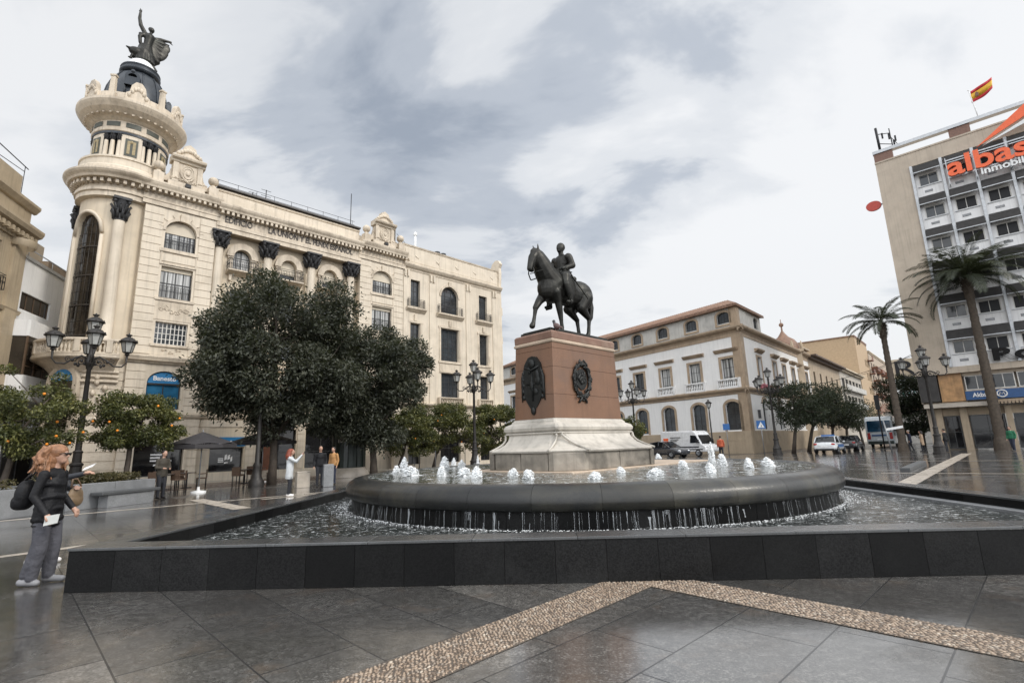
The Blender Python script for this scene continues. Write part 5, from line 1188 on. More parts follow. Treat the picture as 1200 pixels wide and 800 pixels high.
# roof: one hip roof over the front and the short return
m = MB(); e = 15.52; dn = Vector((0, 0, .16))
A0 = Vector((WL, -.35, e)); A1 = Vector((.25, -.35, e)); A2 = Vector((*(SIDE @ Vector((8.7, -.3, 0))).to_2d(), e)); B0 = Vector((WL, 3.8, e+1.75)); B1 = Vector((-3.4, 3.8, e+1.75)); B2 = Vector((*(SIDE @ Vector((8.7, 4, 0))).to_2d(), e+.9))
m.add([A0, A1, A2, B0, B1, B2], [(0, 1, 4, 3), (1, 2, 5, 4)]); m.add([A0-dn, A1-dn, A2-dn, A0, A1, A2], [(0, 1, 4, 3), (1, 2, 5, 4)])
m.add([A0-dn, A1-dn, A2-dn, (-4, 6, e-.16), (WL, 6, e-.16)], [(0, 1, 2, 3, 4)]); m.add([B0, B1, B2, (WL, 8, e+.3)], [(0, 1, 2, 3)])
for k in range(139): x = WL+.15+k*.32; m.tube([(x, -.36, e+.03), (x, 3.8, e+1.78)], .085, 5)
for k in range(10): f = (k+.5)/10; x = -3.4+3.5*f; m.tube([(x, -.36, e+.03), (x, -.35+4.15*(1-f), e+.03+1.75*(1-f))], .085, 5)
for k in range(24): f = (k+.5)/24; P = A1.lerp(A2, f); Q = B1.lerp(B2, f); m.tube([P+Vector((0, 0, .03)), Q+Vector((0, 0, .03))], .085, 5)
m.build('roof', M_tile, WB)
def foot(mb, z0, z1, pts): n = len(pts); mb.add([(x, y, z0) for x, y in pts]+[(x, y, z1) for x, y in pts], [list(range(n))[::-1], list(range(n, 2*n))]+[(i, (i+1) % n, (i+1) % n+n, i+n) for i in range(n)])
sp_ = lambda x, y: tuple((SIDE @ Vector((x, y, 0))).to_2d())
m = MB(); foot(m, 0, 13.2, [(WL, .5), (-1.2, .5), sp_(SL-.1, .5), sp_(SL-.1, 9), (WL, 26)]); foot(m, 13.21, 15.3, [(WL, .6), (-1.4, .6), sp_(8.2, .6), sp_(8.2, 6), (WL, 6)]); m.build('rear_block', M_whitew, WB)
# houses further down the side street (same building line)
def row_house(name, lab, x0, x1, h, wallm, wins, over=.6, roofm=None, back=9, setb=0.0, cat='building'):
    R0 = Matrix.Rotation(WSA, 4, 'Z'); p = WC+(R0 @ Vector((x0, setb, 0))); t = thing(name, lab, cat, p, WSA); w = x1-x0
    m = MB(); m.wall(0, w, 0, h, 0, [q for q in wins], .25); m.box(0, .4, 0, w, back, h-.01); m.box(0, 0, 0, .01, .4, h); m.build('wall', wallm, t)
    for a, b, c, d, hh in wins: window(t, a, b, c, d, .15, hh, 1, 2)
    m = MB(); m.box(-.2, -over, h, w+.2, back, h+.25); m.box(-.1, -over*.5, h-.3, w+.1, .1, h); m.build('roof', roofm or M_tile, t); return t, m
W = [(2.5+4.2*k, 3.6+4.2*k, 8.0, 11.0, 0) for k in range(5)]+[(2.2+4.2*k, 3.9+4.2*k, 2.6, 5.0, 0) for k in range(5)]
t, _ = row_house('town_house', 'sand coloured house with narrow windows and jutting eaves next to the white mansion', 29.3, 52, 13.0, M_sandw, W, 1.2, mat('dark_eaves', (.09, .06, .045), .6))
m = MB(); m.box(1, 2, 13.2, 10, 8, 15.2); m.box(.6, 1.6, 15.2, 10.4, 8.4, 15.5); m.build('roof_storey', M_sandw, t)
W = [(1.5+3.6*k, 4.2+3.6*k, 3.6+3.1*j, 5.6+3.1*j, 0) for k in range(6) for j in range(3)]
t, _ = row_house('apartment_house', 'pale low apartment house with glazed balconies down the side street', 52.2, 75, 13.2, mat('pale_render', (.46, .42, .36), .6, .1), W, .9, M_beige)
m = MB()
for j in range(3): m.box(.8, -.8, 3.3+3.1*j, 22, 0, 3.45+3.1*j); m.box(.8, -.82, 3.45+3.1*j, 22, -.76, 4.3+3.1*j)
m.build('balcony', M_greyw, t)
_h = loc(1000, 404, WC, WSA)[1]; print('tower', loc(1000, 404, WC, WSA), loc(1008, 480, WC, WSA))
t, _ = row_house('tower_block', 'tall ochre apartment tower with a bare end wall rising behind the side street', 76, 92, 22.5, mat('ochre_render', (.44, .32, .20), .65, .1), [(10+2*k, 11.2+2*k, 4+3.2*j, 5.6+3.2*j, 0) for k in range(3) for j in range(5)], .1, M_tile, 17)
m = MB(); 
for j in range(5): m.box(14.0, -1.0, 6+3.1*j, 16.2, 0, 6.2+3.1*j); m.box(14.0, -1.0, 6.2+3.1*j, 16.2, -.94, 7.2+3.1*j)
m.build('balcony', M_brownstone, t)
t, _ = row_house('apartment_house', 'distant flats with projecting balconies at the end of the side street', 93, 125, 21, mat('tan_render', (.42, .34, .26), .65, .1), [(2+4*k, 4+4*k, 4+3.2*j, 5.8+3.2*j, 0) for k in range(7) for j in range(5)], .3, M_beige, 12)
m = MB()
for j in range(5):
    for k in range(4): m.box(1.5+8*k, -1.3, 3.6+3.2*j, 6+8*k, 0, 4.6+3.2*j)
m.build('balcony', M_brownstone, t)
p_ = pol(1040, 500, 98); p_.z = 0; t = thing('low_house', 'low grey house closing the view under the round dark tree', 'building', p_, rad(-35)); hz_ = pol(1075, 481, 100).z
m = MB(); m.box(0, 0, 0, 17, 8, hz_); m.build('wall', M_greyw, t); m = MB(); m.add([(-.4, -.4, hz_), (17.4, -.4, hz_), (17.4, 4, hz_+1.4), (-.4, 4, hz_+1.4), (17.4, 8.4, hz_), (-.4, 8.4, hz_)], [(0, 1, 2, 3), (3, 2, 4, 5), (0, 3, 5), (1, 4, 2)]); m.build('roof', M_tile, t)
for k in range(4): window(t, 1.5+4*k, 3+4*k, 1.2, 3.0, -.06, 0, 1, 1)
# church cupola behind the mansion
p = pol(918, 400, 82); t = thing('church_cupola', 'small tiled church cupola with a ball finial peeping over the white mansion', 'cupola', (p.x, p.y, 0)); m = MB(); zt = pol(918, 378, 82).z
m.lathe([(2.2, 0), (2.2, zt-4.6), (2.5, zt-4.5), (2.5, zt-4.2), (2.1, zt-4.1)], 8, (0, 0, 0), sm=False)
for k in range(8): a = 2*PI*k/8; m.lathe([(.2, 0), (.2, .7), (.05, 1.2)], 6, (2.25*math.cos(a), 2.25*math.sin(a), zt-4.2))
m.build('drum', M_sandw, t); m = MB(); m.lathe([(2.0, zt-4.1), (1.9, zt-3.4), (1.4, zt-2.6), (.7, zt-2.1), (.35, zt-1.6), (.12, zt-1.2), (.1, zt-.5)], 12, (0, 0, 0)); m.sphere((0, 0, zt-.3), .32, 10); m.tube([(0, 0, zt-.2), (0, 0, zt+.5)], .05, 5); m.build('dome', M_tile, t)

# ---- office block on the right
OC = pol(1042, 280, 58); OC.z = 0; OA = rad(-41.2)
OB = thing('office_block', 'tall beige office block with white window panels and dark awnings on the right', 'building', OC, OA)
M_conc = mat('beige_cladding', (.50, .42, .33), .6, .10, .8, .12, 20, streak=.35, dirtamt=.2, dirt=(.26, .21, .16)); M_panelw = mat('white_panel', (.80, .79, .78), .45, .06, 1, .05, 20, streak=.3); M_awn = mat('dark_awning', (.035, .032, .030), .6, .3, 3, .3, 30); M_alu = plain('aluminium', (.42, .43, .44), .35, .6)
M_brick = mat('brown_brick', (.20, .11, .08), .6, .2, 6); M_wood = mat('orange_wood', (.44, .25, .11), .45, .3, 2, .2, 12, streak=.4); M_officeglass = plain('office_glass', (.012, .012, .014), .35, 0, .25); M_blackl = plain('black_letter', (.012, .011, .011), .7, 0, .2); M_orange = plain('orange_letter', (.85, .13, .03), .35); M_bluep = plain('dark_blue_sign', (.015, .07, .20), .35)
OX1 = 15.2; BX = [2.55+2.13*k for k in range(6)]
ops = []
for k in range(5):
    for j in range(7):
        top = 25.75-3.12*j; ops.append((BX[k]+.38, BX[k]+1.78, top-2.1, top-1.0, 0))
m = MB(); m.wall(2.5, BX[5], 6.95, 25.8, .12, [o_ for o_ in ops if o_[2] > 6.9], .2); m.build('panel_wall', M_panelw, OB)
m = MB(); m.box(0, 0, 6.42, 2.5, 1.0, 25.8); m.box(0, 0, 25.8, OX1, 1, 27.15); m.box(2.5, .0, 6.42, OX1, 1, 6.95); m.box(BX[5], 0, 6.95, OX1, 1, 25.8); m.box(0, 1.0, 4.0, OX1, 16, 27.1); m.box(-.03, -.06, 27.15, OX1, 16, 27.3); m.build('wall', M_conc, OB)
m = MB(); m.box(-.05, -.1, 28.15, OX1, .5, 28.45)
m.build('roof_beam', M_alu, OB)
m = MB()
for x in (.0, 5.6, 11.2): m.box(x, .0, 27.3, x+1.45, .8, 28.15)
m.build('roof_pier', M_brick, OB)
m = MB()
for k in range(6): m.box(BX[k]-.10, -.12, 6.95, BX[k]+.10, .14, 25.8)
m.build('mullion_column', M_alu, OB)
for k in range(5):
    for j in range(7):
        top = 25.75-3.12*j
        if top-2.1 < 6.9: continue
        m = MB(); x0, x1 = BX[k]+.14, BX[k]+1.99
        n_ = 6
        for q in range(n_):     # folded slats of the awning box
            f = q/n_; m.box(x0, -.10-.5*f, top-.08-.78*f-.13, x1, -.02-.5*f, top-.04-.78*f)
        m.box(x0-.02, -.66, top-.95, x1+.02, -.58, top-.88, 1); m.box(x0, -.12, top-.9, x0+.03, .12, top-.1, 0); m.build('awning', [M_awn, M_alu], OB)
        w = window(OB, BX[k]+.38, BX[k]+1.78, top-2.1, top-1.0, .16, 0, 1, 0, M_frame_w, M_officeglass if (k*3+j*5) % 5 else M_glass, .07, .08)
        m = MB(); m.box(BX[k]+.25, .03, top-2.16, BX[k]+1.92, .12, top-2.1); m.box(BX[k]+.66, .10, top-2.78, BX[k]+1.22, .118, top-2.56, 1)
        for q in range(3): m.box(BX[k]+.68, .09, top-2.75+.07*q, BX[k]+1.20, .105, top-2.72+.07*q)
        m.build('grille', [M_alu, M_awn], OB)
# lower floors, set back under the overhang
m = MB(); m.box(0.3, .55, 0, 3.15, 1.0, 4.0); m.box(3.1, .5, 4.08, OX1, .9, 4.9); m.box(3.1, .5, 6.15, OX1, 1.0, 6.42); m.build('lower_wall', M_conc, OB)
m = MB(); m.box(1.5, .42, 4.05, 3.05, .8, 6.41)
for k in range(5): m.box(1.5+.31*k+.14, .405, 4.06, 1.5+.31*k+.155, .43, 6.40)
m.build('wood_panel', M_wood, OB); m = MB(); m.box(0.1, .1, 4.1, 1.42, .9, 6.41); m.build('dark_soffit', M_awn, OB)
for a, b in ((3.2, 4.75), (4.9, 6.3), (6.45, 8.0), (8.2, 10.0), (10.2, 12.0)): window(OB, a, b, 4.92, 6.14, .55, 0, 1, 0, M_frame_w, M_glass, .07)
m = MB(); m.box(3.1, .30, 4.08, 13, .46, 4.82); s = m.build('sign_panel', M_bluep, OB); text(s, 'Akbank', 3.55, .28, 4.46, .50, M_white, align='LEFT', sx=.85, bold=.012)
m = MB(); m.tube([(5.35+.30*math.cos(a), .27, 4.46+.27*math.sin(a)) for a in [2*PI*k/24 for k in range(24)]], .05, 6, closed=True); m.tube([(5.19, .27, 4.34), (5.25, .27, 4.58), (5.35, .27, 4.40), (5.45, .27, 4.58), (5.51, .27, 4.34)], .035, 6); m.build('logo', M_white, s)
m = MB(); m.box(.3, -1.0, 3.52, 4.9, .56, 3.86); m.build('canopy', M_palestone, OB); m = MB()
for k in range(40): m.box(4.95+.22*k, -.8, 3.6, 5.1+.22*k, .5, 3.9)
m.box(4.9, -.78, 3.75, 13.8, .5, 3.95); m.build('slatted_canopy', M_sand, OB)
m = MB()
for a, b in ((.9, 1.35), (2.5, 3.0), (5.3, 5.7), (8.6, 9.0), (11.8, 12.2)): m.box(a, -.05, 0, b, .54, 3.5)
m.box(.9, .3, 2.85, 13, .54, 3.5); m.build('pier', M_sandw, OB)
for a, b in ((1.4, 2.45), (3.05, 5.25), (5.75, 8.55), (9.05, 11.75)): window(OB, a, b, .1, 2.84, .32, 0, 1, 1, M_frame_d, M_shopglass, .08)
# lettering
text(OB, 'albas', 5.0, -.75, 24.22, 2.35, M_orange, 'orange_lettering', .12, align='LEFT', sx=1.14, bold=.05); text(OB, 'inmobiliaria', 7.05, -.75, 23.12, .86, M_white, 'white_lettering', .06, align='LEFT', sx=1.05, bold=.02)
m = MB(); m.prism([(7.15, 25.35), (10.6, 27.9), (12.4, 28.6), (12.0, 27.7), (10.4, 26.8)], -.85, -.75); m.build('orange_swoosh', M_orange, OB); m = MB(); m.prism([(7.5, 25.3), (10.4, 26.55), (12.6, 27.2), (12.6, 26.9), (10.4, 26.2)], -.84, -.76); m.build('white_swoosh', M_white, OB)
m = MB(); m.box(5.0, -.68, 23.4, 12, -.64, 23.5); m.box(5.0, -.68, 25.0, 12, -.64, 25.1)
for x in (5, 6.8, 8.9, 11): m.box(x-.03, -.68, 22.8, x+.03, .1, 22.9); m.box(x-.03, -.70, 22.8, x+.03, -.62, 25.3)
m.build('sign_frame', M_alu, OB)
text(OB, 'Ro', 5.2, -.25, 7.56, 1.32, M_blackl, 'dark_lettering', .16, align='LEFT', sx=1.75, bold=.05)
LO = Matrix.Translation(OC) @ Matrix.Rotation(OA, 4, 'Z')
t = thing('round_sign', 'red oval sign jutting from the left edge of the beige office block', 'sign', LO @ Vector((-.75, .4, 23.2)), OA); m = MB(); m.prism([(.62*math.cos(a), .48*math.sin(a)) for a in [2*PI*k/28 for k in range(28)]], -.1, .1); m.build('disc', plain('red_sign', (.45, .05, .03), .4), t); m = MB(); m.tube([(.5, 0, 0), (.95, 0, .0)], .09, 8); m.build('bracket', M_alu, t)
t = thing('flag', 'red and yellow striped flag flying from a pole on the office block roof', 'flag', LO @ Vector((7.75, .6, 28.4)), OA-.15)
m = MB(); m.tube([(0, 0, 0), (-.25, 0, 3.0)], .04, 6); m.sphere((-.26, 0, 3.05), .07, 8); m.build('pole', M_white, t)
def flagpart(name, a, b, mm, u0=0, u1=1):
    V = []; n = 20
    for i in range(n+1):
        f = u0+(u1-u0)*i/n; x = 1.5*f
        for v in (a, b): V.append((-.22+x+.08*v, .18*math.sin(5.5*f+v*1.3)*f**.5, 1.75+1.15*v+.55*f*f+.08*math.sin(6*f)))
    F = [(2*i, 2*i+2, 2*i+3, 2*i+1) for i in range(n)]; mb = MB(); mb.add(V, F, 0, True); o = mb.build(name, mm, t); s_ = o.modifiers.new('s', 'SOLIDIFY'); s_.thickness = .01; return o
M_fr = plain('flag_red', (.50, .02, .03), .6); flagpart('red_stripe', 0, .25, M_fr); flagpart('yellow_stripe', .25, .75, plain('flag_yellow', (.70, .40, .03), .6)); flagpart('red_stripe', .75, 1.0, M_fr)
m = MB(); m.prism([(.12, 2.2), (.34, 2.2), (.34, 2.5), (.23, 2.62), (.12, 2.5)], -.06, -.02); m.build('crest', M_brick, t)
t = thing('antenna', 'cluster of dark mobile phone antennas on the office block roof corner', 'antenna', LO @ Vector((1.1, .4, 28.4)), OA); m = MB(); m.tube([(-.55, 0, 0), (-.6, 0, 2.6)], .11, 8); m.tube([(.45, .2, 0), (.4, .2, 2.2)], .05, 6); m.tube([(-.55, 0, 1.9), (.42, .2, 1.7)], .04, 5); m.tube([(-.55, 0, .9), (.42, .2, .5)], .04, 5)
for x, z in ((-.2, 1.7), (.3, 1.4), (.75, 1.0), (.6, .6)): m.box(x-.07, .1, z-.3, x+.07, .25, z+.25)
m.tube([(.45, .2, 1.2), (.95, .3, .1)], .03, 5); m.build('mast', M_iron, t)
# ---- old and new houses at the far left
HA = rad(110); HC = pol(26, 320, 38); HC.z = 0
lf = lambda x, y: loc(x, y, HC, HA)
t = thing('town_house', 'beige classical house with a heavy cornice at the far left edge', 'building', HC, HA); M_bei2 = mat('beige_old_render', (.42, .34, .235), .6, .12, .8, .2, 20, streak=.4, dirtamt=.3)
zc_ = 13.9
m = MB(); m.wall(-16, -.02, 0, 15.6, 0, [(-3.6-3.2*k, -2.0-3.2*k, 10.2, 12.8, 0) for k in range(4)]+[(-3.6-3.2*k, -2.0-3.2*k, 6.0, 8.8, 0) for k in range(4)], .3); m.box(-16, .4, 0, -.02, 8, 15.5); m.box(-.03, 0, 0, -.02, 8, 15.6); m.build('wall', M_bei2, t)
for k in range(4): window(t, -3.6-3.2*k, -2.0-3.2*k, 10.2, 12.8, .2, 0, 1, 2, gm=M_glass); window(t, -3.6-3.2*k, -2.0-3.2*k, 6.0, 8.8, .2, 0, 1, 2)
for k in range(4): window(t, -3.9-3.4*k, -1.4-3.4*k, .2, 3.4, -.1, 0, 1, 1, gm=M_shopglass)
m = MB(); m.mould([(0, 13.3), (.1, 13.3), (.15, 13.7), (.5, 13.85), (.6, 14.05), (.6, 14.2), (0, 14.35)], -16, .3, 0); dentils(m, -16, .2, -.12, 13.45, 13.7, .2, .4, .3); m.mould([(0, 15.2), (.12, 15.25), (.3, 15.5), (.3, 15.65), (0, 15.75)], -16, .2, 0); m.mould([(0, 9.3), (.1, 9.3), (.2, 9.5), (0, 9.6)], -16, .1, 0); m.box(-4.5, .2, 15.7, -.9, 4, 17.0); m.build('cornice', M_bei2, t)
m = MB(); m.box(-1.2, -.16, 0, -.2, .05, 13.3); m.lathe([(.62, 12.9), (.68, 13.0), (.68, 13.3)], 12, (-.7, -.1, 0)); m.build('pilaster', M_bei2, t)
for k in range(2): railing(t, -3.8-3.2*k, -1.8-3.2*k, -.3, 10.2, 11.0, 10, 0)
m = MB(); m.tube([(-9, .5, 18.2), (0, .5, 17.9)], .03, 5); m.tube([(-.3, .5, 15.7), (-.3, .5, 17.9)], .02, 5); m.tube([(-3.5, .5, 17.0), (-3.5, .5, 18.05)], .02, 5); m.tube([(-3, .5, 17.35), (-.3, .5, 17.6)], .02, 5); m.build('roof_cable', M_iron, t)
t = thing('modern_house', 'plain white modern house with brown strip windows left of the round tower', 'building', HC, HA); M_ww = mat('white_modern_render', (.80, .80, .79), .6, .06, .8, .08, 20, streak=.25); M_brf = plain('brown_frame', (.10, .065, .04), .45)
a = lf(26, 343); b = lf(60, 355); c = lf(24, 363); d_ = lf(57, 374); e_ = lf(78, 330); f_ = lf(20, 297)
wx0, wx1 = a[0], b[0]; wz0, wz1 = (c[1]+d_[1])/2, (a[1]+b[1])/2; roofz = (e_[1]+f_[1])/2
m = MB(); m.wall(.0, 24, 0, roofz, .02, [(wx0, wx1, wz0, wz1, 0), (wx0-1.2, wx1, wz0-6.4, wz1-6.4, 0)], .25); m.box(0, .4, 0, 24, 8, roofz-.01); m.build('wall', M_ww, t)
w = window(t, wx0, wx1, wz0, wz1, .12, 0, 3, 0, M_brf, M_glassb, .06)
g = lf(14, 394); h_ = lf(45, 428); i_ = lf(16, 430)
ox0, ox1 = g[0]-.3, h_[0]+.5; oz1 = g[1]; oz0 = oz1-2.1
m = MB(); m.box(ox0, -.9, oz1, ox1, .02, oz1+.9); m.box(ox0, -.9, oz0-1.3, ox1, .02, oz0); m.box(ox0+.06, -.82, oz0-3.0, ox1-.06, .02, oz0-1.32) if 0 else None; m.build('oriel', M_ww, t)
m = MB(); m.box(ox0+.05, -.84, oz0, ox1-.05, .02, oz1); o = m.build('oriel_window', M_glassb, t); m = MB()
for k in range(5): x = ox0+.02+(ox1-ox0-.04)*k/4; m.box(x-.05, -.88, oz0, x+.05, -.80, oz1)
m.box(ox0, -.89, oz0+.45, ox1, -.85, oz0+.5); m.build('frame', M_brf, o)
for k in range(4): window(t, .6+3.4*k, 3.4+3.4*k, .2, 3.2, -.1, 0, 1, 1, gm=M_shopglass)
m = MB(); m.box(-.1, -.08, roofz, 24, .3, roofz+.18); m.tube([(0, .1, roofz+.7), (24, .1, roofz+.7)], .035, 5)
for k in range(10): m.tube([(.5+2.4*k, .1, roofz+.15), (.5+2.4*k, .1, roofz+.7)], .025, 5)
m.build('parapet', M_alu, t)
m = MB(); m.box(1.5, 2.0, roofz, 5.6, 7, roofz+2.6); m.build('roof_storey', M_beige, t); m = MB(); m.box(3.5, .6, roofz+.2, 14, 3, roofz+1.0); m.build('roof_terrace', M_sand, t)
# wires across the street
def wire(lab, a, b, sag):
    m = MB(); pts = [Vector(a).lerp(Vector(b), k/16)-Vector((0, 0, sag*math.sin(PI*k/16))) for k in range(17)]; m.tube(pts, .022, 4); tag(m.build('overhead_wire', M_iron), lab, 'wire')
wire('upper overhead wire across the side street toward the office block', pol(1006, 440, 75), LO @ Vector((.0, 3, 8.9)), .2); wire('lower overhead wire running along the mansion and over the side street', pol(868, 459, 57.5), LO @ Vector((0.1, -.05, 8.3)), .8); wire('wire strung along the mansion front above the ground floor windows', pol(740, 471, 64), pol(868, 459, 57.4), .35)
# ------------------------------------------------------------------ trees
def leafmat(name, dark, mid, light, rough=.45):
    m = bpy.data.materials.new(name); t = NT(m); g = t.n('ShaderNodeNewGeometry')
    f = t.math('ADD', t.math('MULTIPLY', g.outputs['Random Per Island'], .6), t.math('MULTIPLY', t.ramp(t.noise(t.obj(), 1.1, 3, .6), [(.35, 0.), (.65, 1.)]), .4))
    c = t.ramp(f, [(.08, dark), (.5, mid), (.95, light)])
    p = t.pbsdf(c, rough, 0, None, .45); tr = t.n('ShaderNodeBsdfTranslucent'); t.l(t.mix(.5, c, (.10, .12, .02)), tr.inputs[0])
    mx = t.n('ShaderNodeMixShader'); mx.inputs[0].default_value = .22; t.l(p.outputs[0], mx.inputs[1]); t.l(tr.outputs[0], mx.inputs[2]); t.out(mx.outputs[0]); return m
M_mag = leafmat('evergreen_leaf', (.016, .019, .012), (.044, .050, .033), (.105, .108, .075), .5)
M_org = leafmat('orange_leaf', (.026, .034, .011), (.082, .092, .028), (.21, .20, .060), .42)
M_org2 = leafmat('street_tree_leaf', (.010, .016, .009), (.026, .036, .018), (.055, .066, .034), .5)
M_palmleaf = leafmat('palm_leaf', (.016, .022, .013), (.036, .044, .024), (.07, .078, .045), .5)
M_bark = mat('tree_bark', (.060, .047, .036), .8, .3, 5, .6, 18); M_fruit = plain('orange_fruit', (.75, .24, .015), .45)
M_hedge = leafmat('hedge_leaf', (.030, .026, .012), (.075, .065, .028), (.14, .115, .05), .5)
def leaves_at(C, N, size, r, droop=.25, wid=.42):
    """N,3 centres and outward normals -> folded rhombic leaves"""
    n = len(C); d = N+r.normal(0, .75, (n, 3)); d[:, 2] -= droop; d /= np.linalg.norm(d, axis=1)[:, None]
    up = N*.6+r.normal(0, .6, (n, 3)); up[:, 2] += .5; s = np.cross(d, up); s /= np.linalg.norm(s, axis=1)[:, None]+1e-9; nn = np.cross(s, d)
    L = size*r.uniform(.6, 1.25, n)[:, None]; W = L*wid
    V = np.stack([C-d*L*.5, C+s*W*.5+nn*L*.08, C+d*L*.5, C-s*W*.5+nn*L*.08], 1).reshape(-1, 3)
    F = np.arange(4*n).reshape(n, 4); return V, F
def crown(name, center, radii, nclump, nleaf, size, m, parent, seed, cl=(.20, .36), flat_bottom=.0, base=None, wid=.42, shell=.5):
    r = np.random.default_rng(seed); radii = np.array(radii); u = r.normal(0, 1, (nclump, 3)); u /= np.linalg.norm(u, axis=1)[:, None]
    rad_ = r.uniform(shell, .98, nclump)**.75; cc = u*rad_[:, None]*(1+.13*np.sin(3*np.arctan2(u[:, 1], u[:, 0])+seed)+.12*np.sin(5*u[:, 2]+2.3*seed)+r.normal(0, .06, nclump))[:, None]
    if flat_bottom: cc[:, 2] = np.where(cc[:, 2] < -flat_bottom, -flat_bottom+r.normal(0, .05, nclump), cc[:, 2])
    cr = r.uniform(cl[0], cl[1], nclump)*(1.15-.35*rad_)
    per = (cr**2/np.sum(cr**2)*nleaf).astype(int); Cs = []; Ns = []
    for i in range(nclump):
        k = per[i]; q = r.normal(0, 1, (k, 3)); q /= np.linalg.norm(q, axis=1)[:, None]; rr = cr[i]*r.uniform(.25, 1.08, k)**.55
        stray = r.random(k) < .10; rr = np.where(stray, rr*r.uniform(1.0, 1.5, k), rr)
        Cs.append((cc[i]+q*rr[:, None]*np.array([1, 1, .82]))*radii); Ns.append(q*.75+cc[i]*.5)
    Cs = np.concatenate(Cs)+np.array(center); Ns = np.concatenate(Ns); V, F = leaves_at(Cs, Ns, size, r, wid=wid)
    return npmesh(name, V, F, m, parent), cc*radii+np.array(center)
def limbs(parent, base_r, z_fork, cc, seed, lean=(0, 0), nmain=5, m=None):
    r = np.random.default_rng(seed); mb = MB(); f = Vector((lean[0], lean[1], z_fork))
    pts = [Vector((0, 0, -.05)), Vector((lean[0]*.3+.03, lean[1]*.3, z_fork*.4)), Vector((lean[0]*.7, lean[1]*.7+.03, z_fork*.75)), f]
    mb.tube(pts, [base_r*1.35, base_r, base_r*.9, base_r*.85], 9)
    idx = r.choice(len(cc), min(len(cc), 26), replace=False); mains = []
    for k in range(nmain):
        t = Vector(cc[idx[k]]); e = f.lerp(t, .55)+Vector((0, 0, .15*(t-f).length)); mid = f.lerp(e, .5)+Vector(r.normal(0, .08, 3)); mb.tube([f-Vector((0, 0, .1)), mid, e, t], [base_r*.62, base_r*.48, base_r*.34, base_r*.1], 6); mains.append((mid, e))
    for k in range(nmain, len(idx)):
        t = Vector(cc[idx[k]]); s_ = min((q for pr in mains for q in pr), key=lambda q: (q-t).length); mb.tube([s_, s_.lerp(t, .5)+Vector(r.normal(0, .1, 3)), t], [base_r*.3, base_r*.2, base_r*.06], 5)
    return mb.build('trunk', m or M_bark, parent)
def big_tree(lab, px, pybase, D, cpx, cpy, hw, zt, zb, depth, nl, seed, fork):
    base = pol(px, pybase, D); base.z = 0; c = pol(cpx, cpy, D); t = thing('evergreen_tree', lab, 'tree', base, 0, 'big dark trees in front of the cream building'); off = (c.x-base.x, c.y-base.y, (zt+zb)/2)
    b = bear(cpx, cpy); o, cc = crown('crown', (0, 0, 0), (hw, depth, (zt-zb)/2), 130, nl, .205, M_mag, t, seed, (.11, .33), .80)
    o.location = off; o.rotation_euler = (0, 0, -b); R = Matrix.Rotation(-b, 3, 'Z'); cc = np.array([R @ Vector(q)+Vector(off) for q in cc])
    limbs(t, .19, fork, cc, seed, ((off[0])*.25, off[1]*.25), 7); return t
big_tree('larger dark evergreen tree hiding the middle of the cream building, left of the two', 318, 567, 29.5, 326, 428, 4.25, 11.05, 2.0, 3.5, 82000, 21, 2.4)
big_tree('smaller dark evergreen tree at the right, leaning into the larger one, behind the green kiosk', 438, 548, 31.5, 428, 455, 3.4, 9.1, 1.5, 3.0, 60000, 22, 2.2)
def orange_tree(lab, px, D, cpx, cpy, hw, zt, zb, nl, seed, nfruit, group, m=M_org, lf=.12, name='orange_tree', trunk=.10, fork=None):
    base = pol(px, 500, D); base.z = 0; c = pol(cpx, cpy, D); t = thing(name, lab, 'tree', base, 0, group); off = Vector((c.x-base.x, c.y-base.y, (zt+zb)/2)); b = bear(cpx, cpy)
    o, cc = crown('crown', (0, 0, 0), (hw, hw*.95, (zt-zb)/2), 55, nl, lf, m, t, seed, (.20, .36), .8); o.location = off; R = Matrix.Rotation(-b, 3, 'Z'); o.rotation_euler = (0, 0, -b)
    cw = np.array([R @ Vector(q)+off for q in cc]); limbs(t, trunk, fork or zb+.25, cw, seed, (off.x*.6, off.y*.6), 5)
    if nfruit:
        fm = MB(); fm.sphere((0, 0, 0), .043, 10); me = None; r = np.random.default_rng(seed)
        for k in range(nfruit):
            a = r.uniform(PI*1.05, PI*1.95); el = r.uniform(-.75, .5); q = Vector((math.cos(a)*math.cos(el)*hw*1.0, math.sin(a)*math.cos(el)*hw*.97, math.sin(el)*(zt-zb)/2)); p = R @ q+off
            if me is None: f = fm.build('orange', M_fruit, t); me = f.data
            else: f = link('orange', me, t)
            f.location = p
    return t
G1 = 'orange trees on the plaza'
orange_tree('orange tree with most fruit at the far left edge behind the two women', 8, 24.0, 28, 493, 1.72, 4.45, 1.55, 22000, 31, 9, G1)
orange_tree('orange tree in the granite planter right of the tall lamp post', 152, 25.0, 158, 492, 1.5, 4.1, 1.75, 20000, 32, 6, G1)
orange_tree('shady orange tree partly behind the smaller dark evergreen', 466, 37, 478, 492, 2.1, 4.4, 1.0, 16000, 33, 3, G1, lf=.17)
orange_tree('yellowish orange tree just left of the slim lamp post', 507, 40, 515, 492, 2.75, 5.0, .9, 26000, 34, 7, G1, lf=.18)
orange_tree('orange tree between the slim lamp post and the pedestal', 592, 42, 584, 498, 2.5, 4.7, 1.0, 22000, 35, 5, G1, lf=.18)
orange_tree('small orange tree seen just right of the pedestal', 744, 50, 741, 500, 1.35, 4.0, 1.3, 7000, 36, 3, G1, lf=.18)
G2 = 'street trees along the mansion'
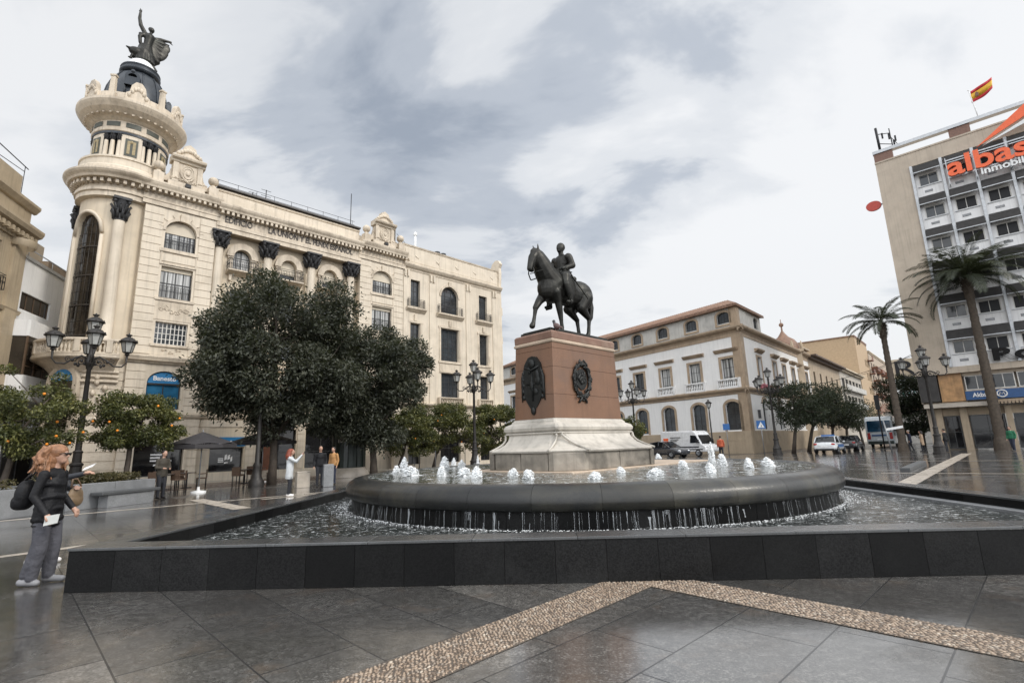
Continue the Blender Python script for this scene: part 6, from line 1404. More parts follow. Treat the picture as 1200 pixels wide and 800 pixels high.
for (px, D, cx, cy, hw, zt, zb, n, sd, lab) in ((926, 55, 935, 482, 2.7, 7.0, 2.2, 11000, 41, 'broad dark street tree nearest the mansion corner'), (944, 60, 957, 484, 2.7, 6.8, 2.3, 9000, 42, 'second dark street tree from the mansion corner'), (973, 66, 976, 488, 2.9, 6.6, 2.2, 8000, 43, 'third dark street tree, behind the white car'),
    (990, 76, 992, 494, 2.8, 6.0, 2.0, 5000, 44, 'fourth dark street tree, behind the dark car'), (1008, 88, 1006, 498, 2.8, 6.2, 1.8, 5000, 45, 'farthest dark street tree left of the coach')):
    orange_tree(lab, px, D, cx, cy, hw, zt, zb, n, sd, 0, G2, M_org2, .2, 'street_tree', .16)
orange_tree('round dark tree between the two palms and the office block', 1078, 70, 1079, 482, 3.6, 7.9, 1.3, 26000, 46, 0, None, M_org2, .24, 'street_tree', .2)
# palms
M_ptrunk = mat('palm_trunk', (.075, .058, .043), .85, .35, 6, .8, 14)
def palm(lab, px, D, h, R, rt, seed, nf):
    base = pol(px, 520, D); base.z = 0; t = thing('palm_tree', lab, 'palm', base, 0, 'palms in front of the office block'); r = np.random.default_rng(seed); m = MB()
    prof = []; n = 46
    for i in range(n+1):
        f = i/n; w = rt*(1.28-.45*f) if f < .85 else rt*(.83+.55*math.sin((f-.85)/.15*PI)*.5); prof.append((w*(1+(.09 if i % 2 else -.03)), h*f))
    prof[0] = (rt*1.9, 0); prof[1] = (rt*1.75, h*.03); prof[2] = (rt*1.5, h*.06); prof.append((.05, h+.15)); m.lathe(prof, 14)
    for k in range(70): a = r.uniform(0, 2*PI); z = h-r.uniform(.0, 1.2); m.tube([(rt*.8*math.cos(a), rt*.8*math.sin(a), z-.15), (rt*1.5*math.cos(a), rt*1.5*math.sin(a), z+.15)], [.07, .02], 4)
    m.build('trunk', M_ptrunk, t)
    for k in range(nf):
        f = k/nf; az = k*2.39996+r.normal(0, .15); el = 1.40-1.45*f**.9+r.normal(0, .08); L = R*r.uniform(.92, 1.12)*(1.0 if f > .2 else .85); V = []; F = []; pts = []
        p = Vector((0, 0, h+.1)); e = el; N = 16
        for i in range(N+1):
            pts.append(p.copy()); d = Vector((math.cos(e), 0, math.sin(e))); p = p+d*L/N; e -= (1.05+.45*f)/N*(.6+1.2*i/N)
        for i in range(N):
            a, b = pts[i], pts[i+1]; w = .035*(1-i/N)+.008; bb = len(V); V += [(a.x, -w, a.z), (a.x, w, a.z), (b.x, w*.9, b.z), (b.x, -w*.9, b.z)]; F.append((bb, bb+1, bb+2, bb+3))
            if i < 2: continue
            tdir_ = (b-a).normalized()
            for s in (-1, 1):
                for q in range(6):
                    o = a.lerp(b, q/6); l = L*.17*(math.sin(PI*min(1, (i+q/6)/N*.85+.12))**.6+.12)*r.uniform(.8, 1.15); dv = (tdir_*.75+Vector((0, s*.85, -.18-.35*r.random())))
                    dv = dv.normalized()*l; wv = tdir_*.030; bb = len(V); V += [tuple(o-wv), tuple(o+dv*.5-wv*.8+Vector((0, 0, .012))), tuple(o+dv), tuple(o+dv*.5+wv*.9)]; F.append((bb, bb+1, bb+2, bb+3))
        fo = npmesh('frond', V, F, M_palmleaf, t); fo.rotation_euler = (0, 0, az)
    return t
palm('shorter palm tree, left of the two, standing by the parked coach', 1058, 55, 11.1, 3.3, .23, 51, 24)
palm('taller palm tree, right of the two, standing in front of the office block shop', 1174, 56, 13.9, 4.5, .29, 52, 50)
# ------------------------------------------------------------------ lamp posts
M_lamp = mat('cast_iron', (.030, .027, .025), .5, .3, 6, .2, 30, metal=.3); M_lglass = plain('milky_lamp_glass', (.36, .36, .34), .25)
def lantern(par, x, y, z, k=1.0):
    X = Matrix.Translation((x, y, z)) @ Matrix.Scale(k, 4); m = MB(); m.lathe([(.03, -.12), (.10, -.06), (.07, 0), (.165, .03), (.175, .06)], 8, sm=False)
    for i in range(6):
        a = 2*PI*i/6; m.tube([(.175*math.cos(a), .175*math.sin(a), .05), (.275*math.cos(a), .275*math.sin(a), .50)], .013, 4)
    m.lathe([(.285, .49), (.35, .50), (.36, .54), (.30, .58), (.24, .66), (.14, .73), (.07, .75), (.07, .79), (.12, .82), (.12, .86), (.04, .88), (.02, .93)], 12)
    for i in range(6): a = 2*PI*(i+.5)/6; m.sphere((.33*math.cos(a), .33*math.sin(a), .57), .035, 5)
    o = m.build('lantern', M_lamp, par, M=X); m = MB(); m.lathe([(.165, .05), (.262, .495)], 6, sm=False); m.build('glass', M_lglass, o, M=X); return o
def candelabra(lab):
    t = thing('street_lamp', lab, 'street lamp', (0, 0, 0), 0, 'cast iron lamp posts round the plaza'); m = MB()
    m.lathe([(.42, 0), (.42, .12), (.36, .16), (.34, .5), (.38, .55), (.30, .62), (.22, .9), (.20, 1.25), (.24, 1.3), (.24, 1.36), (.16, 1.42), (.15, 1.8), (.18, 1.85), (.12, 1.92)], 12, sm=False)
    m.lathe([(.115, 1.9), (.08, 5.3), (.12, 5.35), (.12, 5.42), (.17, 5.5), (.20, 5.65), (.13, 5.85), (.09, 6.0), (.075, 6.6), (.12, 6.7), (.06, 6.8)], 10); m.build('post', M_lamp, t)
    for k in range(4):
        a = PI/2*k; c, s = math.cos(a), math.sin(a); m = MB(); q = lambda r, z: (r*c, r*s, z)
        m.tube([q(.08, 5.75), q(.3, 5.88), q(.55, 5.74), q(.82, 5.5), q(1.1, 5.5), q(1.24, 5.68), q(1.25, 6.0)], [.045, .04, .035, .035, .035, .032, .05], 7)
        m.tube([q(.30+.20*(1-i/14)*math.cos(i*.8), 5.62+.20*(1-i/14)*math.sin(i*.8)) for i in range(13)], .022, 5); m.tube([q(.72+.13*(1-i/14)*math.cos(-i*.8+2), 5.70+.13*(1-i/14)*math.sin(-i*.8+2)) for i in range(13)], .018, 5)
        for i in range(5): m.sphere(q(.18+.1*i, 5.55+.12*math.sin(i*2)), (.06, .06, .08), 6)
        m.build('arm', M_lamp, t); lantern(t, 1.25*c, 1.25*s, 6.12)
    lantern(t, 0, 0, 6.87); return t
lamp0 = candelabra('big five lantern lamp post nearest, standing behind the two women at left')
def place_lamp(px, py, D, rz, lab, first=False, k=1.0):
    p = pol(px, py, D); p.z = 0
    if first: lamp0.location = p; lamp0.rotation_euler = (0, 0, rz); return lamp0
    return dup(lamp0, p, rz, lab, k)
place_lamp(98, 480, 28.3, rad(46), '', True)
place_lamp(556, 500, 37.2, rad(20), 'lamp post left of the pedestal in front of the orange trees')
place_lamp(1094, 490, 47.5, rad(-30), 'lamp post between the two palms with lanterns against the office block')
place_lamp(906, 490, 52, rad(30), 'lamp post in front of the mansion corner pilaster')
place_lamp(743, 490, 54.5, rad(10), 'lamp post seen right beside the pedestal, before the mansion')
t = thing('street_lamp', 'slim single lantern lamp post behind the white van', 'street lamp', pol(833, 500, 56).xy.to_3d()); m = MB(); m.lathe([(.16, 0), (.16, .3), (.09, .5), (.06, 4.2), (.05, 4.5)], 8); m.build('post', M_lamp, t); lantern(t, 0, 0, 4.62, .95)
# ------------------------------------------------------------------ street furniture
M_pole = plain('grey_pole', (.25, .26, .27), .4, .5); M_signb = plain('traffic_blue', (.02, .12, .35), .4); M_green = mat('dark_green_metal', (.012, .022, .018), .35, .3, 2, .1, 20)
def post_sign(lab, px, py, D, h, size, tri=True):
    p = pol(px, py, D); p.z = 0; t = thing('road_sign', lab, 'road sign', p, -bear(px, py)); m = MB(); m.tube([(0, 0, 0), (0, 0, h)], .04, 6); m.build('pole', M_pole, t)
    m = MB(); m.box(-size/2, -.05, h-size, size/2, -.02, h); o = m.build('plate', M_signb, t)
    if tri: m = MB(); m.prism([(-size*.38, h-size*.88), (size*.38, h-size*.88), (0, h-size*.14)], -.06, -.051); m.prism([(-.03, h-size*.8), (.05, h-size*.8), (.02, h-size*.4)], -.066, -.061, 1); m.build('symbol', [M_white, M_iron], o)
    return t
t = post_sign('blue pedestrian crossing sign with white triangle by the mansion corner', 892, 500, 54, 3.1, .75); m = MB(); m.box(-.13, -.2, 3.3, .13, 0, 4.1); o = m.build('signal_head', M_iron, t)
post_sign('plain blue parking plate on a thin pole in front of the mansion', 851, 500, 56.5, 3.0, .62, False)
p = pol(1044, 520, 53); p.z = 0; t = thing('road_sign', 'thin pale post with slanted direction arm left of the shorter palm', 'road sign', p, -.5); m = MB(); m.tube([(0, 0, 0), (-.25, 0, 2.6)], .06, 7); m.build('pole', M_pole, t); m = MB(); m.prism([(-.2, 1.75), (1.0, 1.95), (1.0, 2.15), (-.2, 1.95)], -.03, .03); m.build('arm', M_white, t)
p = pol(1001, 520, 60); p.z = 0; t = thing('bollard', 'dark iron bollard standing in front of the parked dark car', 'bollard', p); m = MB(); m.lathe([(.16, 0), (.16, .1), (.10, .16), (.09, .75), (.13, .8), (.13, .86), (.06, .95), (.0, .98)], 10); m.build('body', M_lamp, t)
p = pol(1036, 520, 66); p.z = 0; t = thing('traffic_light', 'dark traffic light head on a pole above the coach', 'traffic light', p, -.5); m = MB(); m.tube([(0, 0, 0), (0, 0, 4.2)], .07, 7); m.build('pole', M_iron, t); m = MB(); m.box(-.2, -.15, 4.0, .2, .15, 5.5); m.build('head', M_iron, t)
# teal lattice mast with a roof sign far behind
p = pol(1067, 470, 105); p.z = 0; t = thing('crane_mast', 'pale teal lattice mast carrying a beige board far behind the lamp post', 'mast', p, -.6); zt = pol(1067, 443, 105).z; M_teal = plain('teal_steel', (.10, .30, .30), .5); m = MB()
for x, y in ((-.7, -.7), (.7, -.7), (.7, .7), (-.7, .7)): m.tube([(x, y, 0), (x, y, zt)], .12, 5)
for k in range(int(zt/1.4)): m.tube([(-.7, -.7, k*1.4), (.7, -.7, k*1.4+1.4)], .07, 4); m.tube([(.7, -.7, k*1.4), (-.7, -.7, k*1.4+1.4)], .07, 4)
m.build('lattice', M_teal, t); m = MB(); m.box(-2.2, -.4, zt, 2.2, .4, zt+3.2); o = m.build('board', M_beige, t); text(o, 'R', 0, -.45, zt+1.5, 3.6, M_iron, 'emblem', .04, sx=1.5)
# green kiosk
p = pol(408, 540, 33.5); p.z = 0; t = thing('kiosk', 'round dark green kiosk with a flared pale stone foot beside the pool', 'kiosk', p, rad(20)); m = MB(); m.lathe([(1.25, 0), (1.25, .15), (1.05, .5), (.98, .55)], 28); m.build('foot', M_palestone, t)
m = MB(); m.lathe([(.97, .55), (.97, 2.55), (1.02, 2.6)], 24, sm=False)
for k in range(12): a = 2*PI*k/12; m.tube([(.985*math.cos(a), .985*math.sin(a), .56), (.985*math.cos(a), .985*math.sin(a), 2.55)], .03, 5)
m.build('body', M_green, t); m = MB(); m.lathe([(1.12, 2.6), (1.15, 2.68), (1.1, 2.78), (.7, 2.98), (.2, 3.1), (.05, 3.3)], 24); m.build('roof', M_green, t); m = MB()
for a0 in (-2.0, -1.25): m.ringmould([(.975, 2.02), (.995, 2.02), (.995, 2.4), (.975, 2.4)], 5, (0, 0), a0-.22, a0+.22)
m.build('notice', plain('paper_grey', (.42, .40, .37), .6), t)
# granite planters, bench and hedges
pa, pb = gnd(92, 597.5), gnd(180, 586.5); dv = (pb-pa).normalized(); pang = math.atan2(dv.y, dv.x); Lr = (pb-pa).length
def planter(lab, x0, x1, m_):
    t = thing('planter', lab, 'planter', pa+dv*x0, pang, 'granite planters on the plaza'); w = x1-x0; m = MB(); n = max(2, int(w/1.1))
    for i in range(n): m.box(w*i/n+.004, 0, 0, w*(i+1)/n-.004, .22, .78); 
    m.box(0, .22, 0, .22, 2.4, .78); m.box(w-.22, .22, 0, w, 2.4, .78); m.box(.22, 2.2, 0, w-.22, 2.4, .78); m.build('wall', m_, t, bevel=.012); m = MB(); m.box(.2, .2, .05, w-.2, 2.2, .66); m.build('soil', M_bark, t)
    r = np.random.default_rng(int(w*10)); N = 5000; C = np.stack([r.uniform(.25, w-.25, N), r.uniform(.28, 2.1, N), .66+.34*r.random(N)**.6+.06*np.sin(r.uniform(0, 9, N))], 1); V, F = leaves_at(C, np.tile([0, -.3, .8], (N, 1)), .11, r); npmesh('hedge', V, F, M_hedge, t); return t
planter('grey granite planter wall with a low hedge behind the pointing woman', -.4, Lr, M_greygran); planter('far left granite planter with a low hedge at the photo edge', -9.5, -1.2, M_greygran)
t = thing('bench', 'dark stone slab bench in front of the grey granite planter', 'bench', pa+dv*.25+Vector((dv.y, -dv.x, 0))*.55, pang); m = MB(); m.box(0, 0, .40, 2.1, .5, .50); m.build('seat', M_darkgran, t, bevel=.02); m = MB(); m.box(.25, .06, 0, 1.85, .44, .398); m.build('base', M_greygran, t, bevel=.01)
t = thing('stone_pillar', 'knee high grey granite pillar beside the two standing men', 'pillar', gnd(383, 570), .7); m = MB(); m.box(-.22, -.22, 0, .22, .22, .98); m.build('block', M_greygran, t, bevel=.02)
t = thing('utility_box', 'low cream stone box right behind the white coated woman', 'box', gnd(354, 571), .7); m = MB(); m.box(-.28, -.2, 0, .28, .2, .66); m.box(-.30, -.22, .66, .30, .22, .70); m.build('body', M_palestone, t, bevel=.015)
# iron foot of a lamp under the big tree
t = thing('street_lamp', 'dark slim lamp post under the larger evergreen crown', 'street lamp', gnd(318, 568.5).xy.to_3d()+Vector((-.5, -.5, 0))); m = MB(); m.lathe([(.36, 0), (.36, .25), (.24, .4), (.17, .9), (.2, 1.0), (.12, 1.15), (.09, 4.6)], 10); m.build('post', M_lamp, t); lantern(t, 0, 0, 4.7)
# parasols, café tables and chairs
M_para = mat('dark_parasol_cloth', (.035, .032, .034), .8, .2, 2, .2, 30); M_wick = mat('brown_wicker', (.12, .075, .05), .7, .3, 20, .4, 60); M_ttop = plain('table_top', (.10, .08, .07), .4)
def parasol(lab, p, h, R_):
    t = thing('parasol', lab, 'parasol', p, .4, 'dark terrace parasols'); m = MB(); n = 8; zt = h
    for k in range(n):
        a, b = 2*PI*k/n, 2*PI*(k+1)/n; A = (R_*math.cos(a), R_*math.sin(a), h-.55); B_ = (R_*math.cos(b), R_*math.sin(b), h-.55); M2 = ((A[0]+B_[0])*.49, (A[1]+B_[1])*.49, h-.50)
        m.add([(0, 0, zt), A, M2, B_, (A[0], A[1], h-.72), (B_[0], B_[1], h-.72)], [(0, 1, 2), (0, 2, 3), (1, 4, 5, 3)])
    m.build('canopy', M_para, t); m = MB(); m.tube([(0, 0, .1), (0, 0, h+.08)], .025, 7)
    for k in range(n): a = 2*PI*k/n; m.tube([(0, 0, h-.75), (R_*.55*math.cos(a), R_*.55*math.sin(a), h-.32)], .010, 4)
    m.build('pole', M_pole, t); m = MB(); m.lathe([(.3, 0), (.3, .06), (.06, .1), (.05, .25)], 14); m.build('base', M_white, t); return t
p0 = gnd(232, 577); parasol('dark parasol nearest, left of the bank window with a white foot', p0, 2.55, 1.35); parasol('dark parasol behind the slim lamp post under the large tree', pol(308, 530, 32).xy.to_3d(), 2.75, 1.7)
parasol('dark parasol by the orange trees left of the slim plaza lamp', pol(486, 530, 39).xy.to_3d(), 2.6, 1.5); parasol('dark parasol just left of the lamp post foot near the pedestal', pol(545, 530, 43).xy.to_3d(), 2.6, 1.6)
t = thing('awning', 'long dark terrace awning on posts behind the green kiosk', 'awning', pol(449, 530, 39).xy.to_3d(), LANG); m = MB(); m.add([(-3.2, 0, 2.9), (3.2, 0, 2.9), (3.2, -2.2, 2.35), (-3.2, -2.2, 2.35), (3.2, -2.2, 2.1), (-3.2, -2.2, 2.1), (-3.2, 0, 2.1), (3.2, 0, 2.1)], [(0, 3, 2, 1), (3, 5, 4, 2), (0, 6, 5, 3), (1, 2, 4, 7)]); m.build('canopy', M_para, t); m = MB()
for x in (-3.1, 3.1):
    for y in (-2.1, -.1): m.tube([(x, y, 0), (x, y, 2.4)], .04, 6)
m.build('frame', M_pole, t)
def chair(lab):
    t = thing('cafe_chair', lab, 'chair', (0, 0, 0), 0, 'wicker terrace chairs'); m = MB(); m.box(-.22, -.22, .42, .22, .22, .47); m.build('seat', M_wick, t, bevel=.01); m = MB(); m.box(-.22, .19, .47, .22, .225, .86); m.tube([(-.22, .2, .66), (-.25, -.15, .64)], .018, 5); m.tube([(.22, .2, .66), (.25, -.15, .64)], .018, 5); m.build('backrest', M_wick, t)
    for x in (-.19, .19):
        for y in (-.19, .19): m = MB(); m.tube([(x, y, 0), (x, y, .42)], .017, 5); m.build('leg', M_iron, t)
    return t
def table(lab):
    t = thing('cafe_table', lab, 'table', (0, 0, 0), 0, 'small terrace tables'); m = MB(); m.lathe([(0.001, .70), (.36, .70), (.37, .72), (.36, .74), (0.001, .74)], 18); m.build('table_top', M_ttop, t); m = MB(); m.lathe([(.24, 0), (.24, .03), (.03, .06), (.03, .70)], 12); m.build('leg', M_iron, t); return t
ch0 = chair('wicker terrace chair'); tb0 = table('table'); first = True
for gi, (px, D, nm) in enumerate(((196, 30.0, 'right behind the man by the planter'), (221, 30.6, 'under the nearest parasol'), (288, 32.0, 'before the bank window'), (304, 33.0, 'beside the brown door'))):
    c = pol(px, 540, D); c.z = 0
    L_ = 'small round terrace table ' + nm
    if gi == 0: tb0.location = c; tb0['label'] = L_
    else: dup(tb0, c, 0, L_)
    for k in range(3):
        a = .5+k*2.1; q = c+Vector((.62*math.cos(a), .62*math.sin(a), 0)); lab = ('left', 'right', 'far')[k] if False else None
        L_ = 'brown wicker chair at the table ' + nm + (', back to plaza', ', facing right', ', nearest wall')[k]
        if first: ch0.location = q; ch0.rotation_euler = (0, 0, a-PI/2); ch0['label'] = L_; first = False
        else: dup(ch0, q, a-PI/2, L_)
# ------------------------------------------------------------------ people (local: facing +x, left side +y)
def cloth(name, col, rough=.8): return mat(name, col, rough, .14, 6, .25, 35)
M_skin = plain('skin', (.42, .25, .18), .5); M_eye = plain('dark_eye', (.02, .015, .012), .3)
def hand(B, w, d, curl=.5, r=1.0, side=1):
    """palm with four bent fingers and a thumb; w wrist, d pointing direction"""
    w = Vector(w); d = Vector(d).normalized(); up = Vector((0, 0, 1)) if abs(d.z) < .8 else Vector((1, 0, 0)); s = d.cross(up).normalized(); n = s.cross(d)
    B.cap(w, w+d*.075*r, .026*r, .034*r, 0)
    for k, (o, l) in enumerate(((-.030, .070), (-.010, .080), (.010, .076), (.028, .060))):
        a = w+d*.085*r+s*o*r; b = a+d*l*.5*r-n*.012*curl*r; c = b+(d*(1-curl)-n*curl*1.1).normalized()*l*.5*r; B.chain([a, b, c], [.0105*r, .0098*r, .0085*r], 0)
    a = w+d*.03*r+s*.03*side*r; B.chain([a, a+d*.035*r+s*.03*side*r, a+d*.07*r+s*.028*side*r-n*.012*r], [.013*r, .012*r, .009*r], 0)
def person(label, loc, rz, top, legs, shoes, hair, h=1.70, coat=None, pose=None, near=False, wide=1.0, stride=0.0, group=None, hairlen=0, arms=None, lean=0.0, build=1.0, extra=None):
    k = h/1.70; B = Blob(); T, Lg, Sh, Hr = 1, 2, 3, 4; b = build
    B.ell((0, 0, .95), (.125*b, .165*b, .13), Lg if not coat else T)
    lx = lambda z: lean*(z-.95)
    B.chain([(0, 0, .98), (lx(1.15), 0, 1.15), (lx(1.33), 0, 1.32)], [.135*b, .130*b, .135*b], T); B.ell((lx(1.36), 0, 1.36), (.105*b, .195*b, .085), T); B.ell((lx(1.25)+.02, 0, 1.25), (.125*b, .16*b, .13), T)
    hx = lx(1.5)*1.2+.02
    B.cap((lx(1.42), 0, 1.42), (hx, 0, 1.52), .052, .048, 0); B.ell((hx+.025, 0, 1.605), (.093, .073, .112), 0); B.ell((hx+.06, 0, 1.55), (.055, .048, .055), 0); B.ell((hx+.12, 0, 1.595), (.02, .013, .022), 0)
    B.ell((hx-.012, 0, 1.65), (.105, .086, .085), Hr)
    for s in (-1, 1):
        B.ell((hx+.01, s*.076, 1.60), (.018, .012, .03), 0); B.ell((hx+.102, s*.030, 1.625), .010, 5)
        a = s*stride; kx, ax = a*.35+.03, a*.5-(.06 if a < 0 else 0); az = .09+(.05 if a < -.05 else 0)
        B.chain([(0, s*.085*b, .92), (kx, s*.09, .50), (ax, s*.095, az)], [.10*wide*b, .070*wide*(1+.35*(wide-1)), .050*wide*(1+.8*(wide-1))], Lg); B.cap((ax-.035, s*.095, .055), (ax+.15, s*.105, .04), .046, .038, Sh)
    for i, s in enumerate((1, -1)):
        e, w = (arms or {}).get('L' if s > 0 else 'R', ((-.03, s*.25, 1.10), (.06, s*.25, .86)))
        sh = (lx(1.36), s*.19*b, 1.37); B.chain([sh, e, w], [.062*b, .050*b, .038], T); d = Vector(w)-Vector(e)
        if near: hand(B, w, d, .6, 1.0, -s)
        else: B.cap(w, Vector(w)+d.normalized()*.11, .035, .028, 0)
    if coat:
        for s in (-1, 1): B.chain([(lx(1.2), s*.05, 1.15), (0, s*.065, .95), (-.01, s*.07, coat+.12)], [.115*b, .125*b, .125*b], T)
        B.ell((-.01, 0, coat+.10), (.150*b, .205*b, .07), T); B.ell((-.01, 0, coat+.03), (.145*b, .195*b, .035), T)
    if hairlen:
        for q in range(9):
            a = PI*.55+q*PI*.9/8; B.chain([(hx-.02+.07*math.cos(a), .075*math.sin(a), 1.66), (hx-.03+.12*math.cos(a), .115*math.sin(a), 1.60-hairlen*.45), (hx-.03+.10*math.cos(a), .105*math.sin(a), 1.62-hairlen)], [.05, .055, .03], Hr)
    if extra: extra(B, hx)
    t = thing('person', label, 'person', loc, rz, group); t.scale = (k,)*3
    me = B.mesh('body', [M_skin, top, legs, shoes, hair, M_eye], .0105 if near else .024, 2 if near else 1); link('body', me, t); return t
C_blk = mat('black_padded_coat', (.007, .007, .0085), .62, .2, 5, .6, 16, bdist=.02, spec=.3); C_grey = mat('grey_trousers', (.072, .072, .084), .85, .15, 5, .9, 8, bdist=.04); C_dark = cloth('dark_trousers', (.018, .019, .024)); C_jean = cloth('dark_blue_jeans', (.022, .028, .05))
C_shoe = plain('grey_shoe', (.22, .22, .23), .6); C_wshoe = plain('white_shoe', (.72, .70, .68), .6); C_dshoe = plain('dark_shoe', (.02, .018, .017), .5); H_red = mat('auburn_hair', (.26, .125, .062), .5, .4, 14, .9, 45); H_dred = mat('red_brown_hair', (.20, .045, .022), .5, .3, 12, .3, 50); H_dark = mat('dark_hair', (.018, .013, .010), .5, .2, 12, .3, 50); H_grey = mat('grey_hair', (.22, .20, .18), .5, .2, 12, .3, 50)
# the woman with auburn hair, seen from her right
w1p = gnd(45, 684.5)
def w1_extra(B, hx):
    for z, k in ((1.24, 0), (1.08, .01), (.93, 0), (.80, .012)): B.chain([(-.005+(.112+k)*math.cos(a), (.150+k)*math.sin(a), z+.012*math.sin(a*3+z*9)) for a in [2*PI*j/12 for j in range(13)]], [.034]*13, 1)      # soft puffs of the coat
    B.chain([(-.05+.085*math.cos(a), .105*math.sin(a), 1.395+.02*math.cos(a)) for a in [2*PI*j/12 for j in range(13)]], [.036]*13, 1)      # hood
    B.ell((-.115, 0, 1.36), (.06, .11, .07), 1)
    for s in (-1, 1): B.chain([(.0, s*.085, .75), (.01, s*.09, .45), (-.0+s*.03, s*.095, .10)], [.095, .080, .062], 2)
w1 = person('woman with big auburn hair, black padded coat and grey trousers by the pool corner', w1p, rad(12), C_blk, C_grey, C_shoe, H_red, 1.70, .70, near=True, wide=1.05, stride=.10, arms={'R': ((-.05, -.235, 1.10), (.12, -.235, .88)), 'L': ((-.02, .24, 1.10), (.14, .22, .92))}, extra=w1_extra, build=.94)
def strandmat():
    m = bpy.data.materials.new('auburn_strand'); t_ = NT(m); g = t_.n('ShaderNodeNewGeometry'); t_.out(t_.pbsdf(t_.ramp(g.outputs['Random Per Island'], [(0, (.13, .055, .028)), (.6, (.34, .18, .10)), (1, (.52, .34, .22))]), .4).outputs[0]); return m
M_strand = strandmat(); B = Blob(); r = np.random.default_rng(5)
B.ell((.0, 0, 1.655), (.125, .115, .105)); B.ell((-.055, 0, 1.58), (.125, .13, .13)); B.ell((-.08, 0, 1.48), (.12, .14, .10))
for q in range(150):
    a = r.uniform(.50, 1.50)*PI; z0 = r.uniform(1.52, 1.72); rr = .085+.06*r.random(); L_ = r.uniform(.08, .24); p0 = Vector((-.01+rr*.9*math.cos(a), rr*math.sin(a), z0)); p1 = p0+Vector((.05*math.cos(a)+r.normal(0, .02), .05*math.sin(a)+r.normal(0, .02), -L_*.5)); p2 = p1+Vector((r.normal(-.01, .025), r.normal(0, .025), -L_*.5)); B.chain([p0, p1, p2], [.022, .02, .009])
hm = B.mesh('hair', H_red, .0095, 1); ho = link('hair', hm, w1)
m = MB()
for q in range(900):
    a = r.uniform(.42, 1.58)*PI; th = r.uniform(.15, 1.0); R0 = .125+r.uniform(-.005, .015); p = Vector((-.035+R0*math.sin(th*1.5)*math.cos(a), R0*math.sin(th*1.5)*math.sin(a), 1.625+.13*math.cos(th*1.5))); d = Vector((math.cos(a)*.5, math.sin(a)*.5, -1)); pts = [p]; L_ = r.uniform(.10, .30); ph = r.uniform(0, 6.3)
    for k in range(5): p = p+d.normalized()*L_/5+Vector((.011*math.sin(ph+k*1.9), .011*math.cos(ph+k*1.7), 0)); d = d+Vector((-.10*math.cos(a), -.10*math.sin(a), -.15)); pts.append(p)
    m.tube(pts, [.0042, .0042, .004, .0035, .003, .0015], 3, cap=False)
m.build('strands', M_strand, ho)
m = MB(); m.tube([(.135, -.062, 1.632), (.145, -.03, 1.632), (.147, 0, 1.630), (.145, .03, 1.632), (.135, .062, 1.632)], .011, 6)
for s in (-1, 1): m.sphere((.142, s*.032, 1.622), (.010, .026, .020), 8); m.tube([(.135, s*.066, 1.635), (.04, s*.085, 1.625)], .005, 4)
m.build('sunglasses', M_eye, w1)
# things she carries
t = thing('backpack', 'black backpack on the back of the auburn haired woman', 'backpack', w1p+Vector((-.03, 0, 1.05)), rad(12)); t.scale = (.86, .86, .86); B = Blob(); B.ell((-.31, 0, .08), (.13, .16, .23)); B.ell((-.34, 0, -.02), (.14, .15, .13)); B.ell((-.38, 0, -.06), (.10, .12, .09)); link('bag', B.mesh('bag', C_blk, .012, 3), t)
m = MB(); m.tube([(-.28, -.10, .30), (-.16, -.13, .40), (.02, -.14, .42)], .02, 6); m.tube([(-.28, .10, .30), (-.16, .13, .40), (.02, .14, .42)], .02, 6); m.tube([(-.30, -.03, .31), (-.31, 0, .36), (-.30, .03, .31)], .012, 6); m.build('strap', M_iron, t)
R12 = Matrix.Rotation(rad(12), 4, 'Z')
t = thing('leaflet', 'folded white leaflet in the hand of the auburn haired woman', 'paper', w1p+(R12 @ Vector((.20, -.275, .81))), rad(12)); m = MB(); m.add([(-.07, 0, -.07), (.08, .01, -.04), (.10, .0, .07), (-.05, -.012, .05), (-.07, .006, -.07), (.08, .016, -.04), (.10, .006, .07), (-.05, -.006, .05)], [(0, 1, 2, 3), (7, 6, 5, 4), (0, 4, 5, 1), (1, 5, 6, 2), (2, 6, 7, 3), (3, 7, 4, 0)]); m.build('sheet', plain('leaflet_paper', (.62, .63, .60), .6), t)
# her companion behind, arm stretched out
w2p = gnd(67, 662.5)+Vector((-.40, .14, 0))
w2 = person('dark clothed person pointing with outstretched arm, half hidden by the auburn haired woman', w2p, rad(8), cloth('dark_navy_jacket', (.018, .020, .026), .6), C_dark, C_wshoe, H_dark, 1.66, .80, near=True, stride=.06, arms={'R': ((.30, -.20, 1.30), (.60, -.20, 1.36)), 'L': ((.12, .22, 1.12), (.34, .02, 1.14))})
t = thing('handbag', 'tan shoulder bag held in front by the pointing person', 'bag', w2p+(R12 @ Vector((.37, -.03, .985)))); B = Blob(); B.ell((0, 0, 0), (.06, .13, .15)); B.ell((0, 0, -.06), (.065, .14, .11)); link('bag', B.mesh('bag', mat('tan_leather', (.17, .115, .065), .5, .25, 6), .012, 2), t); m = MB(); m.tube([(0, -.09, .14), (-.03, -.05, .26), (-.05, .05, .26), (0, .09, .14)], .014, 6); m.build('strap', mat('tan_strap', (.16, .10, .06), .5), t)
t = thing('leaflet', 'small white paper in the outstretched hand of the pointing person', 'paper', w2p+(Matrix.Rotation(rad(8), 4, 'Z') @ Vector((.64, -.20, 1.40)))); m = MB(); m.add([(-.10, 0, -.03), (.06, 0, .03), (.09, .03, .08), (-.08, .03, .02), (-.10, .006, -.033), (.06, .006, .027), (.09, .036, .077), (-.08, .036, .017)], [(0, 1, 2, 3), (7, 6, 5, 4), (0, 4, 5, 1), (1, 5, 6, 2), (2, 6, 7, 3), (3, 7, 4, 0)]); m.build('sheet', M_white, t)
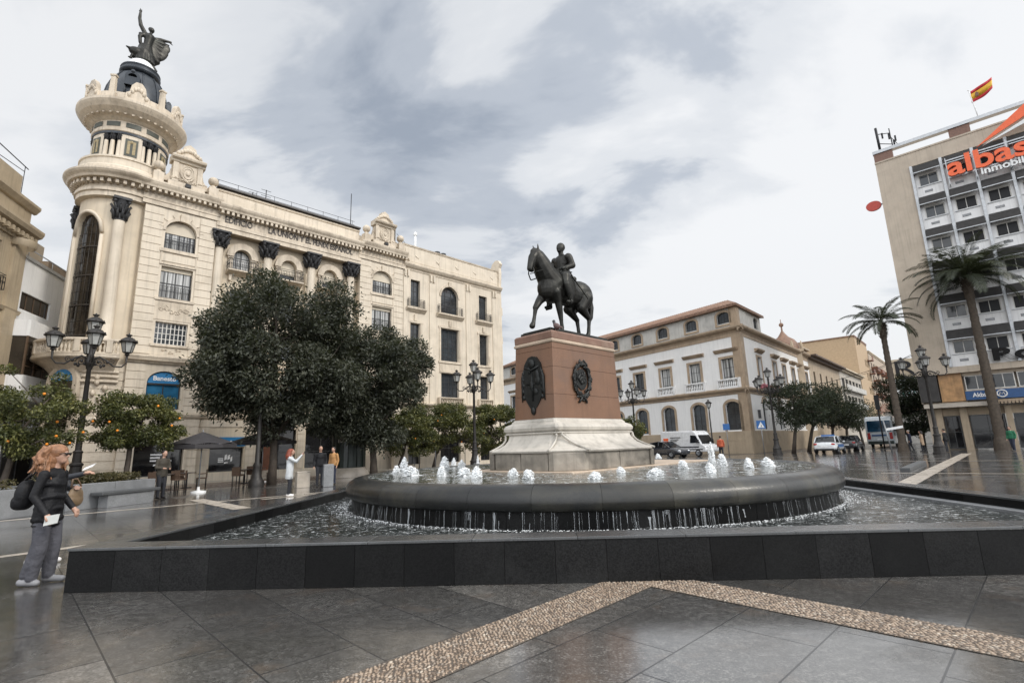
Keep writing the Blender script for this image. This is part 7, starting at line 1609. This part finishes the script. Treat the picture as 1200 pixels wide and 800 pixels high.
# others round the plaza
person('man in an olive jacket and dark trousers standing at the end of the granite planter', gnd(187, 584.5), rad(-20), cloth('olive_jacket', (.045, .038, .028)), C_dark, C_dshoe, H_dark, 1.76, .78, arms={'R': ((.02, -.25, 1.10), (.22, -.14, 1.08)), 'L': ((.02, .25, 1.10), (.22, .12, 1.06))})
person('red haired woman in a pale grey coat taking a picture by the pool', gnd(338, 581.5), rad(20), cloth('pale_grey_coat', (.50, .52, .53)), C_dark, C_wshoe, H_dred, 1.66, .62, arms={'R': ((.22, -.18, 1.25), (.40, -.10, 1.48)), 'L': ((.20, .18, 1.22), (.38, .06, 1.46))}, hairlen=.30)
w4p = gnd(338, 581.5); t = thing('phone', 'dark phone held up by the woman in the pale coat', 'phone', w4p+Vector((.47, .10, 1.54)), rad(20)); m = MB(); m.box(-.006, -.08, -.04, .006, .08, .04); m.build('body', M_iron, t, bevel=.004)
person('man in black clothes standing left of the granite pillar', gnd(374, 570.5), rad(-60), C_blk, C_dark, C_dshoe, H_dark, 1.78, .85)
person('man in a tan waistcoat and dark jeans just right of the granite pillar', gnd(390, 567.5), rad(-110), cloth('tan_waistcoat', (.40, .21, .08)), C_jean, C_dshoe, H_dark, 1.72, .86)
def far(lab, px, py, D, rz, *a, **k): p = pol(px, py, D); p.z = 0; return person(lab, p, rz, *a, **k)
far('man in a rust red jacket walking in front of the mansion', 845, 525, 47, rad(80), cloth('rust_jacket', (.36, .075, .03)), C_dark, C_dshoe, H_dark, 1.76, .84, stride=.18)
far('person in a navy coat walking beside the one in the beige coat', 1067, 520, 55, rad(150), cloth('navy_coat', (.015, .018, .035)), C_dark, C_dshoe, H_grey, 1.74, .70, stride=.2)
far('person in a beige knee length coat near the shorter palm', 1081, 520, 54.5, rad(150), cloth('beige_coat', (.46, .33, .22)), C_dark, C_dshoe, H_dark, 1.66, .52, stride=.16, hairlen=.2)
far('person in dark clothes right beside the lamp post foot before the office block', 1109, 520, 52, rad(120), C_blk, C_dark, C_dshoe, H_dark, 1.74, .80)
far('person in a green jacket standing right of the taller palm', 1187, 520, 52, rad(200), cloth('green_jacket', (.02, .14, .07)), C_jean, C_dshoe, H_dark, 1.74, .86, stride=.14)
# ------------------------------------------------------------------ vehicles (local +x forward)
M_rub = plain('tyre_rubber', (.012, .012, .013), .8); M_rim = plain('wheel_rim', (.30, .31, .32), .3, .8); M_carglass = glassmat('car_glass', (.012, .014, .017), .04); M_red_l = plain('tail_light', (.35, .012, .010), .2); M_head = plain('head_light', (.62, .64, .66), .1)
def carpaint(name, col): m = plain(name, col, .22); n = [q for q in m.node_tree.nodes if q.type == 'BSDF_PRINCIPLED'][0]; n.inputs['Coat Weight'].default_value = .8; n.inputs['Coat Roughness'].default_value = .04; return m
def wheels(t, xs, w, r):
    for x in xs:
        for s in (-1, 1):
            X = Matrix.Translation((x, s*w, r)) @ Matrix.Rotation(PI/2, 4, 'X'); m = MB(); m.lathe([(r*.62, -.10), (r*.93, -.11), (r, -.07), (r, .07), (r*.93, .11), (r*.62, .10)], 20, M=X); o = m.build('wheel', M_rub, t); m = MB(); m.lathe([(.001, s*-.085), (r*.2, s*-.09), (r*.6, s*-.07), (r*.64, s*-.10)], 20, M=X)
            for k in range(5): a = 2*PI*k/5; m.tube([X @ Vector((r*.15*math.cos(a), r*.15*math.sin(a), s*-.10)), X @ Vector((r*.58*math.cos(a), r*.58*math.sin(a), s*-.095))], .03, 5)
            m.build('rim', M_rim, o)
def car(label, p, rz, paint, L=4.4, W=1.78, H=1.46, group=None, marks=None, hatch=False):
    t = thing('parked_car', label, 'car', p, rz, group); hl = L/2; w = W/2
    st = [(-hl, .40, .78, .80), (-hl+.06, .30, .92, .90), (-hl+.5, .24, 1.0, .98), (-1.0, .22, .98, 1.0), (0, .22, .94, 1.0), (1.0, .22, .92, 1.0), (hl-.9, .22, .88, .99), (hl-.3, .24, .76, .93), (hl-.05, .32, .62, .82), (hl, .40, .55, .76)]
    def ring(x, zb, zt, k): a = w*k; return [(x, -a*.86, zb), (x, -a, zb+.14), (x, -a, (zb+zt)/2), (x, -a*.97, zt-.10), (x, -a*.88, zt), (x, 0, zt+.03), (x, a*.88, zt), (x, a*.97, zt-.10), (x, a, (zb+zt)/2), (x, a, zb+.14), (x, a*.86, zb)]
    m = MB(); V = []; n = 11
    for s_ in st: V += ring(*s_)
    F = [(i*n+k, (i+1)*n+k, (i+1)*n+(k+1) % n, i*n+(k+1) % n) for i in range(len(st)-1) for k in range(n)]+[tuple(range(n)), tuple(range((len(st)-1)*n, len(st)*n))[::-1]]
    m.add(V, F, 0, True); b = m.build('body', paint, t); sb = b.modifiers.new('s', 'SUBSURF'); sb.levels = 1; sb.render_levels = 2
    # greenhouse: glass sides, painted roof and pillars
    xr = -hl+(.35 if hatch else .75); cs = [(xr, .95, .90), (xr+.45, H-.10, .80), (-.2, H, .80), (.35, H-.05, .80), (1.15, .93, .90)]
    g = MB(); V = []
    for x, z, k in cs: V += [(x, -w*.90, .92), (x, -w*k*.93, z), (x, w*k*.93, z), (x, w*.90, .92)]
    F = []
    for i in range(len(cs)-1): F += [(i*4, (i+1)*4, (i+1)*4+1, i*4+1), (i*4+1, (i+1)*4+1, (i+1)*4+2, i*4+2), (i*4+2, (i+1)*4+2, (i+1)*4+3, i*4+3)]
    g.add(V, F); g.build('windows', M_carglass, t)
    m = MB(); V = []
    for x, z, k in cs[1:4]: V += [(x, -w*k*.95, z-.01), (x, -w*k*.80, z+.03), (x, w*k*.80, z+.03), (x, w*k*.95, z-.01)]
    m.add(V, [(i*4+k, (i+1)*4+k, (i+1)*4+k+1, i*4+k+1) for i in range(2) for k in range(3)], 0, True)
    for s in (-1, 1):
        m.tube([(cs[0][0], s*w*.90, .95), (cs[1][0], s*w*.78, cs[1][1])], .045, 6); m.tube([(cs[3][0], s*w*.76, cs[3][1]), (cs[4][0], s*w*.88, .93)], .035, 6); m.tube([(-.1, s*w*.77, H-.03), (-.1, s*w*.91, .93)], .03, 6); m.tube([(q[0], s*w*q[2]*.945, q[1]) for q in cs[1:4]], .03, 6)
    m.build('roof', paint, t)
    wheels(t, (-hl+.78, hl-.85), w-.10, .32)
    for s in (-1, 1):
        m = MB(); m.sphere((-hl+.06, s*w*.72, .80), (.06, .17, .09), 8); m.build('tail_light', M_red_l, t); m = MB(); m.sphere((hl-.16, s*w*.66, .62), (.12, .17, .08), 8); m.build('head_light', M_head, t); m = MB(); m.sphere((.85, s*(w+.06), .98), (.07, .11, .07), 8); m.build('mirror', paint, t)
    m = MB(); m.box(-hl-.03, -.26, .56, -hl+.03, .26, .67); m.build('plate', M_white, t); m = MB(); m.box(-hl-.02, -w*.75, .32, -hl+.1, w*.75, .44); m.box(hl-.12, -w*.6, .30, hl-.01, w*.6, .42); m.build('bumper', M_rub, t)
    if marks:
        m = MB()
        for s in (-1, 1): m.box(-1.3, s*w*1.0-.012, .52, .9, s*w*1.0+.012, .76)
        m.build('side_marking', marks, t)
    return t
FD = WFA
p = pol(779, 520, 50); p.z = 0; car('dark grey saloon car parked in front of the white van, beside the pedestal', p, FD, carpaint('dark_car_paint', (.025, .028, .035)), 4.5, 1.8, 1.44, 'cars and vans on the street')
p = pol(972, 520, 54); p.z = 0; t = car('white car with dark blue side markings seen from behind, under the street trees', p, WSA, carpaint('white_car_paint', (.70, .71, .72)), 4.4, 1.8, 1.5, 'cars and vans on the street', M_signb, True); m = MB(); m.box(-.25, -.5, 1.50, -.05, .5, 1.60); m.build('light_bar', M_signb, t)
p = pol(996, 520, 61); p.z = 0; car('dark car parked ahead of the white car, behind the bollard', p, WSA, carpaint('black_car_paint', (.03, .03, .034)), 4.3, 1.78, 1.46, 'cars and vans on the street')
# van
p = pol(807, 520, 53); p.z = 0; t = thing('delivery_van', 'white delivery van with small dark lettering parked before the mansion', 'van', p, FD, 'cars and vans on the street'); M_van = carpaint('van_paint', (.68, .68, .68)); m = MB(); w = .97
prof = [(-2.6, .42), (2.55, .42), (2.62, .62), (2.55, .95), (2.2, 1.12), (1.72, 1.95), (1.55, 2.22), (1.3, 2.36), (-2.45, 2.42), (-2.58, 2.3)]
n = len(prof); V = [(x, -w*(.93 if z > 2.0 else 1), z) for x, z in prof]+[(x, w*(.93 if z > 2.0 else 1), z) for x, z in prof]; m.add(V, [list(range(n)), list(range(n, 2*n))[::-1]]+[(i, i+n, (i+1) % n+n, (i+1) % n) for i in range(n)]); m.build('body', M_van, t, bevel=.07)
for s in (-1, 1):
    m = MB(); m.prism([(.95, 1.25), (2.02, 1.25), (1.62, 1.92), (1.05, 1.95)], s*w-.012, s*w+.012); m.build('side_window', M_carglass, t); m = MB(); m.box(-2.4, s*w-.015, .62, 2.3, s*w+.02, .70); m.build('side_trim', M_rub, t)
    m = MB(); m.sphere((2.5, s*.72, .88), (.12, .16, .12), 8); m.build('head_light', M_head, t); m = MB(); m.box(1.75, s*w, 1.25, 1.95, s*(w+.22), 1.55); m.build('mirror', M_rub, t)
m = MB(); m.quad((2.215, -.86, 1.16), (2.215, .86, 1.16), (1.755, .80, 1.95), (1.755, -.80, 1.95)); o = m.build('windscreen', M_carglass, t); o.location = (.02, 0, .01); wheels(t, (-1.7, 1.75), w-.1, .34)
m = MB()
for x0, x1, z, hh in ((-1.35, -.1, 1.74, .07), (-1.35, -.35, 1.56, .05), (-1.35, -.6, 1.42, .05), (-1.0, 1.9, .82, .10)): m.box(x0, -w-.012, z, x1, -w-.002, z+hh)
m.build('lettering_band', M_iron, t)
m = MB(); m.box(-2.2, -w-.012, 1.5, -1.6, -w-.002, 1.72); m.build('logo', M_orange, t)
# coach
p = pol(1033, 520, 70); p.z = 0; t = thing('coach', 'white and blue coach seen from behind at the mouth of the side street', 'bus', p, WSA); M_coach = carpaint('coach_paint', (.50, .54, .56)); m = MB(); w = 1.27
prof = [(-.0, .55), (.0, 1.6), (.08, 2.9), (.3, 3.3), (.7, 3.42), (11, 3.42), (11.6, 3.2), (11.9, 1.6), (11.9, .4), (.1, .4)]; n = len(prof)
V = [(x, -w, z) for x, z in prof]+[(x, w, z) for x, z in prof]; m.add(V, [list(range(n))[::-1], list(range(n, 2*n))]+[(i, (i+1) % n, (i+1) % n+n, i+n) for i in range(n)]); m.build('body', M_coach, t, bevel=.12)
m = MB(); m.add([(-.02, -1.08, 1.75), (-.02, 1.08, 1.75), (.06, 1.05, 2.95), (.06, -1.05, 2.95)], [(0, 1, 2, 3)]); o = m.build('rear_window', glassmat('coach_glass', (.02, .07, .13), .05), t); o.location = (-.025, 0, 0)
for s in (-1, 1):
    m = MB(); m.box(.6, s*w-.012, 1.75, 11.3, s*w+.012, 2.95); m.build('side_window', M_carglass, t); m = MB(); m.box(-.04, s*1.0-.14, .95, .02, s*1.0+.14, 1.65); m.build('tail_light', M_red_l, t)
wheels(t, (2.6, 9.0), w-.14, .5); m = MB(); m.box(-.05, -1.15, .42, .1, 1.15, .75); m.build('bumper', M_green, t); m = MB(); m.box(-.03, -.3, .9, .0, .3, 1.02); m.build('plate', M_white, t); m = MB(); m.box(-.035, -.75, 1.28, .0, .75, 1.45); m.build('lettering_band', M_bluep, t)
